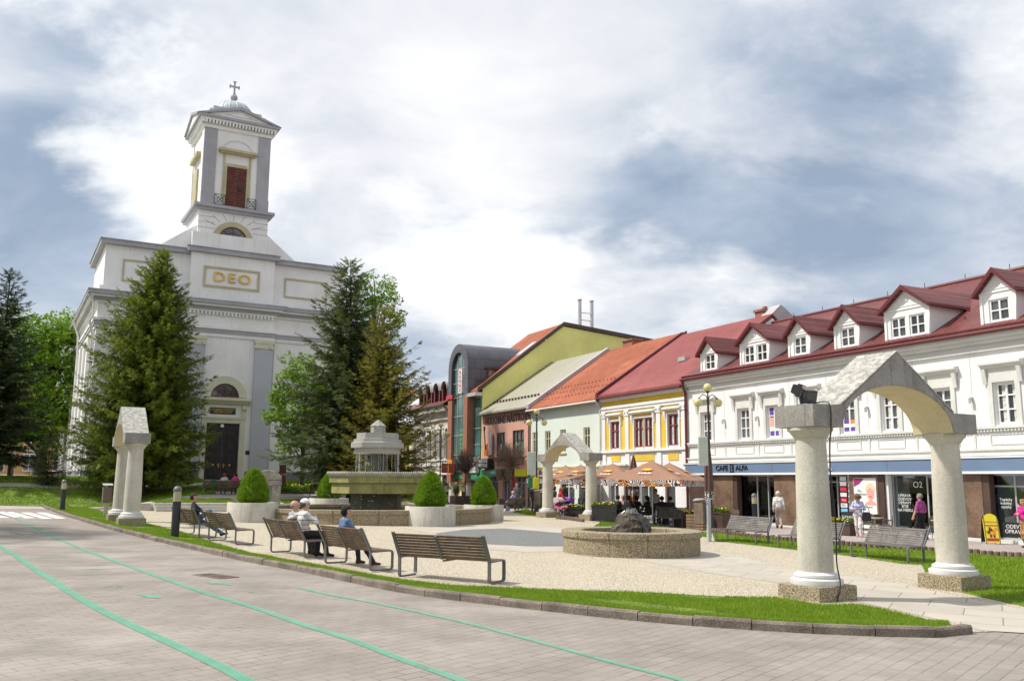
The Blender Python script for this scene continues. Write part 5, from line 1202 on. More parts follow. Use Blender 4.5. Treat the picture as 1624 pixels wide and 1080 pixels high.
def cone_bush(loc, label, rz, sc, h=1.52, r=.66):
    rg = np.random.default_rng(31); root = thing('cone_bush', label, 'bush', loc, rz, 'clipped cone bushes in the round planters', sc)
    P, D, N, L, T = [], [], [], [], []
    def rad(f): return r*min(1, (f+.16)/.34)**.6*(1-f**2.0)**.64 if f < 1 else 0
    nC = 230
    for i in range(nC):
        f = ((i+.5)/nC)**1.25; a = i*2.39996; lump = rg.uniform(.84, 1.09); tb = rg.uniform(0, 1)
        for _ in range(30):
            ff = min(.985, max(.0, f+rg.normal(0, .028))); aa = a+rg.normal(0, .11)/max(.25, rad(ff)/r); rr = rad(ff)*lump*rg.uniform(.88, 1.0)
            o = np.array([math.cos(aa), math.sin(aa), .35+ff*.9]); P.append(np.array([rr*math.cos(aa), rr*math.sin(aa), ff*h+.02])); D.append(o+rg.normal(0, .45, 3)); N.append(np.array([-math.sin(aa), math.cos(aa), 0])*rg.choice([-1, 1])+rg.normal(0, .4, 3)); L.append(rg.uniform(.07, .13)); T.append(np.clip(.6*tb+.4*rg.uniform(0, 1), 0, 1))
    spread('crown', EGG, P, D, N, L, T, m_bush, root)
    MB().lathe([(rad(f)*.86, f*h+.01) for f in np.linspace(0, .96, 14)]+[(0, h*.97)], 20).tube([(0, 0, -.15), (0, 0, .1)], .06, 6).build('inner_core', m_bush, root, smooth=True)  # solid foliage-coloured core added so the bush isn't see-through, plus a short stem
    return root
def twig_tree(loc, label, H, R, seed):
    rg = random.Random(seed); root = thing('pollarded_tree', label, 'tree', loc, 0, 'small pollarded street trees')
    mb = MB(); mb.tube([(0, 0, -.1), (0, 0, H-R*1.1)], [.07, .05], 7).build('trunk', m_bark, root)
    cr = MB(); c = Vector((0, 0, H-R))
    for i in range(230):
        d = Vector((rg.gauss(0, 1), rg.gauss(0, 1), rg.gauss(.25, .9))).normalized(); k = c+Vector((d.x*.12, d.y*.12, -R*.5+d.z*.2)); e = c+d*R*rg.uniform(.6, 1.05); m = (k+e)/2+Vector((rg.gauss(0, .08), rg.gauss(0, .08), .05)); cr.tube([k, m, e], [.022, .014, .006], 4)
        for _ in range(2): f = e+Vector((rg.gauss(0, .16), rg.gauss(0, .16), rg.gauss(.05, .14))); cr.tube([m, f], [.010, .005], 3)
    cr.build('crown', m_twig, root); return root
twig_tree(AT(738, 74), 'leafless round-headed street tree in a brown box before the glass tower', 4.6, 1.25, 3)
twig_tree(AT(811, 66), 'leafless round-headed street tree before the salmon music shop', 5.0, 1.3, 4)
# ================================================================== things on the plaza
m_steel = mat('grey_painted_steel', (0.125, 0.127, 0.13), 0.45, .08, 2, metal=.2)
m_slat = mat('weathered_brown_slat', (0.15, 0.092, 0.055), 0.65, .3, 5, .25, 30)
m_slatg = mat('greyed_slat', (0.15, 0.135, 0.125), 0.6, .25, 5, .25, 30)
m_archc = mat('weathered_grey_concrete', (0.31, 0.295, 0.268), 0.95, .16, 1.8, .22, 30, .5, 40, streak=.8)
m_rooft = mat('lichened_concrete', (0.56, 0.55, 0.50), 0.95, .2, 8.0, .5, 55, .7, 60, streak=0, col2=(.36, .345, .30))
m_col = mat('cream_column_render', (0.58, 0.55, 0.465), 0.9, .10, 1.4, .22, 45, .5, 70, streak=.30)
m_base = mat('white_column_base', (0.62, 0.61, 0.60), 0.85, .05, 2, .1, 40)
m_soff = mat('yellow_cream_soffit', (0.60, 0.53, 0.33), 0.9, .06, 1.5, .1, 30, streak=.1)
def turn(az): return -math.radians(az)               # local +y looks along azimuth az
def make_arch(c, az, label):
    """az: direction of local +x (left to right seen from the front)"""
    root = thing('stone_arch', label, 'archway', c, math.radians(90-az), 'gabled archways round the plaza')
    D = .45; hs = 1.95; hl = 2.36; z0, z1, za = 3.06, 3.45, 4.54
    an = np.linspace(math.pi, 0, 25); A, B = 1.60, .84
    prof = [(-hl, z0), (-hl, z1), (-1.60, z1), (-.03, za), (.03, za), (1.60, z1), (hl, z1), (hl, z0), (A, z0)]+[(A*math.cos(t), z0+B*math.sin(t)) for t in an[::-1][1:-1]]+[(-A, z0)]
    n = len(prof)
    mb = MB(); 
    up = [(-hl, z0), (-hl, z1), (-1.60, z1)]+[(-1.60+1.60*k/12, z1+(za-z1)*k/12) for k in range(1, 13)]+[(1.60*k/12, za-(za-z1)*k/12) for k in range(1, 12)]+[(1.60, z1), (hl, z1), (hl, z0)]
    lo = [(-hl+.02, z0), (-(hl+A)/2, z0), (-A, z0)]+[(A*math.cos(t), z0+B*math.sin(t)) for t in an[1:-1]]+[(A, z0), ((hl+A)/2, z0), (hl-.02, z0)]
    up = [up[round(i*(len(up)-1)/(len(lo)-1))] for i in range(len(lo))]
    mb.ring(up, lo, -D, D, 'y'); mb.build('gabled_beam', m_archc, root)
    s = MB(); so = [(A*math.cos(t), z0+B*math.sin(t)) for t in an]; si = [(x*.992, z0+(z-z0)*.985) for x, z in so]
    s.ring(so, si, -D+.012, D-.012, 'y').build('soffit', m_soff, root, smooth=True)
    r = MB()
    for sg in (-1, 1):
        q = [(sg*1.63, z1+.0), (0, za+.012), (0, za+.035), (sg*1.66, z1+.025)]
        r.prism(q if sg > 0 else q[::-1], -D-.004, D+.004, 'y')
    r.build('gable_roof', m_rooft, root)
    for x in (-hs, hs):
        MB().box(x-.475, x+.475, -.475, .475, -.25, .30).build('plinth', m_aggr, root, bev=.015)
        M = Matrix.Translation((x, 0, 0))
        c_ = MB(); c_.lathe([(.305, .49), (.302, 1.2), (.285, 2.2), (.268, 2.80), (.272, 2.86), (.30, 2.88), (.31, 2.90), (.36, 2.97), (.40, 3.0), (.40, 3.058)], 36, M); co = c_.build('column', m_col, root, smooth=True)
        b = MB(); b.lathe([(.45, .302), (.455, .34), (.45, .39), (.40, .405), (.375, .42), (.39, .44), (.385, .475), (.33, .50), (.31, .52)], 36, M); b.build('base_ring', m_base, co, smooth=True)
    return root
_p = G(1301, 956); _d = Vector((math.sin(math.radians(60)), math.cos(math.radians(60)), 0)); _e = Vector((-_d.y, _d.x, 0))
cA = _p+_d*2.42+_e*.475; cA.z = plane_z(cA.x)-.03
arch0 = make_arch(cA, 60, 'large gabled archway nearest the camera at right with a floodlight and a hanging black cable')
def mid(a, b): c = (a+b)/2; c.z = plane_z(c.x); return c
_m = mid(AT(937, 47.2), AT(869, 50.4)); arch1 = copy_tree(arch0); place(arch1, _m, math.radians(90-147), 'gabled archway in the middle distance standing before the brown parasols')
_l = mid(Vector((-14.25, 34.2, 0)), Vector((-16.05, 37.5, 0))); arch2 = copy_tree(arch0); place(arch2, _l, math.radians(90-151), 'gabled archway seen almost end-on at left before the cypress tree')
# floodlight and its cable on the near arch
def on_arch(x, y, z): return arch0.location+Matrix.Rotation(arch0.rotation_euler[2], 3, 'Z') @ Vector((x, y, z))
fl = thing('floodlight', 'black twin floodlight on the left end of the nearest archway', 'floodlight', on_arch(-2.0, .05, 3.45), math.radians(30))
MB().box(-.16, .16, -.05, .05, .0, .03).tube([(-.1, 0, .02), (-.1, 0, .14), (.1, 0, .14), (.1, 0, .02)], .014, 6).build('bracket', m_dkmetal, fl)
for x, rz, z in ((-.12, .5, .28), (.10, -.35, .18)):
    M = Matrix.Translation((x, 0, z)) @ Matrix.Rotation(rz, 4, 'Z') @ Matrix.Rotation(.35, 4, 'X')
    h = MB(); h.box(-.15, .15, -.05, .03, -.12, .12, M).box(-.13, .13, .03, .09, -.09, .09, M)
    for i in range(5): h.box(-.12+i*.05, -.10+i*.05, .09, .12, -.08, .08, M)
    hd = h.build('lamp_head', m_black, fl, bev=.008); MB().box(-.135, .135, -.056, -.051, -.105, .105, M).build('lens', m_pane, hd)
cb = MB(); P_ = [on_arch(-1.95, -.15, 3.50), on_arch(-1.95, -.46, 3.47), on_arch(-1.95, -.475, 3.0), on_arch(-1.93, -.42, 2.8), on_arch(-1.90, -.37, 2.2), on_arch(-1.84, -.37, 1.7), on_arch(-1.82, -.37, 1.2), on_arch(-1.88, -.40, .7), on_arch(-1.93, -.50, .33), on_arch(-2.02, -.50, .1), on_arch(-2.06, -.53, .02)]
q = []
for i in range(len(P_)-1):
    a, b, c, d = P_[max(i-1, 0)], P_[i], P_[i+1], P_[min(i+2, len(P_)-1)]
    for k in range(5): t = k/5; q.append(.5*((2*b)+(c-a)*t+(2*a-5*b+4*c-d)*t*t+(3*b-a-3*c+d)*t**3))
cb.tube(q+[P_[-1]], .013, 6); tag(cb.build('power_cable', m_black, smooth=True), 'black cable hanging down the left column of the nearest archway', 'cable')
# ------------------------------------------------------------------ benches
def make_bench(slat, name='park_bench'):
    root = thing(name, 'bench', 'bench'); Lh = 1.07; t = .055
    def rounded(pts, r=.07, n=4):
        pts = [Vector(p) for p in pts]; out = [pts[0]]
        for i in range(1, len(pts)-1):
            a = (pts[i-1]-pts[i]).normalized(); b = (pts[i+1]-pts[i]).normalized()
            for k in range(n+1): s = k/n; out.append(pts[i]+a*r*(1-s)**2+b*r*s**2)
        out.append(pts[-1]); return out
    for x in (-Lh, Lh):
        f = MB(); W_ = (.055, .022, (1, 0, 0))
        f.tube(rounded([(x, -.27, .90), (x, -.03, .42), (x, -.03, .02), (x, .50, .02), (x, .50, .415), (x, -.02, .40)], .07), 0, flat=(.03, .065, (1, 0, 0)))
        f.tube([(x, -.275, .905), (x, -.02, .40)], 0, flat=(.03, .075, (1, 0, 0)))
        f.build('side_frame', m_steel, root)
    f = MB(); f.tube([(0, -.262-.045, .88-.02), (0, -.02-.035, .41)], 0, flat=(.03, .05, (1, 0, 0))).tube([(0, -.02, .375), (0, .48, .385)], 0, flat=(.03, .05, (1, 0, 0))); f.build('middle_rib', m_steel, root)
    back = MB(); d = Vector((0, -.24, .47)).normalized(); nrm = Vector((0, d.z, -d.y))
    for i in range(8):
        p = Vector((0, -.025, .44))+d*(i*.064)+nrm*.028
        for a, b in ((-Lh+.02, Lh-.02),):
            M = Matrix(((1, 0, 0, 0), (0, d.y, nrm.y, p.y), (0, d.z, nrm.z, p.z), (0, 0, 0, 1)))
            back.box(a, b, -.023, .023, -.011, .011, M)
    back.build('backrest', slat, root)
    seat = MB()
    for i in range(8): seat.box(-Lh+.02, Lh-.02, .03+i*.058, .03+i*.058+.048, .405, .43)
    seat.build('seat', slat, root); return root
bench0 = make_bench(m_slat); benchr = None
BG = 'slatted benches with steel frames round the plaza'
def seat_bench(src, used, c, s_az, label):
    o = copy_tree(src) if used else src
    return place(o, Vector((c[0], c[1], plane_z(c[0])+bank(c[0], c[1])+.006)), turn(s_az), label, BG)
FB = [((-10.30, 29.30), 53, 'brown bench behind the near bollard, back to the camera, where the reading man sits'), ((-8.40, 26.70), 52, 'empty brown bench, back to the camera, second from the bollard'), ((-5.55, 22.90), 54, 'brown bench, back to the camera, carrying the man in the white cap'),
      ((-3.57, 20.20), 53, 'brown bench, back to the camera, carrying the woman in the denim jacket'), ((-1.30, 18.00), 31, 'empty brown bench nearest the camera, back turned, at the grass edge')]
bobj = []
for i, (c, a, l) in enumerate(FB): bobj.append(seat_bench(bench0, i > 0, c, a, l))
bg0 = make_bench(m_slatg); k65 = lambda a: Vector((math.sin(math.radians(a)), math.cos(math.radians(a))))
RB = [((7.7, 31.4), 245, 'grey bench facing the plaza right of the litter bin, the white-haired man behind it'), ((8.95, 28.2), 247, 'grey bench facing the plaza, partly hidden by the left column of the nearest arch'), ((10.05, 25.05), 250, 'grey bench facing the plaza seen through the nearest arch'),
      ((6.78, 41.9), 242, 'grey bench right behind the dark boulder of the small fountain'), ((5.0, 45.2), 242, 'grey bench left behind the small fountain before the cafe tables')]
for i, (c, a, l) in enumerate(RB):
    p = Vector(c)-k65(a)*.5; seat_bench(bg0, i > 0, p, a, l)
TB = [(AT(352, 56.0), 155+180, 'brown bench before the church door with two women and a green jacket on it'), (AT(518, 59.0), 150+180, 'empty brown bench on the terrace before the church wall, left of the large fountain'), (AT(560, 62.5), 150+180, 'brown bench on the terrace half hidden by the large fountain')]
tbench = []
for c, a, l in TB: tbench.append(seat_bench(bench0, True, c, a, l))
vb = seat_bench(bench0, True, AT(815, 58.5), -62, 'brown bench beside the right planter with the lilac-clad woman')
def backless(loc, az, label):
    root = thing('backless_bench', label, 'bench', loc, turn(az), 'backless slatted benches by the left arch')
    s = MB()
    for i in range(8): s.box(-.9, .9, -.23+i*.058, -.185+i*.058, .42, .445)
    s.build('seat', m_slatg, root)
    for x in (-.8, .8):
        f = MB(); f.tube([(x, -.22, .41), (x, -.22, .05), (x, -.15, .02), (x, .15, .02), (x, .22, .05), (x, .22, .41)], 0, flat=(.03, .05, (1, 0, 0))); f.build('leg_frame', m_steel, root)
    return root
backless(AT(186, 40.5), 60, 'grey backless bench just behind the left column of the end-on arch')
backless(AT(193, 38.4), 60, 'grey backless bench partly hidden behind the columns of the end-on arch')
gj = MB(); gj.prism([(-.16, .58), (-.22, .93), (-.10, .94), (-.02, .60)], -.13, .13, 'x').prism([(-.30, .50), (-.33, .92), (-.24, .95), (-.22, .52)], -.15, .15, 'x'); o = gj.build('green_jacket', mat('dark_green_cloth', (.02, .09, .06), .9, .2, 5), None, bev=.02); o.location = tbench[0].location+Matrix.Rotation(tbench[0].rotation_euler[2], 3, 'Z') @ Vector((-.50, 0, 0)) if False else tbench[0].location+Matrix.Rotation(tbench[0].rotation_euler[2], 3, 'Z') @ Vector((-.50, 0, 0)); o.rotation_euler = tbench[0].rotation_euler; tag(o, 'dark green jacket hung over the back of the bench before the church', 'jacket')
# ------------------------------------------------------------------ bollards
m_bolt = mat('pale_yellow_lens', (0.42, 0.39, 0.24), 0.4, .08)
def make_bollard():
    r = thing('bollard_lamp', 'x', 'bollard'); MB().lathe([(.125, -.05), (.125, 1.12)], 24).build('post', mat('bollard_black', (.018, .02, .026), .45, .2, 3), r, smooth=True)
    m = MB(); z = 1.12
    for i in range(5): m.lathe([(.118, z), (.118, z+.05), (.105, z+.052), (.105, z+.062)], 24); z += .062
    m.build('lens', m_bolt, r); MB().lathe([(.135, z), (.135, z+.03)]+[(.135*math.cos(t), z+.03+.135*math.sin(t)) for t in np.linspace(.1, 1.5, 7)]+[(0, z+.165)], 24).build('cap', m_steel, r, smooth=True); return r
bo = make_bollard()
for i, (p, l) in enumerate(((G(277, 853), 'black bollard lamp standing in the grass in front of the leftmost brown bench'), (AT(103, 45.5), 'black bollard lamp at the kerb left of the end-on arch'), (AT(14, 60), 'black bollard lamp on the far lawn at the left edge'), (AT(17.5, 63.5), 'bollard lamp right behind the one at the left edge'), (AT(735, 66), 'bollard lamp between the two right cone bushes, by the shops'), (AT(1195, 42.5), 'bollard lamp before the dark cafe doorway'))):
    o = bo if i == 0 else copy_tree(bo); place(o, p, 0, l, 'domed bollard lamps')
# ------------------------------------------------------------------ litter bins
m_binw = mat('bin_slat_wood', (.17, .125, .09), .7, .25, 6)
def make_bin(panel):
    r = thing('litter_bin', 'x', 'bin'); MB().box(.26, .36, -.07, .07, 0, 1.44).build('post', m_alu, r, bev=.01)
    b = MB(); b.box(-.22, .24, -.17, .17, .62, 1.30).build('body', m_steel, r)
    s = MB()
    for i in range(9): x = -.22+i*.052; s.box(x, x+.04, -.19, -.172, .60, 1.32).box(x, x+.04, .172, .19, .60, 1.32)
    for i in range(6): y = -.16+i*.055; s.box(-.24, -.222, y, y+.042, .60, 1.32)
    s.build('slat_cladding', panel, r)
    MB().prism([(-.24, 1.38), (.30, 1.44), (.30, 1.48), (-.12, 1.47), (-.27, 1.40)], -.2, .2, 'y').build('lid', m_alu, r); return r
b0 = make_bin(m_binw); place(b0, G(1115, 858), math.radians(-60), 'slatted litter bin beside the small fountain and lamp post', 'slatted litter bins')
b1 = copy_tree(b0); place(b1, AT(855, 53.0), math.radians(-40), 'slatted litter bin left of the middle arch below the lamp', 'slatted litter bins')
b2 = copy_tree(b0); place(b2, AT(172, 42), math.radians(120), 'litter bin with a sloping grey lid left of the end-on arch', 'slatted litter bins')
# ------------------------------------------------------------------ street lamps
m_globe = bpy.data.materials.new('yellowed_globe'); m_globe.use_nodes = True
_g = NT(m_globe.node_tree); _g.n.clear(); _g.node('ShaderNodeOutputMaterial', {0: _g.node('ShaderNodeBsdfPrincipled', {'Base Color': (.60, .54, .24), 'Roughness': .15, 'Subsurface Weight': .2, 'Subsurface Radius': (.1, .1, .05)}).outputs[0]})
m_lpole = mat('dark_lamp_iron', (.035, .030, .032), .5, .2, 3)
def make_lamp():
    r = thing('street_lamp', 'x', 'street lamp'); MB().lathe([(.14, 0), (.13, .5), (.085, .6), (.075, 1.2), (.05, 1.3), (.045, 5.5), (.06, 5.55), (.06, 5.62), (.035, 5.7), (.03, 5.92), (.09, 5.98), (.09, 6.02)], 16).build('pole', m_lpole, r, smooth=True)
    MB().ball((0, 0, 6.17), .185, 20, 14).build('globe', m_globe, r, smooth=True)
    for a in (0, math.pi):
        c, s = math.cos(a), math.sin(a); arm = MB(); arm.tube([(0, 0, 5.62), (c*.08, s*.08, 5.80), (c*.2, s*.2, 5.86), (c*.32, s*.32, 5.80), (c*.40, s*.40, 5.70)], .022, 7).lathe([(.10, 0), (.05, .08), (.03, .1)], 12, Matrix.Translation((c*.42, s*.42, 5.62))); ao = arm.build('arm', m_lpole, r)
        MB().ball((c*.46, s*.46, 5.50), .185, 20, 14).build('globe', m_globe, ao, smooth=True)
    return r
l0 = make_lamp(); place(l0, AT(1126, 39.3), math.radians(8), 'three-globe street lamp before the white house beside the closed parasol', 'three-globe street lamps')
l1 = copy_tree(l0); place(l1, AT(851, 55), math.radians(0), 'three-globe street lamp left of the middle arch carrying a pale sign', 'three-globe street lamps')
l2 = copy_tree(l0); place(l2, AT(698, 71), 0, 'three-globe street lamp behind the cone bush before the ornate house', 'three-globe street lamps')
def sign_on(px, Y, z0, z1, w, m, label, name='sign_board', extra=None):
    p = AT(px, Y); r = thing(name, label, 'sign', p, math.radians(5)); MB().box(-w/2, w/2, -.05, .05, z0, z1).build('board', m, r, bev=.02)
    MB().box(-.03, .03, .05, .16, (z0+z1)/2-.05, (z0+z1)/2+.05).build('clamp', m_lpole, r)
    if extra: extra(r)
    return r
m_pan = mat('pale_green_grey_panel', (.50, .55, .48), .5, .08, 2)
sign_on(1116, 39.1, 2.75, 4.0, .42, m_pan, 'blank pale grey-green panel on the lamp post before the white house')
sign_on(843, 54.8, 2.3, 3.7, .5, m_pan, 'blank pale grey-green panel on the lamp post left of the middle arch')
sign_on(843, 55.3, 1.55, 2.2, .42, m_sgreen, 'dark green square sign on the middle lamp post', extra=None)
sign_on(850, 54.6, 1.5, 2.15, .36, m_syel, 'yellow square sign on the middle lamp post')
sign_on(858, 55.3, 1.6, 2.25, .40, m_sgreen, 'dark green rounded sign right of the yellow one on the middle lamp post')
def red_plate():
    for px, l in ((705, 'left red direction sign by the far lamp post'), (716, 'right red direction sign by the far lamp post')): sign_on(px, 70, 2.45, 3.2, .5, mat('dark_red_sign', (.22, .03, .03), .6), l)
red_plate()
# ------------------------------------------------------------------ planters
m_plant = mat('stained_pale_concrete', (.56, .53, .46), .9, .10, 1, .25, 30, .4, 40, streak=.85)
def make_planter():
    r = thing('round_planter', 'x', 'planter'); R_ = 1.08
    MB().lathe([(R_, -.1), (R_, .80), (R_-.015, .82), (R_-.12, .82), (R_-.13, .79), (R_-.13, .5)], 48, cap=False).build('wall', m_plant, r, smooth=True)
    MB().lathe([(0.001, .70), (R_-.12, .70)], 40, cap=False).build('soil', m_soil, r); return r
PL = [(G(400, 829), 1.0, 'round concrete planter at the left front of the large fountain wall', 'large cone bush in the left front planter of the large fountain', 1.0), (G(682, 835.5), 1.0, 'round concrete planter at the right front of the large fountain wall, nearest the camera', 'cone bush in the right front planter, beside the fountain basin', 1.0), (Vector((-1.35, 45.2, 0)), .92, 'round concrete planter at the right rear of the large fountain wall', 'cone bush in the right rear planter below the music shop', .95), (Vector((-10.0, 50.0, 0)), 1.0, 'round concrete planter behind the left side of the large fountain', 'cone bush half hidden behind the large basin', .95)]
pl0 = make_planter(); bu0 = None
for i, (p, s, l, bl, bs) in enumerate(PL):
    dy = 1.08*s if i < 2 else 0; q = Vector((p.x*(1+dy/p.y), p.y+dy, 0)); q.z = plane_z(q.x)
    o = pl0 if i == 0 else copy_tree(pl0); place(o, q, i*1.3, l, 'round concrete planters of the large fountain', s)
    bp = q+Vector((0, 0, .70*s))
    if i == 0: bu0 = cone_bush(bp, bl, 0, bs)
    else: place(copy_tree(bu0), bp, i*1.9, bl, None, bs)
# ------------------------------------------------------------------ large fountain
m_moss = mat('mossy_stone', (.34, .325, .11), .8, .2, 1.2, .3, 20, .4, 30, streak=.7)
m_mossd = mat('dark_wet_stone', (.085, .08, .035), .5, .3, 1.5, .3, 20, .4, 30, streak=.6)
m_rim = mat('pale_rim_stone', (.50, .48, .38), .8, .15, 2, .3, 20, .3, 30)
m_band = mat('light_grey_stone', (.36, .348, .315), .6, .08, .8, .1, 20, streak=.3)
m_dcol = mat('dark_green_stone', (.07, .085, .06), .4, .3, 2, .3, 20)
m_water = bpy.data.materials.new('falling_water'); m_water.use_nodes = True
_g = NT(m_water.node_tree); _g.n.clear(); _g.node('ShaderNodeOutputMaterial', {0: _g.node('ShaderNodeMixShader', {0: .55, 1: _g.node('ShaderNodeBsdfTransparent').outputs[0], 2: _g.node('ShaderNodeBsdfPrincipled', {'Base Color': (.55, .58, .58), 'Roughness': .15}).outputs[0]}).outputs[0]})
m_pool = mat('pool_water', (.05, .06, .045), .05, .2, 2, spec=.8)
FC = Vector((-6.42, 43.3, 0)); FC.z = plane_z(FC.x)
def big_fountain():
    r = thing('large_fountain', 'large tiered fountain with mossy basin, grey stone crown and falling water', 'fountain', FC)
    R2, n = 5.5, 12
    # low surrounding wall in segments with coping
    def seg(a0, a1, ri, ro, z0, z1):
        m = MB(); k = 8; P = [(math.cos(a0+(a1-a0)*i/k), math.sin(a0+(a1-a0)*i/k)) for i in range(k+1)]
        m.ring([(x*ro, y*ro) for x, y in P], [(x*ri, y*ri) for x, y in P], z0, z1, 'z'); return m
    for i in range(18):
        a0, a1 = 2*math.pi*i/18, 2*math.pi*(i+1)/18-.004
        w = seg(a0, a1, R2-.42, R2, -.1, .44).build('basin_wall', m_aggr, r); seg(a0, a1, R2-.5, R2+.05, .442, .62).build('coping', m_aggr, w, bev=.02)
    MB().lathe([(.001, .22), (R2-.4, .22)], 48, cap=False).build('pool', m_pool, r)
    oc = Matrix.Rotation(math.radians(22.5-4), 4, 'Z')
    def octa(name, prof, m, nn=8, smooth=False): return MB().lathe(prof, nn, oc).build(name, m, r, smooth=smooth)
    octa('pedestal', [(1.22, 0), (1.22, .75), (1.20, 1.24)], m_mossd)
    octa('basin', [(2.12, 1.25), (2.12, 1.70), (2.24, 1.74), (2.24, 2.02)], m_moss)
    octa('rim', [(2.28, 2.022), (2.34, 2.10), (2.34, 2.24), (2.20, 2.24), (2.18, 2.10), (.3, 2.10)], m_rim)
    b = MB()
    for i in range(8):
        for j in range(16):
            a0, a1 = math.radians(22.5-4)+i*math.pi/4, math.radians(22.5-4)+(i+1)*math.pi/4; t = (j+.5)/16
            x = 2.335*(math.cos(a0)*(1-t)+math.cos(a1)*t); y = 2.335*(math.sin(a0)*(1-t)+math.sin(a1)*t); b.ball((x, y, 2.17), (.052, .052, .085), 6, 5)
    b.build('beaded_edge', m_rim, r)
    MB().lathe([(.36, 2.1), (.36, 3.2)], 12).build('centre_column', m_dcol, r)
    octa('stone_crown', [(1.12, 3.10), (1.12, 3.36), (1.28, 3.38), (1.28, 3.62), (1.16, 3.66), (1.16, 3.78), (1.02, 3.80), (1.02, 4.08)], m_band)
    MB().lathe([(.36, 4.08), (.36, 4.42), (.40, 4.43), (.05, 4.72), (0.001, 4.73)], 8, oc).build('top_stone', mat('rough_top_stone', (.42, .42, .38), .9, .2, 5, .5, 30), r)
    w = MB(); rg = random.Random(5)
    for i in range(60):
        a = rg.uniform(0, 6.283); q = rg.uniform(.98, 1.05); x, y = q*math.cos(a), q*math.sin(a); z = 3.1
        while z > 2.12: l = rg.uniform(.08, .5); w.tube([(x, y, z), (x, y, max(2.11, z-l))], .006, 4); z -= l+rg.uniform(.02, .15)
    for i in range(60):
        a = rg.uniform(0, 6.283); q = 2.3; z = rg.uniform(.6, 1.2); w.ball((q*math.cos(a), q*math.sin(a), z), .018, 5, 4)
    tag(w.build('falling_water', m_water, r), kind='stuff')
big_fountain()
# ------------------------------------------------------------------ small fountain
def small_fountain():
    c = Vector((3.42, 26.0, 0)); c.z = plane_z(c.x); r = thing('small_fountain', 'low round pebble-concrete fountain with a dark split boulder', 'fountain', c); R2 = 1.98
    for i in range(12):
        a0, a1 = 2*math.pi*i/12+.1, 2*math.pi*(i+1)/12+.1-.006; k = 6; P = [(math.cos(a0+(a1-a0)*j/k), math.sin(a0+(a1-a0)*j/k)) for j in range(k+1)]
        w = MB().ring([(x*(R2-.05), y*(R2-.05)) for x, y in P], [(x*(R2-.5), y*(R2-.5)) for x, y in P], -.1, .46, 'z').build('basin_wall', m_aggr, r)
        MB().ring([(x*R2, y*R2) for x, y in P], [(x*(R2-.58), y*(R2-.58)) for x, y in P], .462, .64, 'z').build('coping', m_aggr, w, bev=.03)
    MB().lathe([(.001, .42), (R2-.5, .42)], 40, cap=False).build('pool', mat('wet_gravel', (.12, .10, .07), .3, .4, 12, .5, 30), r)
    m_bl = mat('dark_split_boulder', (.045, .032, .022), .45, .5, 3, .5, 20, .8, 15); m_b2 = mat('speckled_boulder', (.085, .066, .04), .7, .5, 8, .6, 18, .8, 15)
    def half(x0, x1, m):
        mb = MB(); mb.ball((0, 0, 0), (.58, .56, .63), 28, 18); o = mb.build('boulder', m, r, smooth=False)
        bm = bmesh.new(); bm.from_mesh(o.data)
        for v in bm.verts: 
            s = 1+.07*math.sin(v.co.x*9+v.co.z*7)+.05*math.sin(v.co.y*13+v.co.x*5)+.03*math.sin(v.co.z*23+v.co.y*17); v.co *= s
        for k, sg in ((x0, -1), (x1, 1)):
            g = bmesh.ops.bisect_plane(bm, geom=bm.verts[:]+bm.edges[:]+bm.faces[:], plane_co=(k, 0, 0), plane_no=(sg, .25*sg, 0), clear_outer=True); bmesh.ops.holes_fill(bm, edges=bm.edges[:])
        bm.to_mesh(o.data); bm.free(); o.location = (0.02, .1, .50); o.rotation_euler = (0, 0, .2); return o
    half(-.9, -.02, m_b2); half(.02, .9, m_bl)
    w = MB(); rg = random.Random(4)
    for i in range(24):
        x, y = rg.gauss(0, .05), .1+rg.gauss(0, .05); w.tube([(x, y, 1.1), (x*1.6, y, 1.16+rg.random()*.10), (x*2.6, y, 1.08)], .012, 4)
    tag(w.build('water_jet', m_water, r), kind='stuff')
small_fountain()
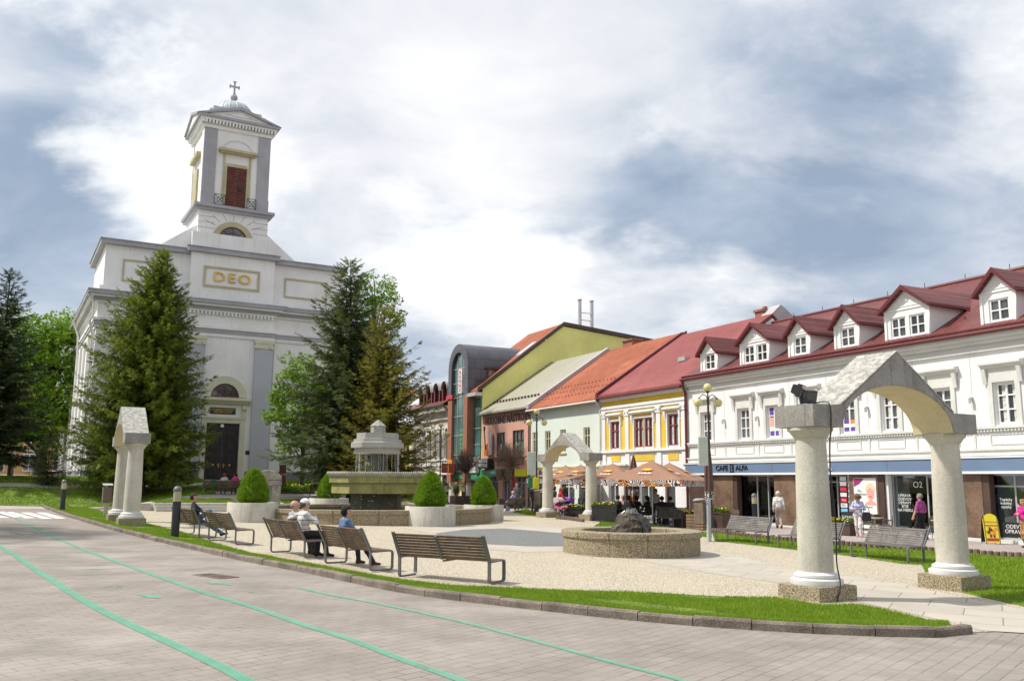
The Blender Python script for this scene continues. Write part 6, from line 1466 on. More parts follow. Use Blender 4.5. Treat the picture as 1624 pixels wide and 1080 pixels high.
# ================================================================== people
def sdf_mesh(bones, vox, k):
    """one smooth skin over tapered bones (a, b, ra, rb, tag): surface nets on a distance grid"""
    A = np.array([b[0] for b in bones], float); B = np.array([b[1] for b in bones], float); RA = np.array([b[2] for b in bones]); RB = np.array([b[3] for b in bones])
    lo = np.minimum(A-RA[:, None], B-RB[:, None]).min(0)-vox*3; hi = np.maximum(A+RA[:, None], B+RB[:, None]).max(0)+vox*3
    n = np.ceil((hi-lo)/vox).astype(int)+1; F = np.full(n, .2); 
    ax = [lo[i]+vox*np.arange(n[i]) for i in range(3)]
    for a, b, ra, rb, *_ in bones:
        a, b = np.array(a, float), np.array(b, float); m = max(ra, rb)+k+vox*2
        i0 = np.maximum(0, np.floor((np.minimum(a, b)-m-lo)/vox).astype(int)); i1 = np.minimum(n, np.ceil((np.maximum(a, b)+m-lo)/vox).astype(int)+1)
        X, Y, Z = np.meshgrid(*[ax[i][i0[i]:i1[i]] for i in range(3)], indexing='ij')
        d = b-a; L2 = max(1e-9, d@d); t = np.clip(((X-a[0])*d[0]+(Y-a[1])*d[1]+(Z-a[2])*d[2])/L2, 0, 1)
        D = np.sqrt((X-a[0]-t*d[0])**2+(Y-a[1]-t*d[1])**2+(Z-a[2]-t*d[2])**2)-(ra+(rb-ra)*t)
        sl = tuple(slice(i0[i], i1[i]) for i in range(3)); S = F[sl]; kk = min(k, 1.2*min(ra, rb)+.004)
        h = np.clip(.5+.5*(S-D)/kk, 0, 1); F[sl] = S*(1-h)+D*h-kk*h*(1-h)
    ins = F < 0; c = [slice(None, -1), slice(1, None)]
    cnt = np.zeros(np.array(n)-1, int); 
    for dx in (0, 1):
        for dy in (0, 1):
            for dz in (0, 1): cnt += ins[c[dx], c[dy], c[dz]]
    act = (cnt > 0) & (cnt < 8); idx = np.full(act.shape, -1); cells = np.argwhere(act); idx[act] = np.arange(len(cells))
    acc = np.zeros((len(cells), 3)); num = np.zeros(len(cells)); C = cells
    off = [(0,0,0),(1,0,0),(0,1,0),(1,1,0),(0,0,1),(1,0,1),(0,1,1),(1,1,1)]
    for p, q in ((0,1),(2,3),(4,5),(6,7),(0,2),(1,3),(4,6),(5,7),(0,4),(1,5),(2,6),(3,7)):
        P, Q = C+off[p], C+off[q]; fp = F[P[:,0],P[:,1],P[:,2]]; fq = F[Q[:,0],Q[:,1],Q[:,2]]; s = (fp < 0) != (fq < 0)
        t = np.where(s, fp/np.where(s, fp-fq, 1), 0); pt = P+t[:, None]*(Q-P); acc += pt*s[:, None]; num += s
    V = lo+vox*acc/num[:, None]; quads = []
    for a in range(3):
        b, d = (a+1) % 3, (a+2) % 3; sh = [slice(1, -1)]*3; sh[a] = slice(0, -1); s2 = [slice(1, -1)]*3; s2[a] = slice(1, None)
        i, j = ins[tuple(sh)], ins[tuple(s2)]
        E_ = np.argwhere(i != j); base = E_+1; base[:, a] -= 1
        fl = ins[base[:,0], base[:,1], base[:,2]]
        def cell(db, dd): q = base.copy(); q[:, b] -= db; q[:, d] -= dd; return idx[q[:,0], q[:,1], q[:,2]]
        q = np.stack([cell(1,1), cell(0,1), cell(0,0), cell(1,0)], 1); q[~fl] = q[~fl][:, ::-1]; quads.append(q)
    Q = np.concatenate(quads); Q = Q[(Q >= 0).all(1)]
    # nearest bone decides the clothing colour
    best = np.full(len(V), 1e9); tagi = np.zeros(len(V), int)
    for bi, (a, b, ra, rb, *_) in enumerate(bones):
        a, b = np.array(a, float), np.array(b, float); d = b-a; t = np.clip(((V-a)@d)/max(1e-9, d@d), 0, 1); D = np.linalg.norm(V-a-t[:, None]*d, axis=1)-(ra+(rb-ra)*t)
        u = D < best; best[u] = D[u]; tagi[u] = bi
    return V, Q, tagi
_pm = {}
def cloth(c, stripe=None):
    key = (tuple(c), stripe)
    if key not in _pm:
        if stripe:
            m = bpy.data.materials.new('striped_cloth'); m.use_nodes = True; g = NT(m.node_tree); g.n.clear()
            z = g.node('ShaderNodeSeparateXYZ', {0: g.node('ShaderNodeTexCoord').outputs['Object']}).outputs[2]
            f = g.math('LESS_THAN', g.math('FRACT', g.math('MULTIPLY', z, 9.0)), .14)
            p = g.node('ShaderNodeBsdfPrincipled', {'Base Color': g.mix(f, c, stripe), 'Roughness': .9}); g.node('ShaderNodeOutputMaterial', {0: p.outputs[0]}); _pm[key] = m
        else: _pm[key] = mat('cloth', c, .9, .28, 9, .1, 60, 1.0, 13, obj=True)
    return _pm[key]
def skin_mat(c): return _pm.setdefault(('skin', c), mat('skin', c, .55, .06, 6, obj=True))
m_eye = mat('eye', (.02, .015, .012), .2, .05)
def V3(*a): return np.array(a, float)
def hand_bones(w, d, palm_n, side, curl=.5, s=1.0, fr=.0095):
    """palm, four fingers of different lengths and a thumb from the wrist w along d"""
    d = d/np.linalg.norm(d); n = palm_n-d*(palm_n@d); n /= np.linalg.norm(n)+1e-9; x = np.cross(d, n)*side; out = []
    c = w+d*.045*s; out += [(w, w+d*.03*s, .024*s, .026*s, 'skin'), (c-x*.022*s, c-x*.022*s+d*.04*s, .020*s, .018*s, 'skin'), (c+x*.020*s, c+x*.020*s+d*.04*s, .020*s, .017*s, 'skin')]
    for i, l in enumerate((.068, .078, .072, .056)):
        b = w+d*.088*s+x*(-.030+.020*i)*s; e = b+(d*.6*l+n*.35*curl*l)*s*1.0; f = e+(d*(.45-.35*curl)+n*.75*curl)*l*.75*s; out += [(b, e, fr, fr*.92, 'skin'), (e, f, fr*.92, fr*.8, 'skin')]
    b = w+d*.025*s-x*.030*s; e = b+(d*.55-x*.65+n*.3)*.045*s; out += [(b, e, fr*1.25, fr*1.1, 'skin'), (e, e+(d*.8-x*.1+n*.4*curl)*.035*s, fr*1.05, fr*.85, 'skin')]
    return out
def limb(a, b, la, lb, hint):
    """elbow / knee position by two-bone reach"""
    a, b, hint = V3(*a), V3(*b), V3(*hint); d = b-a; D = np.linalg.norm(d); D2 = min(D, (la+lb)*.999); u = d/D; b = a+u*D2
    x = (la*la-lb*lb+D2*D2)/(2*D2); h = math.sqrt(max(0, la*la-x*x)); p = hint-u*(hint@u); p /= np.linalg.norm(p)+1e-9
    return a+u*x+p*h, b
def person(label, loc, az, pose='stand', top=(.3,.3,.3), bottom=(.05,.05,.06), shoes=(.03,.03,.03), skin=(.50,.29,.20), hair=(.04,.03,.025), hairstyle='short', sleeves='long', H=1.68, female=False, stripe=None, group=None,
           hands=None, look=0.0, nod=0.0, feet=None, lean=0.0, vox=.011, seat=.44, skirt=None, wide=1.0, child=False, hat=None):
    s = H/1.68; R_ = lambda x: x*s*wide
    sit = pose == 'sit'
    pz = (seat+.105) if sit else .93*s
    pel = V3(0, 0, pz); up = V3(0, math.sin(lean), math.cos(lean)); fw = V3(0, math.cos(lean), -math.sin(lean))
    waist = pel+up*.13*s; chest = pel+up*.34*s; neck = pel+up*.51*s; X = V3(1, 0, 0); sw = (.155 if female else .175)*s
    hd = neck+up*.045*s+fw*.015*s
    ch, sh = math.cos(look), math.sin(look); hf = V3(-sh, ch, 0)*math.cos(nod)+V3(0, 0, -math.sin(nod)); hu = V3(-sh*math.sin(nod), ch*math.sin(nod), math.cos(nod)); hx = np.cross(hf, hu)
    hc = hd+hu*.105*s+hf*.012*s
    T = []
    add = lambda a, b, ra, rb, t: T.append((a, b, ra, rb, t))
    hipw = .085*s
    add(pel-X*hipw*.75, pel+X*hipw*.75, R_(.115), R_(.115), 'bottom'); 
    if female: add(pel-X*.1*s-up*.04, pel+X*.1*s-up*.04, R_(.11), R_(.11), 'bottom')
    add(pel+up*.05*s-X*.05*s, waist-X*.045*s, R_(.105), R_(.098), 'top'); add(pel+up*.05*s+X*.05*s, waist+X*.045*s, R_(.105), R_(.098), 'top')
    add(waist-X*.045*s, chest-X*.07*s, R_(.100), R_(.108), 'top'); add(waist+X*.045*s, chest+X*.07*s, R_(.100), R_(.108), 'top')
    if female: add(chest-X*.07*s+fw*.05*s-up*.03*s, chest+X*.07*s+fw*.05*s-up*.03*s, R_(.075), R_(.075), 'top')
    add(chest-X*.07*s, neck-X*.055*s-up*.05*s, R_(.105), R_(.07), 'top'); add(chest+X*.07*s, neck+X*.055*s-up*.05*s, R_(.105), R_(.07), 'top')
    shz = neck-up*.065*s
    add(shz-X*sw*.9, shz+X*sw*.9, R_(.060), R_(.060), 'top')
    add(neck-up*.03*s, hd+hu*.03*s, .054*s, .050*s, 'skin')
    # head: cranium, jaw, nose, ears
    add(hc+hu*.035*s-hf*.02*s, hc+hu*.03*s+hf*.012*s, .088*s, .084*s, 'skin'); add(hc-hu*.02*s+hf*.015*s, hc-hu*.065*s+hf*.045*s, .070*s, .042*s, 'skin')
    add(hc+hu*.012*s+hf*.088*s, hc-hu*.022*s+hf*.108*s, .010*s, .015*s, 'skin')
    for q in (-1, 1): add(hc+hx*q*.082*s-hf*.008*s+hu*.012*s, hc+hx*q*.080*s-hf*.005*s-hu*.02*s, .016*s, .011*s, 'skin')
    # arms
    la, lb = .285*s, .25*s; hands = hands or {}
    for q, nm in ((-1, 'L'), (1, 'R')):
        S = shz+X*q*sw; h = hands.get(nm)
        if h is None: h = ((q*.235*s, .05*s, S[2]-.50*s), (q*.2, -1, -.1)) if not sit else ((q*.13*s, .30*s, pz+.13), (q*.9, -.6, -.3))
        E_, Wp = limb(S, h[0], la, lb, h[1])
        slv = sleeves; add(S, E_, R_(.058), R_(.046), 'top'); add(E_, E_+(Wp-E_)*.9, R_(.044 if slv == 'long' else .040), R_(.034 if slv == 'long' else .028), 'top' if slv == 'long' else 'skin'); add(E_+(Wp-E_)*.88, Wp, .027*s, .024*s, 'skin')
        d = Wp-E_; pn = V3(*h[2]) if len(h) > 2 else V3(-q, .3, 0); T.extend(hand_bones(Wp, d, pn, q, h[3] if len(h) > 3 else .5, s*1.0, max(.0095*s, vox*.82)))
    # legs
    lt, ls = .43*s, .43*s; feet = feet or {}
    for q, nm in ((-1, 'L'), (1, 'R')):
        hp = pel+X*q*hipw-up*.02*s if not sit else pel+X*q*hipw
        f = feet.get(nm)
        if f is None: f = ((q*.09*s, -.01, .085*s), (q*.12, 1, 0), (q*.15, 1, 0)) if not sit else ((q*.11*s, .50*s, .085*s), (q*.1, .5, 1), (q*.15, 1, 0))
        Kn, An = limb(hp, f[0], lt, ls, f[1]); kb = 'bottom'
        add(hp, Kn, R_(.088), R_(.062), kb); add(Kn, Kn+(An-Kn)*.35, R_(.060), R_(.062), kb if skirt is None else 'skin'); add(Kn+(An-Kn)*.35, An+(Kn-An)*.04, R_(.062), R_(.052 if skirt is None else .034), kb if skirt is None else 'skin')
        fd = V3(*f[2]); fd /= np.linalg.norm(fd); add(An+V3(0, 0, -.02)*s-fd*.025*s, An+V3(0, 0, -.035)*s-fd*.03*s, .042*s, .045*s, 'shoes'); add(An-V3(0, 0, .03)*s, An+fd*.15*s-V3(0, 0, .052*s), .042*s, .031*s, 'shoes')
    V, Q, ti = sdf_mesh(T, vox, .035*s)
    names = ['skin', 'top', 'bottom', 'shoes']; tg = np.array([names.index(b[4]) for b in T])[ti]
    me = bpy.data.meshes.new('person'); fm = tg[Q[:, 0]]
    EV, EF = MB(), None
    for q in (-1, 1): p = hc+hx*q*.034*s+hf*.084*s+hu*.018*s; EV.ball(p, .0135*s, 8, 6); 
    e2 = len(EV.f); p = hc-hu*.052*s+hf*.083*s; EV.tube([p-hx*.024*s, p+hf*.005*s, p+hx*.024*s], .0065*s, 6)
    b = len(V); verts = [tuple(v) for v in V]+EV.v; faces = [tuple(q) for q in Q.tolist()]+[[i+b for i in f] for f in EV.f]
    me.from_pydata(verts, [], faces)
    for m in (skin_mat(skin), cloth(top, stripe), cloth(bottom), cloth(shoes), m_eye, skin_mat((skin[0]*.75, skin[1]*.5, skin[2]*.5))): me.materials.append(m)
    me.polygons.foreach_set('material_index', np.concatenate([fm, np.full(e2, 4), np.full(len(EV.f)-e2, 5)]).astype(np.int32)); me.polygons.foreach_set('use_smooth', [True]*len(me.polygons)); me.update()
    o = bpy.data.objects.new('person', me); COL.objects.link(o); o.location = loc; o.rotation_euler = (0, 0, turn(az)); tag(o, label, 'person', group)
    # hair
    Hb = []; hd_ = lambda a, b, ra, rb: Hb.append((a, b, ra*s, rb*s, 'h')); P_ = lambda x, y, z: hc+hx*x*s+hf*y*s+hu*z*s
    if hairstyle != 'bald':
        if not hat: hd_(P_(0, -.035, .055), P_(0, .02, .062), .086, .074)
        hd_(P_(-.03, -.04, .02), P_(.03, -.04, .02), .082, .082); hd_(P_(-.055, -.03, -.01), P_(.055, -.03, -.01), .045, .045)
        if hairstyle in ('bob', 'long', 'tail'):
            hd_(P_(-.062, -.015, .03), P_(-.066, -.015, -.075 if hairstyle == 'bob' else -.02), .042, .034); hd_(P_(.062, -.015, .03), P_(.066, -.015, -.075 if hairstyle == 'bob' else -.02), .042, .034); hd_(P_(-.03, -.07, -.03), P_(.03, -.07, -.03), .055, .055); hd_(P_(-.04, .05, .085), P_(.04, .05, .085), .035, .035)
            if hairstyle == 'bob': hd_(P_(-.045, -.05, -.06), P_(.045, -.05, -.06), .042, .042)
            if hairstyle == 'long': hd_(P_(0, -.09, 0), P_(0, -.12, -.22), .06, .035)
            if hairstyle == 'tail': hd_(P_(0, -.10, .05), P_(0, -.145, .03), .028, .034); hd_(P_(0, -.145, .03), P_(0, -.155, -.14), .034, .014)
    else: hd_(P_(-.05, -.06, -.01), P_(.05, -.06, -.01), .045, .045)
    v, q, _ = sdf_mesh(Hb, vox*.9, .03*s); h = arr_mesh('hair', v, q, cloth(hair), o, 4); h.data.polygons.foreach_set('use_smooth', [True]*len(h.data.polygons))
    if hat:
        mb = MB(); M = Matrix((( *[hx[0], hf[0], hu[0]], hc[0]), (hx[1], hf[1], hu[1], hc[1]), (hx[2], hf[2], hu[2], hc[2]), (0, 0, 0, 1))) @ Matrix.Translation((0, -.012*s, .045*s)); r = .114*s
        if hat == 'cap': mb.lathe([(r, -.01)]+[(r*math.cos(t), .095*s*math.sin(t)) for t in np.linspace(.05, 1.5, 7)]+[(0, .096*s)], 20, M); mb.ring([(r*1.0*math.cos(t), r*math.sin(t)) for t in np.linspace(.35, 2.79, 12)], [(r*.95*math.cos(t), r*.9*math.sin(t)+.085*s*math.sin((t-.35)/2.44*math.pi)**.7) for t in np.linspace(.35, 2.79, 12)], -.012, .0, 'z', M)
        else: mb.lathe([(r*1.55, -.012), (r*1.5, 0), (r*1.03, .012), (r*.95, .085*s), (r*.6, .10*s), (0.001, .10*s)], 20, M)
        mb.build('cap' if hat == 'cap' else 'hat', cloth((.72, .72, .74) if hat == 'cap' else (.13, .07, .04)), o, smooth=True)
    return o
def seat_at(b, x, y=.12): 
    a = b.rotation_euler[2]; p = b.location+Matrix.Rotation(a, 3, 'Z') @ Vector((x, y, 0)); return p
walk = lambda s=1.0, k=1: {'L': ((-.08, .20*k, .10), (-.05, 1, 0), (-.1, 1, -.0)), 'R': ((.08, -.22*k, .12), (.05, 1, 0), (.1, 1, -.35))}
# seated on the near benches
B3, B4, B1, TB0 = bobj[2], bobj[3], bobj[0], tbench[0]
az_of = lambda o: -math.degrees(o.rotation_euler[2])
person('seated man in a white cap and striped pale jersey, arm over the bench', seat_at(B3, .60), az_of(B3)+4, 'sit', top=(.56, .54, .53), stripe=(.12, .11, .12), bottom=(.015, .015, .018), shoes=(.012, .012, .012), hair=(.10, .09, .08), hat='cap', look=-.55, H=1.84, vox=.0095, wide=1.08,
       hands={'L': ((-.50, .02, .90), (-.3, -1, -.3), (0, 0, -1), .3), 'R': ((.10, .24, .98), (1, -.3, -.5), (-1, 0, -.3), .8)}, feet={'L': ((-.12, .42, .085), (-.2, .5, 1), (-.1, 1, 0)), 'R': ((.16, .56, .085), (.2, .5, 1), (.3, 1, 0))})
person('balding seated man in a grey jacket half hidden behind the man in the white cap', seat_at(B3, .02), az_of(B3), 'sit', top=(.36, .36, .40), bottom=(.05, .05, .06), shoes=(.08, .03, .02), hairstyle='bald', hair=(.25, .22, .20), look=-.5, H=1.72, lean=-.05)
person('seated woman with short black hair in a blue denim jacket, seen from behind', seat_at(B4, -.45), az_of(B4), 'sit', top=(.115, .185, .33), bottom=(.02, .02, .06), shoes=(.10, .03, .02), hairstyle='bob', hair=(.008, .008, .011), look=-.65, H=1.64, female=True, vox=.0095, feet={'L': ((-.15, .45, .085), (-.2, .5, 1), (0, 1, 0)), 'R': ((.42, .52, .085), (.6, .5, 1), (.3, 1, 0))},
       hands={'L': ((-.10, .34, .60), (-.9, -.5, -.3)), 'R': ((.18, .34, .60), (.9, -.5, -.3))})
person('seated dark-haired man in black jacket and jeans with crossed legs behind the bollard', seat_at(B1, .35), az_of(B1)+18, 'sit', top=(.012, .012, .016), bottom=(.10, .15, .22), shoes=(.02, .02, .02), hair=(.03, .018, .012), look=-.45, lean=-.28, H=1.76, vox=.0095,
       feet={'L': ((-.02, .78, .10), (0, .2, 1), (0, 1, .3)), 'R': ((.05, .62, .46), (.35, .1, 1), (.3, .9, .1))}, hands={'R': ((.42, .16, .80), (.6, -1, -.2), (0, 0, -1), .4), 'L': ((-.12, .36, .62), (-.9, -.5, -.3))})
person('woman with a brown ponytail and white top on the bench before the church', seat_at(TB0, .18), az_of(TB0), 'sit', top=(.60, .58, .60), bottom=(.12, .14, .2), hair=(.14, .05, .025), hairstyle='tail', look=-.9, H=1.66, female=True, vox=.013)
person('woman in a bright pink top on the bench before the church', seat_at(TB0, .82), az_of(TB0), 'sit', top=(.62, .03, .28), bottom=(.10, .12, .18), hair=(.03, .015, .012), hairstyle='tail', look=.9, H=1.66, female=True, vox=.013)
person('elderly woman in a lilac cardigan sitting on the bench by the right planter', seat_at(vb, .35), az_of(vb), 'sit', top=(.40, .36, .62), bottom=(.22, .30, .45), shoes=(.4, .38, .36), hair=(.45, .38, .28), hairstyle='bob', look=.2, H=1.62, female=True, wide=1.15, vox=.013, lean=.2, hands={'L': ((-.25, .42, .62), (-.8, -.5, -.2)), 'R': ((.05, .45, .60), (.9, -.5, -.3))})
# standing and walking
person('white-haired man in a white pullover and beige trousers walking away towards the cafe', AT(1233, 42.3), 12, 'stand', top=(.66, .65, .63), bottom=(.42, .32, .27), shoes=(.05, .03, .025), hair=(.62, .60, .57), H=1.68, feet=walk(k=.7), wide=1.1, vox=.012, lean=.10)
person('woman in a brown hat, pale blue cardigan and white trousers looking down at her hands', AT(1358, 36.3), 205, 'stand', top=(.42, .47, .66), bottom=(.66, .60, .58), shoes=(.55, .22, .20), hair=(.10, .04, .02), hairstyle='bob', hat='hat', H=1.64, female=True, nod=.5, feet=walk(k=.8), hands={'L': ((-.06, .26, 1.12), (-1, -.3, -.6), (1, 0, .3), .8), 'R': ((.06, .26, 1.12), (1, -.3, -.6), (-1, 0, .3), .8)}, vox=.011)
def handbag(loc, az, label):
    r = thing('handbag', label, 'bag', loc, turn(az)); m = cloth((.012, .012, .016)); MB().prism([(-.15, .0), (.15, .0), (.18, .06), (.13, .34), (-.13, .34), (-.18, .06)], -.06, .06, 'y').build('body', m, r, bev=.03)
    MB().tube([(-.11, 0, .33), (-.08, 0, .52), (0, 0, .60), (.08, 0, .52), (.11, 0, .33)], .012, 6).build('handle', m, r)
_b = AT(1366, 36.1); handbag(_b+Vector((.06, -.16, .66)), 205, 'black handbag carried by the woman in the brown hat')
person('grey-haired man in a magenta shirt and black trousers standing with his back half turned', AT(1457, 35.4), -38, 'stand', top=(.36, .07, .24), bottom=(.012, .012, .014), hair=(.20, .18, .16), sleeves='short', H=1.72, wide=1.15, hands={'L': ((-.34, .14, .86), (-.7, -.6, 0))}, vox=.011, feet={'L': ((-.13, .1, .085), (-.1, 1, 0), (-.2, 1, 0)), 'R': ((.13, -.1, .085), (.1, 1, 0), (.2, 1, 0))})
person('blond woman in a pink sleeveless jacket and tan trousers at the right edge', AT(1620, 31.6), -100, 'stand', top=(.72, .02, .30), bottom=(.34, .19, .09), shoes=(.02, .02, .04), hair=(.42, .25, .09), hairstyle='bob', H=1.62, female=True, vox=.010, wide=1.08, hands={'L': ((-.02, .20, 1.38), (-1, .1, -.8), (0, 0, 1), .7), 'R': ((.05, .25, 1.15), (1, 0, -.7), (-1, 0, 0), .6)}, feet={'L': ((-.10, .05, .085), (0, 1, 0), (0, 1, 0)), 'R': ((.10, -.06, .085), (0, 1, 0), (.1, 1, 0))})
person('fair-haired person in a dark jacket walking away down the street', AT(724, 80), 0, 'stand', top=(.04, .045, .05), bottom=(.02, .02, .022), hair=(.35, .22, .10), hairstyle='long', H=1.72, feet=walk(k=1), vox=.015, female=True)
person('woman in a white blouse and dark trousers walking by the far lamp post', AT(708, 72), -60, 'stand', top=(.62, .58, .62), bottom=(.03, .03, .04), hair=(.03, .02, .02), hairstyle='bob', H=1.66, feet=walk(k=.8), vox=.015, female=True)
person('man in a dark grey suit standing behind the woman in lilac', AT(820, 62), 190, 'stand', top=(.11, .11, .125), bottom=(.10, .11, .14), hair=(.18, .15, .12), H=1.76, vox=.014)
person('man in a dark jacket standing behind the litter bin by the middle lamp', AT(846, 57), 150, 'stand', top=(.05, .05, .055), bottom=(.04, .04, .05), hair=(.5, .48, .45), H=1.72, vox=.014)
person('man in a pale grey shirt standing beside a bicycle left of the middle arch', AT(860, 56.5), 95, 'stand', top=(.45, .44, .42), bottom=(.35, .30, .24), hair=(.35, .32, .30), sleeves='short', H=1.72, vox=.014, hands={'R': ((.25, .3, 1.0), (.7, -.6, 0)), 'L': ((-.2, .35, 1.0), (-.7, -.6, 0))})
person('small child in a blue top standing in the bright doorway behind the middle arch', AT(920.5, 58.0), 185, 'stand', top=(.22, .20, .40), bottom=(.05, .06, .2), hair=(.02, .015, .01), H=1.12, vox=.012)
person('woman in a red top bending over a pushchair behind the middle arch', AT(886, 52.2), 80, 'stand', top=(.55, .03, .05), bottom=(.03, .03, .04), hair=(.28, .14, .06), hairstyle='long', H=1.62, female=True, vox=.013, lean=.25, hands={'L': ((-.15, .38, .98), (-.8, -.5, -.2)), 'R': ((.15, .38, .98), (.8, -.5, -.2))})
person('man in a dark brown jacket standing behind the pushchair', AT(894, 55.0), 190, 'stand', top=(.06, .055, .05), bottom=(.04, .04, .045), hair=(.03, .02, .015), H=1.78, vox=.013)
person('person in a black top at the left of the pushchair group', AT(879, 53.5), 60, 'stand', top=(.02, .02, .022), bottom=(.03, .03, .035), hair=(.10, .05, .02), hairstyle='bob', H=1.64, female=True, vox=.013)
person('distant walker in a dark top on the path left of the church', AT(53, 84), 10, 'stand', top=(.12, .05, .06), bottom=(.02, .02, .03), hair=(.10, .05, .02), hairstyle='long', H=1.66, feet=walk(k=.7), vox=.016, female=True)
# pushchairs
def wheel(mb, x, y, r, w=.03):
    mb.ring([(y+r*math.cos(t), r+r*math.sin(t)) for t in np.linspace(0, 2*math.pi, 17)], [(y+r*.8*math.cos(t), r+r*.8*math.sin(t)) for t in np.linspace(0, 2*math.pi, 17)], x-w/2, x+w/2, 'x')
def pushchair(loc, az, col, col2, label):
    r = thing('pushchair', label, 'pushchair', loc, turn(az), 'pushchairs by the middle arch'); s = MB(); s.prism([(-.30, .45), (.25, .40), (.45, .55), (.30, .62), (.1, .52), (-.2, .58), (-.42, .98), (-.50, .95)], -.2, .2, 'x'); s.build('seat', cloth(col2), r, bev=.02)
    h = MB(); a = [(-.22+.34*math.cos(t), .74+.34*math.sin(t)) for t in np.linspace(.3, 2.6, 10)]; b = [(-.22+.32*math.cos(t), .74+.32*math.sin(t)) for t in np.linspace(.3, 2.6, 10)]; h.ring(a, b, -.23, .23, 'x').prism([(-.22, .74)]+b, -.23, -.21, 'x').prism([(-.22, .74)]+b, .21, .23, 'x'); h.build('hood', cloth(col), r)
    f = MB()
    for x in (-.24, .24): f.tube([(x, -.72, 1.02), (x, -.3, .6), (x, .42, .14)], .014, 6).tube([(x, -.45, .14), (x, .1, .5)], .014, 6)
    f.tube([(-.24, -.72, 1.02), (.24, -.72, 1.02)], .016, 6); f.build('frame', m_steel, r)
    for x, y in ((-.25, .42), (.25, .42), (-.25, -.45), (.25, -.45)): w = MB(); wheel(w, x, y, .13); w.tube([(x-.015, y, .13), (x+.015, y, .13)], .03, 8); w.build('wheel', m_black, r)
pushchair(AT(898, 53.0), -150, (.20, .06, .36), (.05, .05, .06), 'pushchair with a purple hood behind the middle arch')
pushchair(AT(889, 51.4), 140, (.55, .5, .55), (.6, .15, .25), 'pale pushchair with pink cover beside the woman in red')
def bicycle(loc, az, label):
    r = thing('bicycle', label, 'bicycle', loc, turn(az)); R_ = .33
    f = MB(); f.tube([(0, -.45, R_), (0, -.05, .30), (0, -.22, .78)], .018, 6).tube([(0, -.05, .30), (0, .42, .82)], .018, 6).tube([(0, -.2, .72), (0, .40, .86)], .018, 6).tube([(0, .55, R_), (0, .42, .82), (0, .38, 1.0)], .018, 6).tube([(-.28, .30, 1.04), (0, .40, 1.02), (.28, .30, 1.04)], .014, 6).tube([(0, -.22, .75), (0, -.26, .92)], .014, 6); f.build('frame', m_steel, r)
    MB().box(-.06, .06, -.40, -.14, .92, .97).build('saddle', m_black, r, bev=.02)
    for y in (-.45, .55):
        w = MB(); w.ring([(y+R_*math.cos(t), R_+R_*math.sin(t)) for t in np.linspace(0, 2*math.pi, 25)], [(y+R_*.93*math.cos(t), R_+R_*.93*math.sin(t)) for t in np.linspace(0, 2*math.pi, 25)], -.02, .02, 'x')
        for k in range(8): t = math.pi*k/8; w.tube([(0, y+R_*.94*math.cos(t), R_+R_*.94*math.sin(t)), (0, y-R_*.94*math.cos(t), R_-R_*.94*math.sin(t))], .004, 3)
        w.build('wheel', m_black, r)
bicycle(AT(857, 55.8), 95, 'bicycle held by the man in the pale grey shirt')
# ================================================================== cafe terrace
m_umb = mat('brown_canvas', (.30, .165, .105), .85, .06, 1.5, .08, 40)
def swirl_mat():
    m = bpy.data.materials.new('swirl_valance'); m.use_nodes = True; g = NT(m.node_tree); g.n.clear(); v = g.node('ShaderNodeTexCoord').outputs['Object']
    vo = g.node('ShaderNodeTexVoronoi', {'Vector': v, 'Scale': 3.2}); d = vo.outputs['Distance']; ring_ = g.math('LESS_THAN', g.math('FRACT', g.math('MULTIPLY', d, 5.5)), .45)
    n = g.noise(v, 1.1, 2); sep = g.node('ShaderNodeSeparateColor', {0: vo.outputs['Color']}).outputs[0]
    c = g.mix(ring_, (.07, .02, .03), g.mix(g.math('GREATER_THAN', sep, .62), (.80, .79, .77), (.80, .30, .04)))
    g.node('ShaderNodeOutputMaterial', {0: g.node('ShaderNodeBsdfPrincipled', {'Base Color': c, 'Roughness': .85}).outputs[0]}); return m
m_swirl = swirl_mat()
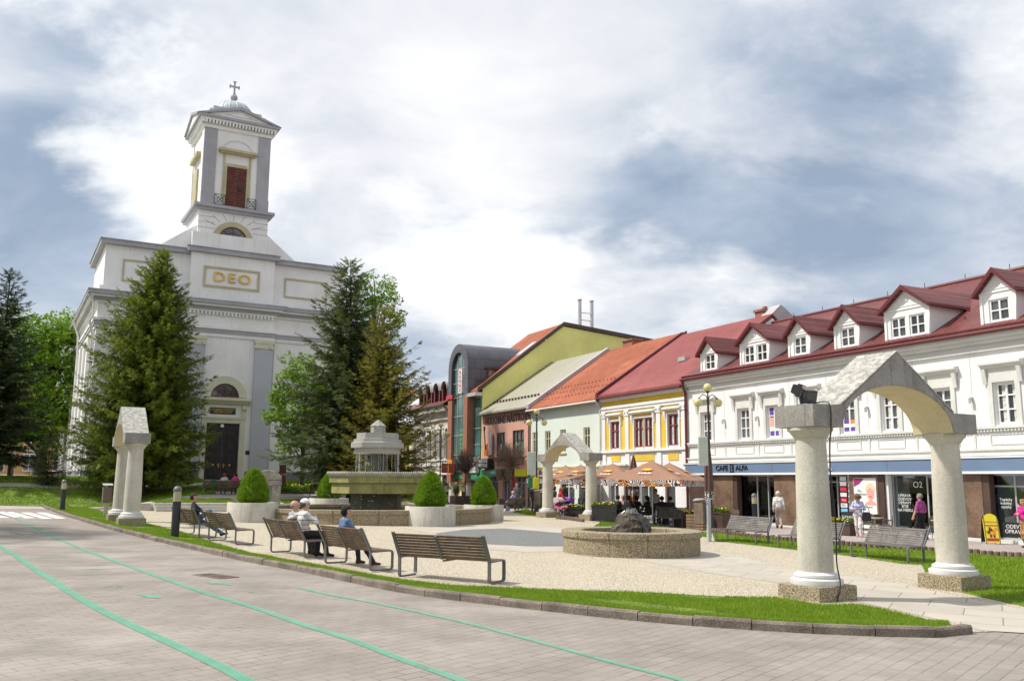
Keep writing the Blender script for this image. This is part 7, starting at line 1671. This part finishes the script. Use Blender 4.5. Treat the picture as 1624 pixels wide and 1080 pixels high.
def make_parasol(loc, az, label, hw=1.9, ze=2.12, za=3.02):
    r = thing('parasol', label, 'parasol', loc, turn(az), 'open brown cafe parasols'); n = 10
    cv = MB(); rows = []
    C4 = [(-hw, -hw), (hw, -hw), (hw, hw), (-hw, hw)]
    for i in range(4):
        a, b = Vector(C4[i]), Vector(C4[(i+1) % 4]); k = 8; grid = []
        for u in range(k+1):
            t = u/k
            for v in range(n+1):
                s = v/n; p = (a*(1-s)+b*s)*t; z = za+(ze-za)*t-.06*math.sin(math.pi*t)*(1)+.0*s
                grid.append((p.x, p.y, z-.03*t*math.sin(math.pi*s)))
        f = [(u*(n+1)+v, u*(n+1)+v+1, (u+1)*(n+1)+v+1, (u+1)*(n+1)+v) for u in range(k) for v in range(n)]; cv.add(grid, [q[::-1] for q in f])
    c = cv.build('canopy', m_umb, r, smooth=False)
    s = c.modifiers.new('cloth thickness', 'SOLIDIFY'); s.thickness = .012
    va = MB()
    for i in range(4):
        a, b = Vector(C4[i]), Vector(C4[(i+1) % 4]); k = 16; P = []
        for v in range(k+1): t = v/k; p = a*(1-t)+b*t; o = p.normalized()*.02*math.sin(t*25); sag = -.03*math.sin(math.pi*t); P += [(p.x*1.004, p.y*1.004, ze+sag+.01), (p.x*1.004+o.x, p.y*1.004+o.y, ze-.27+sag)]
        va.add(P, [(2*v, 2*v+1, 2*v+3, 2*v+2) for v in range(k)])
    vo = va.build('valance', m_swirl, r); s = vo.modifiers.new('cloth thickness', 'SOLIDIFY'); s.thickness = .01
    MB().tube([(0, 0, .05), (0, 0, za+.05)], .032, 10).build('pole', m_alu, r); MB().box(-.4, .4, -.4, .4, 0, .08).build('base', m_plinth, r, bev=.02)
    rb = MB()
    for q in C4: rb.tube([(0, 0, za-.12), (q[0]*.5, q[1]*.5, (za+ze)/2-.16), (q[0]*.97, q[1]*.97, ze-.08)], .014, 5)
    rb.build('ribs', m_alu, r)
    for i in range(4):
        an = i*math.pi/2; tilt = math.atan2(za-ze, hw)
        M = Matrix.Rotation(an, 4, 'Z') @ Matrix.Translation((0, -hw*.52, za+(ze-za)*.52-.058+.03)) @ Matrix.Rotation(tilt, 4, 'X')
        e = MB(); e.prism([(.27*math.cos(t)*1+.0, .14*math.sin(t)+.14) for t in np.linspace(0, 2*math.pi, 20)[:-1]], 0, .012, 'z', M); eo = e.build('cup_print', m_sor, r)
        e = MB(); e.prism([(.15*math.cos(t)+.03, .06*math.sin(t)+.14) for t in np.linspace(0, 2*math.pi, 16)[:-1]], .013, .018, 'z', M); e.build('cup_print', m_syel, r)
        text_obj('lettering', 'kofola', .25, m_swhite, r, M @ Matrix.Translation((0, -.26, .012)), .004, .006)
    return r
for px, Y, az, l in ((1034, 42.6, 24, 'open brown parasol nearest the plaza with orange cup prints'), (1062, 46.6, 24, 'open brown parasol behind the nearest one, to its right'), (972, 50.5, 26, 'open brown parasol between the middle arch and the nearest parasol'), (921, 56.0, 28, 'open brown parasol seen through the middle arch'), (897, 59.5, 28, 'open brown parasol farthest back, left through the middle arch')):
    p = AT(px, Y); make_parasol(p, az, l)
def closed_parasol(loc, label, top=3.25, k=1.0):
    r = thing('closed_parasol', label, 'parasol', loc, .4, 'closed brown cafe parasols'); MB().tube([(0, 0, 0), (0, 0, top+.05)], .032, 10).build('pole', m_alu, r)
    def fold(z0, z1, r0, r1, rm, n=10):
        m = MB(); P = []; K = 40; Z = [z0+(z1-z0)*i/n for i in range(n+1)]
        pr = [(k*max(.01, (r0+(r1-r0)*(i/n)+rm*math.sin(math.pi*i/n))), z) for i, z in enumerate(Z)]
        vs = [(q*(1+.22*math.sin(7*2*math.pi*k/K))*math.cos(2*math.pi*k/K+.15*z), q*(1+.22*math.sin(7*2*math.pi*k/K))*math.sin(2*math.pi*k/K+.15*z), z) for q, z in pr for k in range(K)]
        m.add(vs, [(j*K+k, j*K+(k+1) % K, (j+1)*K+(k+1) % K, (j+1)*K+k) for j in range(n) for k in range(K)]); return m
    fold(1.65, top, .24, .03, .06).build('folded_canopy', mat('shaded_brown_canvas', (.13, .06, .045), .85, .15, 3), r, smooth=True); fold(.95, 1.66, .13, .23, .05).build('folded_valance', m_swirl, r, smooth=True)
closed_parasol(AT(1005, 45.5), 'closed brown parasol standing behind the open ones before the yellow house', 3.35)
closed_parasol(AT(1124, 40.6), 'closed brown parasol with patterned hem behind the lamp post by the white house', 4.2, .72)
m_wick = mat('grey_brown_wicker', (.16, .12, .09), .8, .25, 12, .4, 30); m_tabl = mat('pale_table_top', (.48, .40, .27), .5, .1, 3)
def cafe_chair(loc, rz, label, grp='wicker chairs of the cafe terrace', dark=False):
    r = thing('cafe_chair', label, 'chair', loc, rz, grp); m = m_black if dark else m_wick
    MB().box(-.22, .22, -.22, .22, .42, .47).build('seat', m, r, bev=.02); b = MB(); b.prism([(-.22, .47), (.22, .47), (.25, .72), (.18, .86), (-.18, .86), (-.25, .72)], -.24, -.20, 'y'); b.build('backrest', m, r, bev=.01)
    for x, y in ((-.2, -.2), (.2, -.2), (-.2, .2), (.2, .2)): MB().tube([(x*1.1, y*1.1, 0), (x, y, .42)], .014, 6).build('leg', m_dkmetal, r)
    a = MB()
    for x in (-.24, .24): a.tube([(x, -.22, .66), (x, .16, .66), (x, .2, .45)], .015, 6)
    a.build('armrests', m_dkmetal, r); return r
def cafe_table(loc, label, m=None, r_=.36):
    r = thing('cafe_table', label, 'table', loc, 0, 'small round cafe tables'); MB().lathe([(r_, .71), (r_, .74)], 24).build('table_top', m or m_tabl, r); MB().lathe([(.24, 0), (.22, .03), (.05, .06), (.04, .70)], 16).build('pedestal', m or m_tabl, r)
_cb = thing  # cafe furniture
ch0 = None
cafe_table(AT(1383, 37.5), 'pale round table between the wicker chairs by the poster'); cafe_table(AT(1487, 36.0), 'pale round table behind the right column of the nearest arch')
for px, Y, rz, l in ((1372, 38.3, 2.6, 'wicker chair left of the pale table by the poster'), (1394, 38.0, 3.6, 'wicker chair right of the pale table by the poster'), (1402, 36.9, 1.2, 'wicker chair farthest right of the group by the poster'), (1480, 36.8, 2.9, 'wicker chair beside the right column of the nearest arch')):
    if ch0 is None: ch0 = cafe_chair(AT(px, Y), rz, l)
    else: place(copy_tree(ch0), AT(px, Y), rz, l)
place(copy_tree(ch0), AT(1159, 41.2), 1.9, 'dark chair behind the flower box by the cafe')
dk = cafe_chair(AT(982, 44.3), 3.4, 'black chair at the left table under the parasols', 'black chairs under the parasols', True)
SIT = [(979, 44.5, 60, (.015, .015, .018), (.02, .015, .012), 'short', 'guest with dark hair in black, leftmost at the tables'), (988, 45.2, 200, (.62, .30, .26), (.50, .33, .13), 'long', 'blond guest in a salmon top facing the plaza'), (996, 44.0, 20, (.02, .02, .025), (.015, .012, .01), 'bob', 'dark-haired guest in black with back to the plaza at the tables'),
       (1009, 44.4, 30, (.012, .012, .014), (.02, .01, .008), 'bob', 'guest in a black jacket right of the table plant at the cafe'), (1026, 43.6, -50, (.012, .012, .014), (.012, .01, .01), 'long', 'guest in black with long dark hair beside the parasol pole'), (1049, 43.8, 10, (.02, .03, .07), (.01, .008, .008), 'short', 'guest in navy with black hair, second from the right at the tables'), (1062, 43.4, -20, (.025, .03, .045), (.012, .01, .01), 'short', 'guest in dark blue with black hair, rightmost at the tables')]
for i, (px, Y, az, tp, hr, hs, l) in enumerate(SIT):
    p = AT(px, Y); person(l, p, az, 'sit', top=tp, bottom=(.02, .02, .03), hair=hr, hairstyle=hs, H=1.68, vox=.013, seat=.47, female=(hs != 'short'))
    c = dk if i == 0 else copy_tree(dk); d = k65(az); place(c, Vector((p.x-d.x*.0, p.y-d.y*.0, p.z+.02)), turn(az), ('black chair under the '+l.split(' under')[0].split(' beside')[0].split(' right of')[0].split(' at the')[0]).replace(' with back to the plaza', ' seen from behind'))
person('waitress in a pale top standing at the back of the parasol terrace', AT(1039, 46.2), 170, 'stand', top=(.55, .46, .40), bottom=(.05, .05, .06), hair=(.10, .06, .04), hairstyle='bob', female=True, H=1.66, vox=.013)
for px, Y, l in ((987, 44.7, 'dark table with the blond guest'), (1003, 44.9, 'dark table with a small plant'), (1037, 44.2, 'dark table beside the parasol pole'), (1055, 44.5, 'dark table at the right of the parasol terrace')): cafe_table(AT(px, Y), l, m_black, .42)
def flower_box(loc, az, L, m, label, seed, h=.55):
    r = thing('flower_box', label, 'flower box', loc, turn(az), 'flower boxes round the cafe terrace'); b = MB(); b.box(-L/2, L/2, -.2, .2, 0.02, h).box(-L/2-.03, L/2+.03, -.23, -.2, h-.06, h+.01).box(-L/2-.03, L/2+.03, .2, .23, h-.06, h+.01); b.build('box', m, r, bev=.01)
    rg = np.random.default_rng(seed); n = int(L*260); P = np.stack([rg.uniform(-L/2, L/2, n), rg.uniform(-.18, .18, n), h+rg.uniform(0, .16, n)], 1); D = rg.normal(0, 1, (n, 3))+np.array([0, 0, .8]); spread('foliage', LEAF, P, D, rg.normal(0, 1, (n, 3)), rg.uniform(.06, .11, n), rg.uniform(0, 1, n), m_leafd, r)
    for k, mm in enumerate((m_syel, m_swhite, m_sor)):
        f = MB()
        for i in range(int(L*9)): f.ball((rg.uniform(-L/2, L/2), rg.uniform(-.2, .2), h+rg.uniform(.08, .2)), (.045, .045, .03), 6, 5)
        tag(f.build('blossoms', mm, r), kind='stuff')
flower_box(AT(1139, 40.2), 70, 1.1, m_wood2, 'dark brown flower box with white and yellow blossoms beside the lamp post', 1, .75)
flower_box(AT(1333, 37.5), 60, 1.0, m_wood2, 'flower box with yellow and orange blossoms before the dark doorway', 2, .5)
flower_box(AT(962, 45.8), 62, 2.2, m_black, 'long black flower box left of the grey benches beside the middle arch', 3, .8)
flower_box(AT(918, 51.5), 62, 2.6, m_black, 'low black flower box seen through the middle arch', 4, .5)
flower_box(AT(1086, 41.4), 70, 1.8, m_wood2, 'brown flower box at the right end of the parasol terrace', 5, .6)
def wood_stack():
    r = thing('wooden_crate_step', 'stacked brown planks behind the litter bin by the lamp post', 'planks', AT(1106, 39.6), turn(65))
    for i in range(5): MB().box(-.6, .6, -.22, .22, .02+i*.13, .13+i*.13).build('plank', m_wood, r, bev=.008)
wood_stack()
# low palisade of round brown logs along the grass
def palisade(pts, name, label):
    mb = MB(); rg = random.Random(8); m = resample(pts, .19)
    for p in m: h = .17+rg.uniform(-.02, .03); mb.lathe([(.088, -.1), (.088, h-.02), (.07, h)], 9, Matrix.Translation((p.x, p.y, plane_z(p.x))))
    r = thing(name, label, 'edging', (0, 0, 0)); o = mb.build('log_row', mat('brown_edging_log', (.20, .135, .10), .85, .3, 4, .3, 25), r)
palisade(pal, 'log_edging', 'low edging of upright brown logs between the lawn and the shop pavement')
palisade(smooth_line(R([(884, 823), (905, 825), (926, 828)]), 4), 'log_edging', 'short row of upright brown logs between the feet of the middle arch')
# A-frame boards
def aframe(loc, az, face, label, txt, h=1.05, w=.52, arch=True, art=False):
    r = thing('sandwich_board', label, 'sandwich board', loc, turn(az)); tl_ = .22
    out = [(-w/2, .06), (w/2, .06), (w/2, h-w/2)]+[(w/2*math.cos(t), h-w/2+w/2*math.sin(t)) for t in np.linspace(.15, math.pi-.15, 10)]+[(-w/2, h-w/2)] if arch else [(-w/2, .06), (w/2, .06), (w/2, h), (-w/2, h)]
    for sg, m, nm in ((1, face, 'front_board'), (-1, m_black, 'rear_board')):
        M = Matrix.Translation((0, .26*sg, 0)) @ Matrix.Rotation(tl_*sg, 4, 'X'); b = MB(); b.prism(out, -.012, .012, 'y', M); bo_ = b.build(nm, m, r)
        if sg > 0:
            T_ = M @ Matrix(((-1,0,0,0),(0,0,1,.014),(0,1,0,0),(0,0,0,1)))
            for s, z, sz, mm in txt: text_obj('board_lettering', s, sz, mm, r, T_ @ Matrix.Translation((0, z, 0)), .002)
            if art:
                q = MB(); q.box(-.2, .2, .013, .017, .12, .22, M).box(-.22, .22, .013, .017, .66, .70, M); q.build('red_print', m_sred, r)
                q = MB(); rg = random.Random(3)
                for i in range(9): x, z = rg.uniform(-.15, .15), rg.uniform(.3, .6); q.prism([(x+.06*math.cos(t), z+.06*math.sin(t)) for t in np.linspace(0, 2*math.pi, 9)[:-1]], .013+i*.0006, .0135+i*.0006, 'y', M)
                q.build('ice_cream_print', m_sor, r); q = MB()
                for i in range(7): x, z = rg.uniform(-.16, .16), rg.uniform(.28, .6); q.box(x-.03, x+.03, .0195+i*.0005, .020+i*.0005, z-.05, z+.05, M)
                q.build('dark_print', m_wood2, r)
    lg = MB()
    for x in (-w/2+.03, w/2-.03): lg.tube([(x, .27, 0), (x, .05, h*.9)], .012, 5).tube([(x, -.27, 0), (x, -.05, h*.9)], .012, 5)
    lg.build('legs', m_dkmetal, r); return r
aframe(AT(1564, 33.6), 190, m_syel, 'yellow arched ice cream sandwich board before the brown panel at right', [('ZMRZLINA', .80, .09, m_sred)], 1.12, .52, True, True)
aframe(AT(1343, 38.6), 205, m_black, 'black chalk sandwich board behind the woman in the brown hat', [('DENNÉ\nMENU\n3,50 €', .58, .16, m_swhite)], .95, .55, False)
# things in the shop window
r = thing('mannequin', 'pale headless dress form in the shop window behind the man in magenta', 'mannequin', FP(2.75, -.8).to_3d(), FROT)
V, Q, _ = sdf_mesh([((0,0,1.0),(0,0,1.15),.12,.11,'a'),((-.06,0,1.2),(-.08,0,1.42),.10,.09,'a'),((.06,0,1.2),(.08,0,1.42),.10,.09,'a'),((-.14,0,1.46),(.14,0,1.46),.055,.055,'a'),((0,0,1.45),(0,0,1.6),.05,.045,'a'),((-.06,0,.85),(.06,0,.85),.13,.13,'a')], .014, .04)
arr_mesh('torso', V, Q, m_cream, r); MB().lathe([(.2, -.1), (.18, -.07), (.02, -.05), (.02, .8)], 12).build('stand', m_dkmetal, r)
def armchair(u, y, m, label):
    r = thing('shop_armchair', label, 'armchair', FP(u, y).to_3d()+Vector((0, 0, -.12)), FROT); MB().box(-.45, .45, -.35, .35, .18, .42).box(-.45, .45, -.42, -.30, .42, .85).build('upholstery', m, r, bev=.03)
    for x in (-.5, .5): MB().box(x-.05, x+.05, -.35, .35, .42, .60).build('armrest', m_wood2, r, bev=.015)
    l = MB()
    for x in (-.4, .4):
        for y in (-.3, .3): l.box(x-.03, x+.03, y-.03, y+.03, 0, .18)
    l.build('legs', m_wood2, r)
armchair(3.9, -1.1, mat('olive_cloth', (.16, .15, .06), .9), 'olive armchair inside the shop window left of the dress form')
armchair(13.2, -1.2, mat('red_leather', (.38, .02, .03), .6), 'red armchair inside the dark cafe doorway')
# ================================================================== around the church
def far_building(name, label, loc, az, L, D, ze, zr, wm, rm, nwin, rows, base=-.5):
    r = thing(name, label, 'house', loc, math.radians(90-az)); H = []
    for k in range(rows):
        for i in range(nwin): x = L*(i+.5)/nwin; H.append((x-.55, x+.55, 1.2+3.4*k, 3.1+3.4*k))
    m = MB(); holes_wall(m, 0, L, base, ze, [])
    m = MB(); m.box(0, L, 0, D, base, ze); m.build('wall', wm, r); g = MB(); g.prism([(-.5, ze), (D/2, zr), (D+.5, ze)], -.4, L+.4, 'x'); g.build('roof', rm, r)
    for a, b, c, d in H:
        w = MB(); t = .12; w.box(a-t, a, -.06, -.002, c-t, d+t).box(b, b+t, -.06, -.002, c-t, d+t).box(a, b, -.06, -.002, c-t, c).box(a, b, -.06, -.002, d, d+t).box((a+b)/2-.04, (a+b)/2+.04, -.05, -.012, c, d).box(a, b, -.045, -.012, (c+d)/2+.2, (c+d)/2+.28); f = w.build('window', m_frame, r); MB().box(a, b, -.011, -.003, c, d).build('pane', m_pane, f)
    m = MB(); m.box(-.02, L+.02, -.15, -.002, 3.4, 3.7).box(-.02, L+.02, -.25, -.002, ze-.3, ze-.02); m.build('cornice', m_frame, r); return r
m_orr = mat('orange_render', (.62, .36, .16), .85, .06)
far_building('orange_house', 'orange house with white bands seen between the trees left of the church', Vector((-72, 104, 1.6)), 66, 26, 10, 8.5, 12, m_orr, m_orange, 8, 2, -1)
far_building('cream_house', 'pale house behind the trees at the far left edge', Vector((-110, 92, 1.0)), 70, 34, 10, 8, 12, m_cream, m_rust, 9, 2, -1)
def stone_wall():
    mb = MB(); mb.box(0, 4.0, 0, .5, -.5, 4.6); o = mb.build('stone_pier', brick_mat('grey_brown_stone', (.20, .18, .15), (.15, .13, .11), (.09, .08, .07), 1.0, bw=.5, rh=.22, msize=.02, plane='bz'), None, bev=.03); o.location = AT(97, 82); o.rotation_euler = (0, 0, math.radians(25)); tag(o, 'tall grey-brown stone pier between the orange house and the church', 'stone pier')
stone_wall()
# old stone portal behind the left planter
def portal():
    p = AT(424, 52.6); p = AT(424, 51); r = thing('stone_portal', 'weathered stone portal monument behind the left cone bush', 'monument', p, math.radians(18)); m = mat('weathered_limestone', (.36, .34, .29), .95, .25, 3, .5, 18, .9, 12, streak=.4)
    for x in (-.52, .52): MB().box(x-.24, x+.24, -.22, .22, -.3, 1.45).build('jamb', m, r, bev=.03)
    MB().box(-.80, .80, -.26, .26, 1.452, 1.72).build('lintel', m, r, bev=.04)
    o = MB().prism([(-.78, 1.722), (.78, 1.722), (.80, 1.95), (.45, 2.22), (0, 2.32), (-.45, 2.22), (-.80, 1.95)], -.24, .24, 'y').build('carved_head', m, r, bev=.05)
    MB().box(-.27, .27, -.02, .06, -.2, 1.44).build('inner_slab', mat('grey_slate_slab', (.26, .28, .31), .6, .1), r)
portal()
def info_post():
    r = thing('information_board', 'narrow dark red information board right of the stone portal', 'sign', AT(448, 59), .3); MB().box(-.22, .22, -.04, .04, .35, 1.75).build('panel', m_redgut, r, bev=.01); MB().box(-.24, .24, -.06, .06, 1.752, 1.82).build('cap', m_dkmetal, r); MB().box(-.05, .05, -.03, .03, -.1, .348).build('post', m_dkmetal, r)
info_post()
def flower_bed(loc, label, n, w, seed):
    r = thing('flower_bed', label, 'flower bed', loc, math.radians(29.5)); rg = np.random.default_rng(seed); MB().box(-w/2, w/2, -.6, .6, -.15, .06).build('soil_bed', m_soil, r, bev=.04)
    P = np.stack([rg.uniform(-w/2, w/2, n), rg.uniform(-.6, .6, n), rg.uniform(.05, .35, n)], 1); spread('foliage', LEAF, P, rg.normal(0, 1, (n, 3))+np.array([0, 0, .9]), rg.normal(0, 1, (n, 3)), rg.uniform(.10, .2, n), rg.uniform(0, 1, n), m_leaf, r)
    f = MB()
    for i in range(int(w*12)): f.ball((rg.uniform(-w/2, w/2), rg.uniform(-.6, .6), rg.uniform(.35, .55)), .05, 6, 5)
    tag(f.build('blossoms', m_syel, r), kind='stuff')
flower_bed(AT(461, 59.5), 'yellow-green flower bed by the church wall right of the stone portal', 900, 3.0, 1)
flower_bed(AT(360, 58.2), 'flower bed behind the bench before the church door', 700, 2.8, 2)
def wall_low():
    o = MB().box(0, 7.0, 0, .4, -.3, 1.1).build('low_wall', m_plinth, None, bev=.02); o.location = AT(512, 66.5); o.rotation_euler = (0, 0, math.radians(29.5)); tag(o, 'low grey wall beside the church behind the empty terrace bench', 'wall')
wall_low()
# red and white parasol stand far down the street
r = thing('red_parasol', 'small red and white parasol far behind the yellowed spruce', 'parasol', AT(556, 82), 0); MB().lathe([(1.6, 2.35), (1.3, 2.6), (.05, 3.15)], 12, cap=False).build('canopy', m_sred, r); MB().lathe([(1.62, 2.05), (1.62, 2.36)], 12, cap=False).build('valance', m_swhite, r); MB().tube([(0, 0, 0), (0, 0, 3.2)], .04, 8).build('pole', m_alu, r)
def tree_box(px, Y, w, label):
    r = thing('tree_box', label, 'planter', AT(px, Y), .3, 'brown boxes round the street trees'); 
    for i in range(4): MB().box(-w/2, w/2, -w/2, w/2, i*.17, i*.17+.155).build('plank_course', m_wood2, r)
tree_box(738, 74, 2.1, 'brown wooden box round the leafless tree before the glass tower')
tree_box(811, 66, 1.4, 'brown wooden box round the leafless tree before the music shop')
def litter():
    rr = random.Random(9); 
litter()
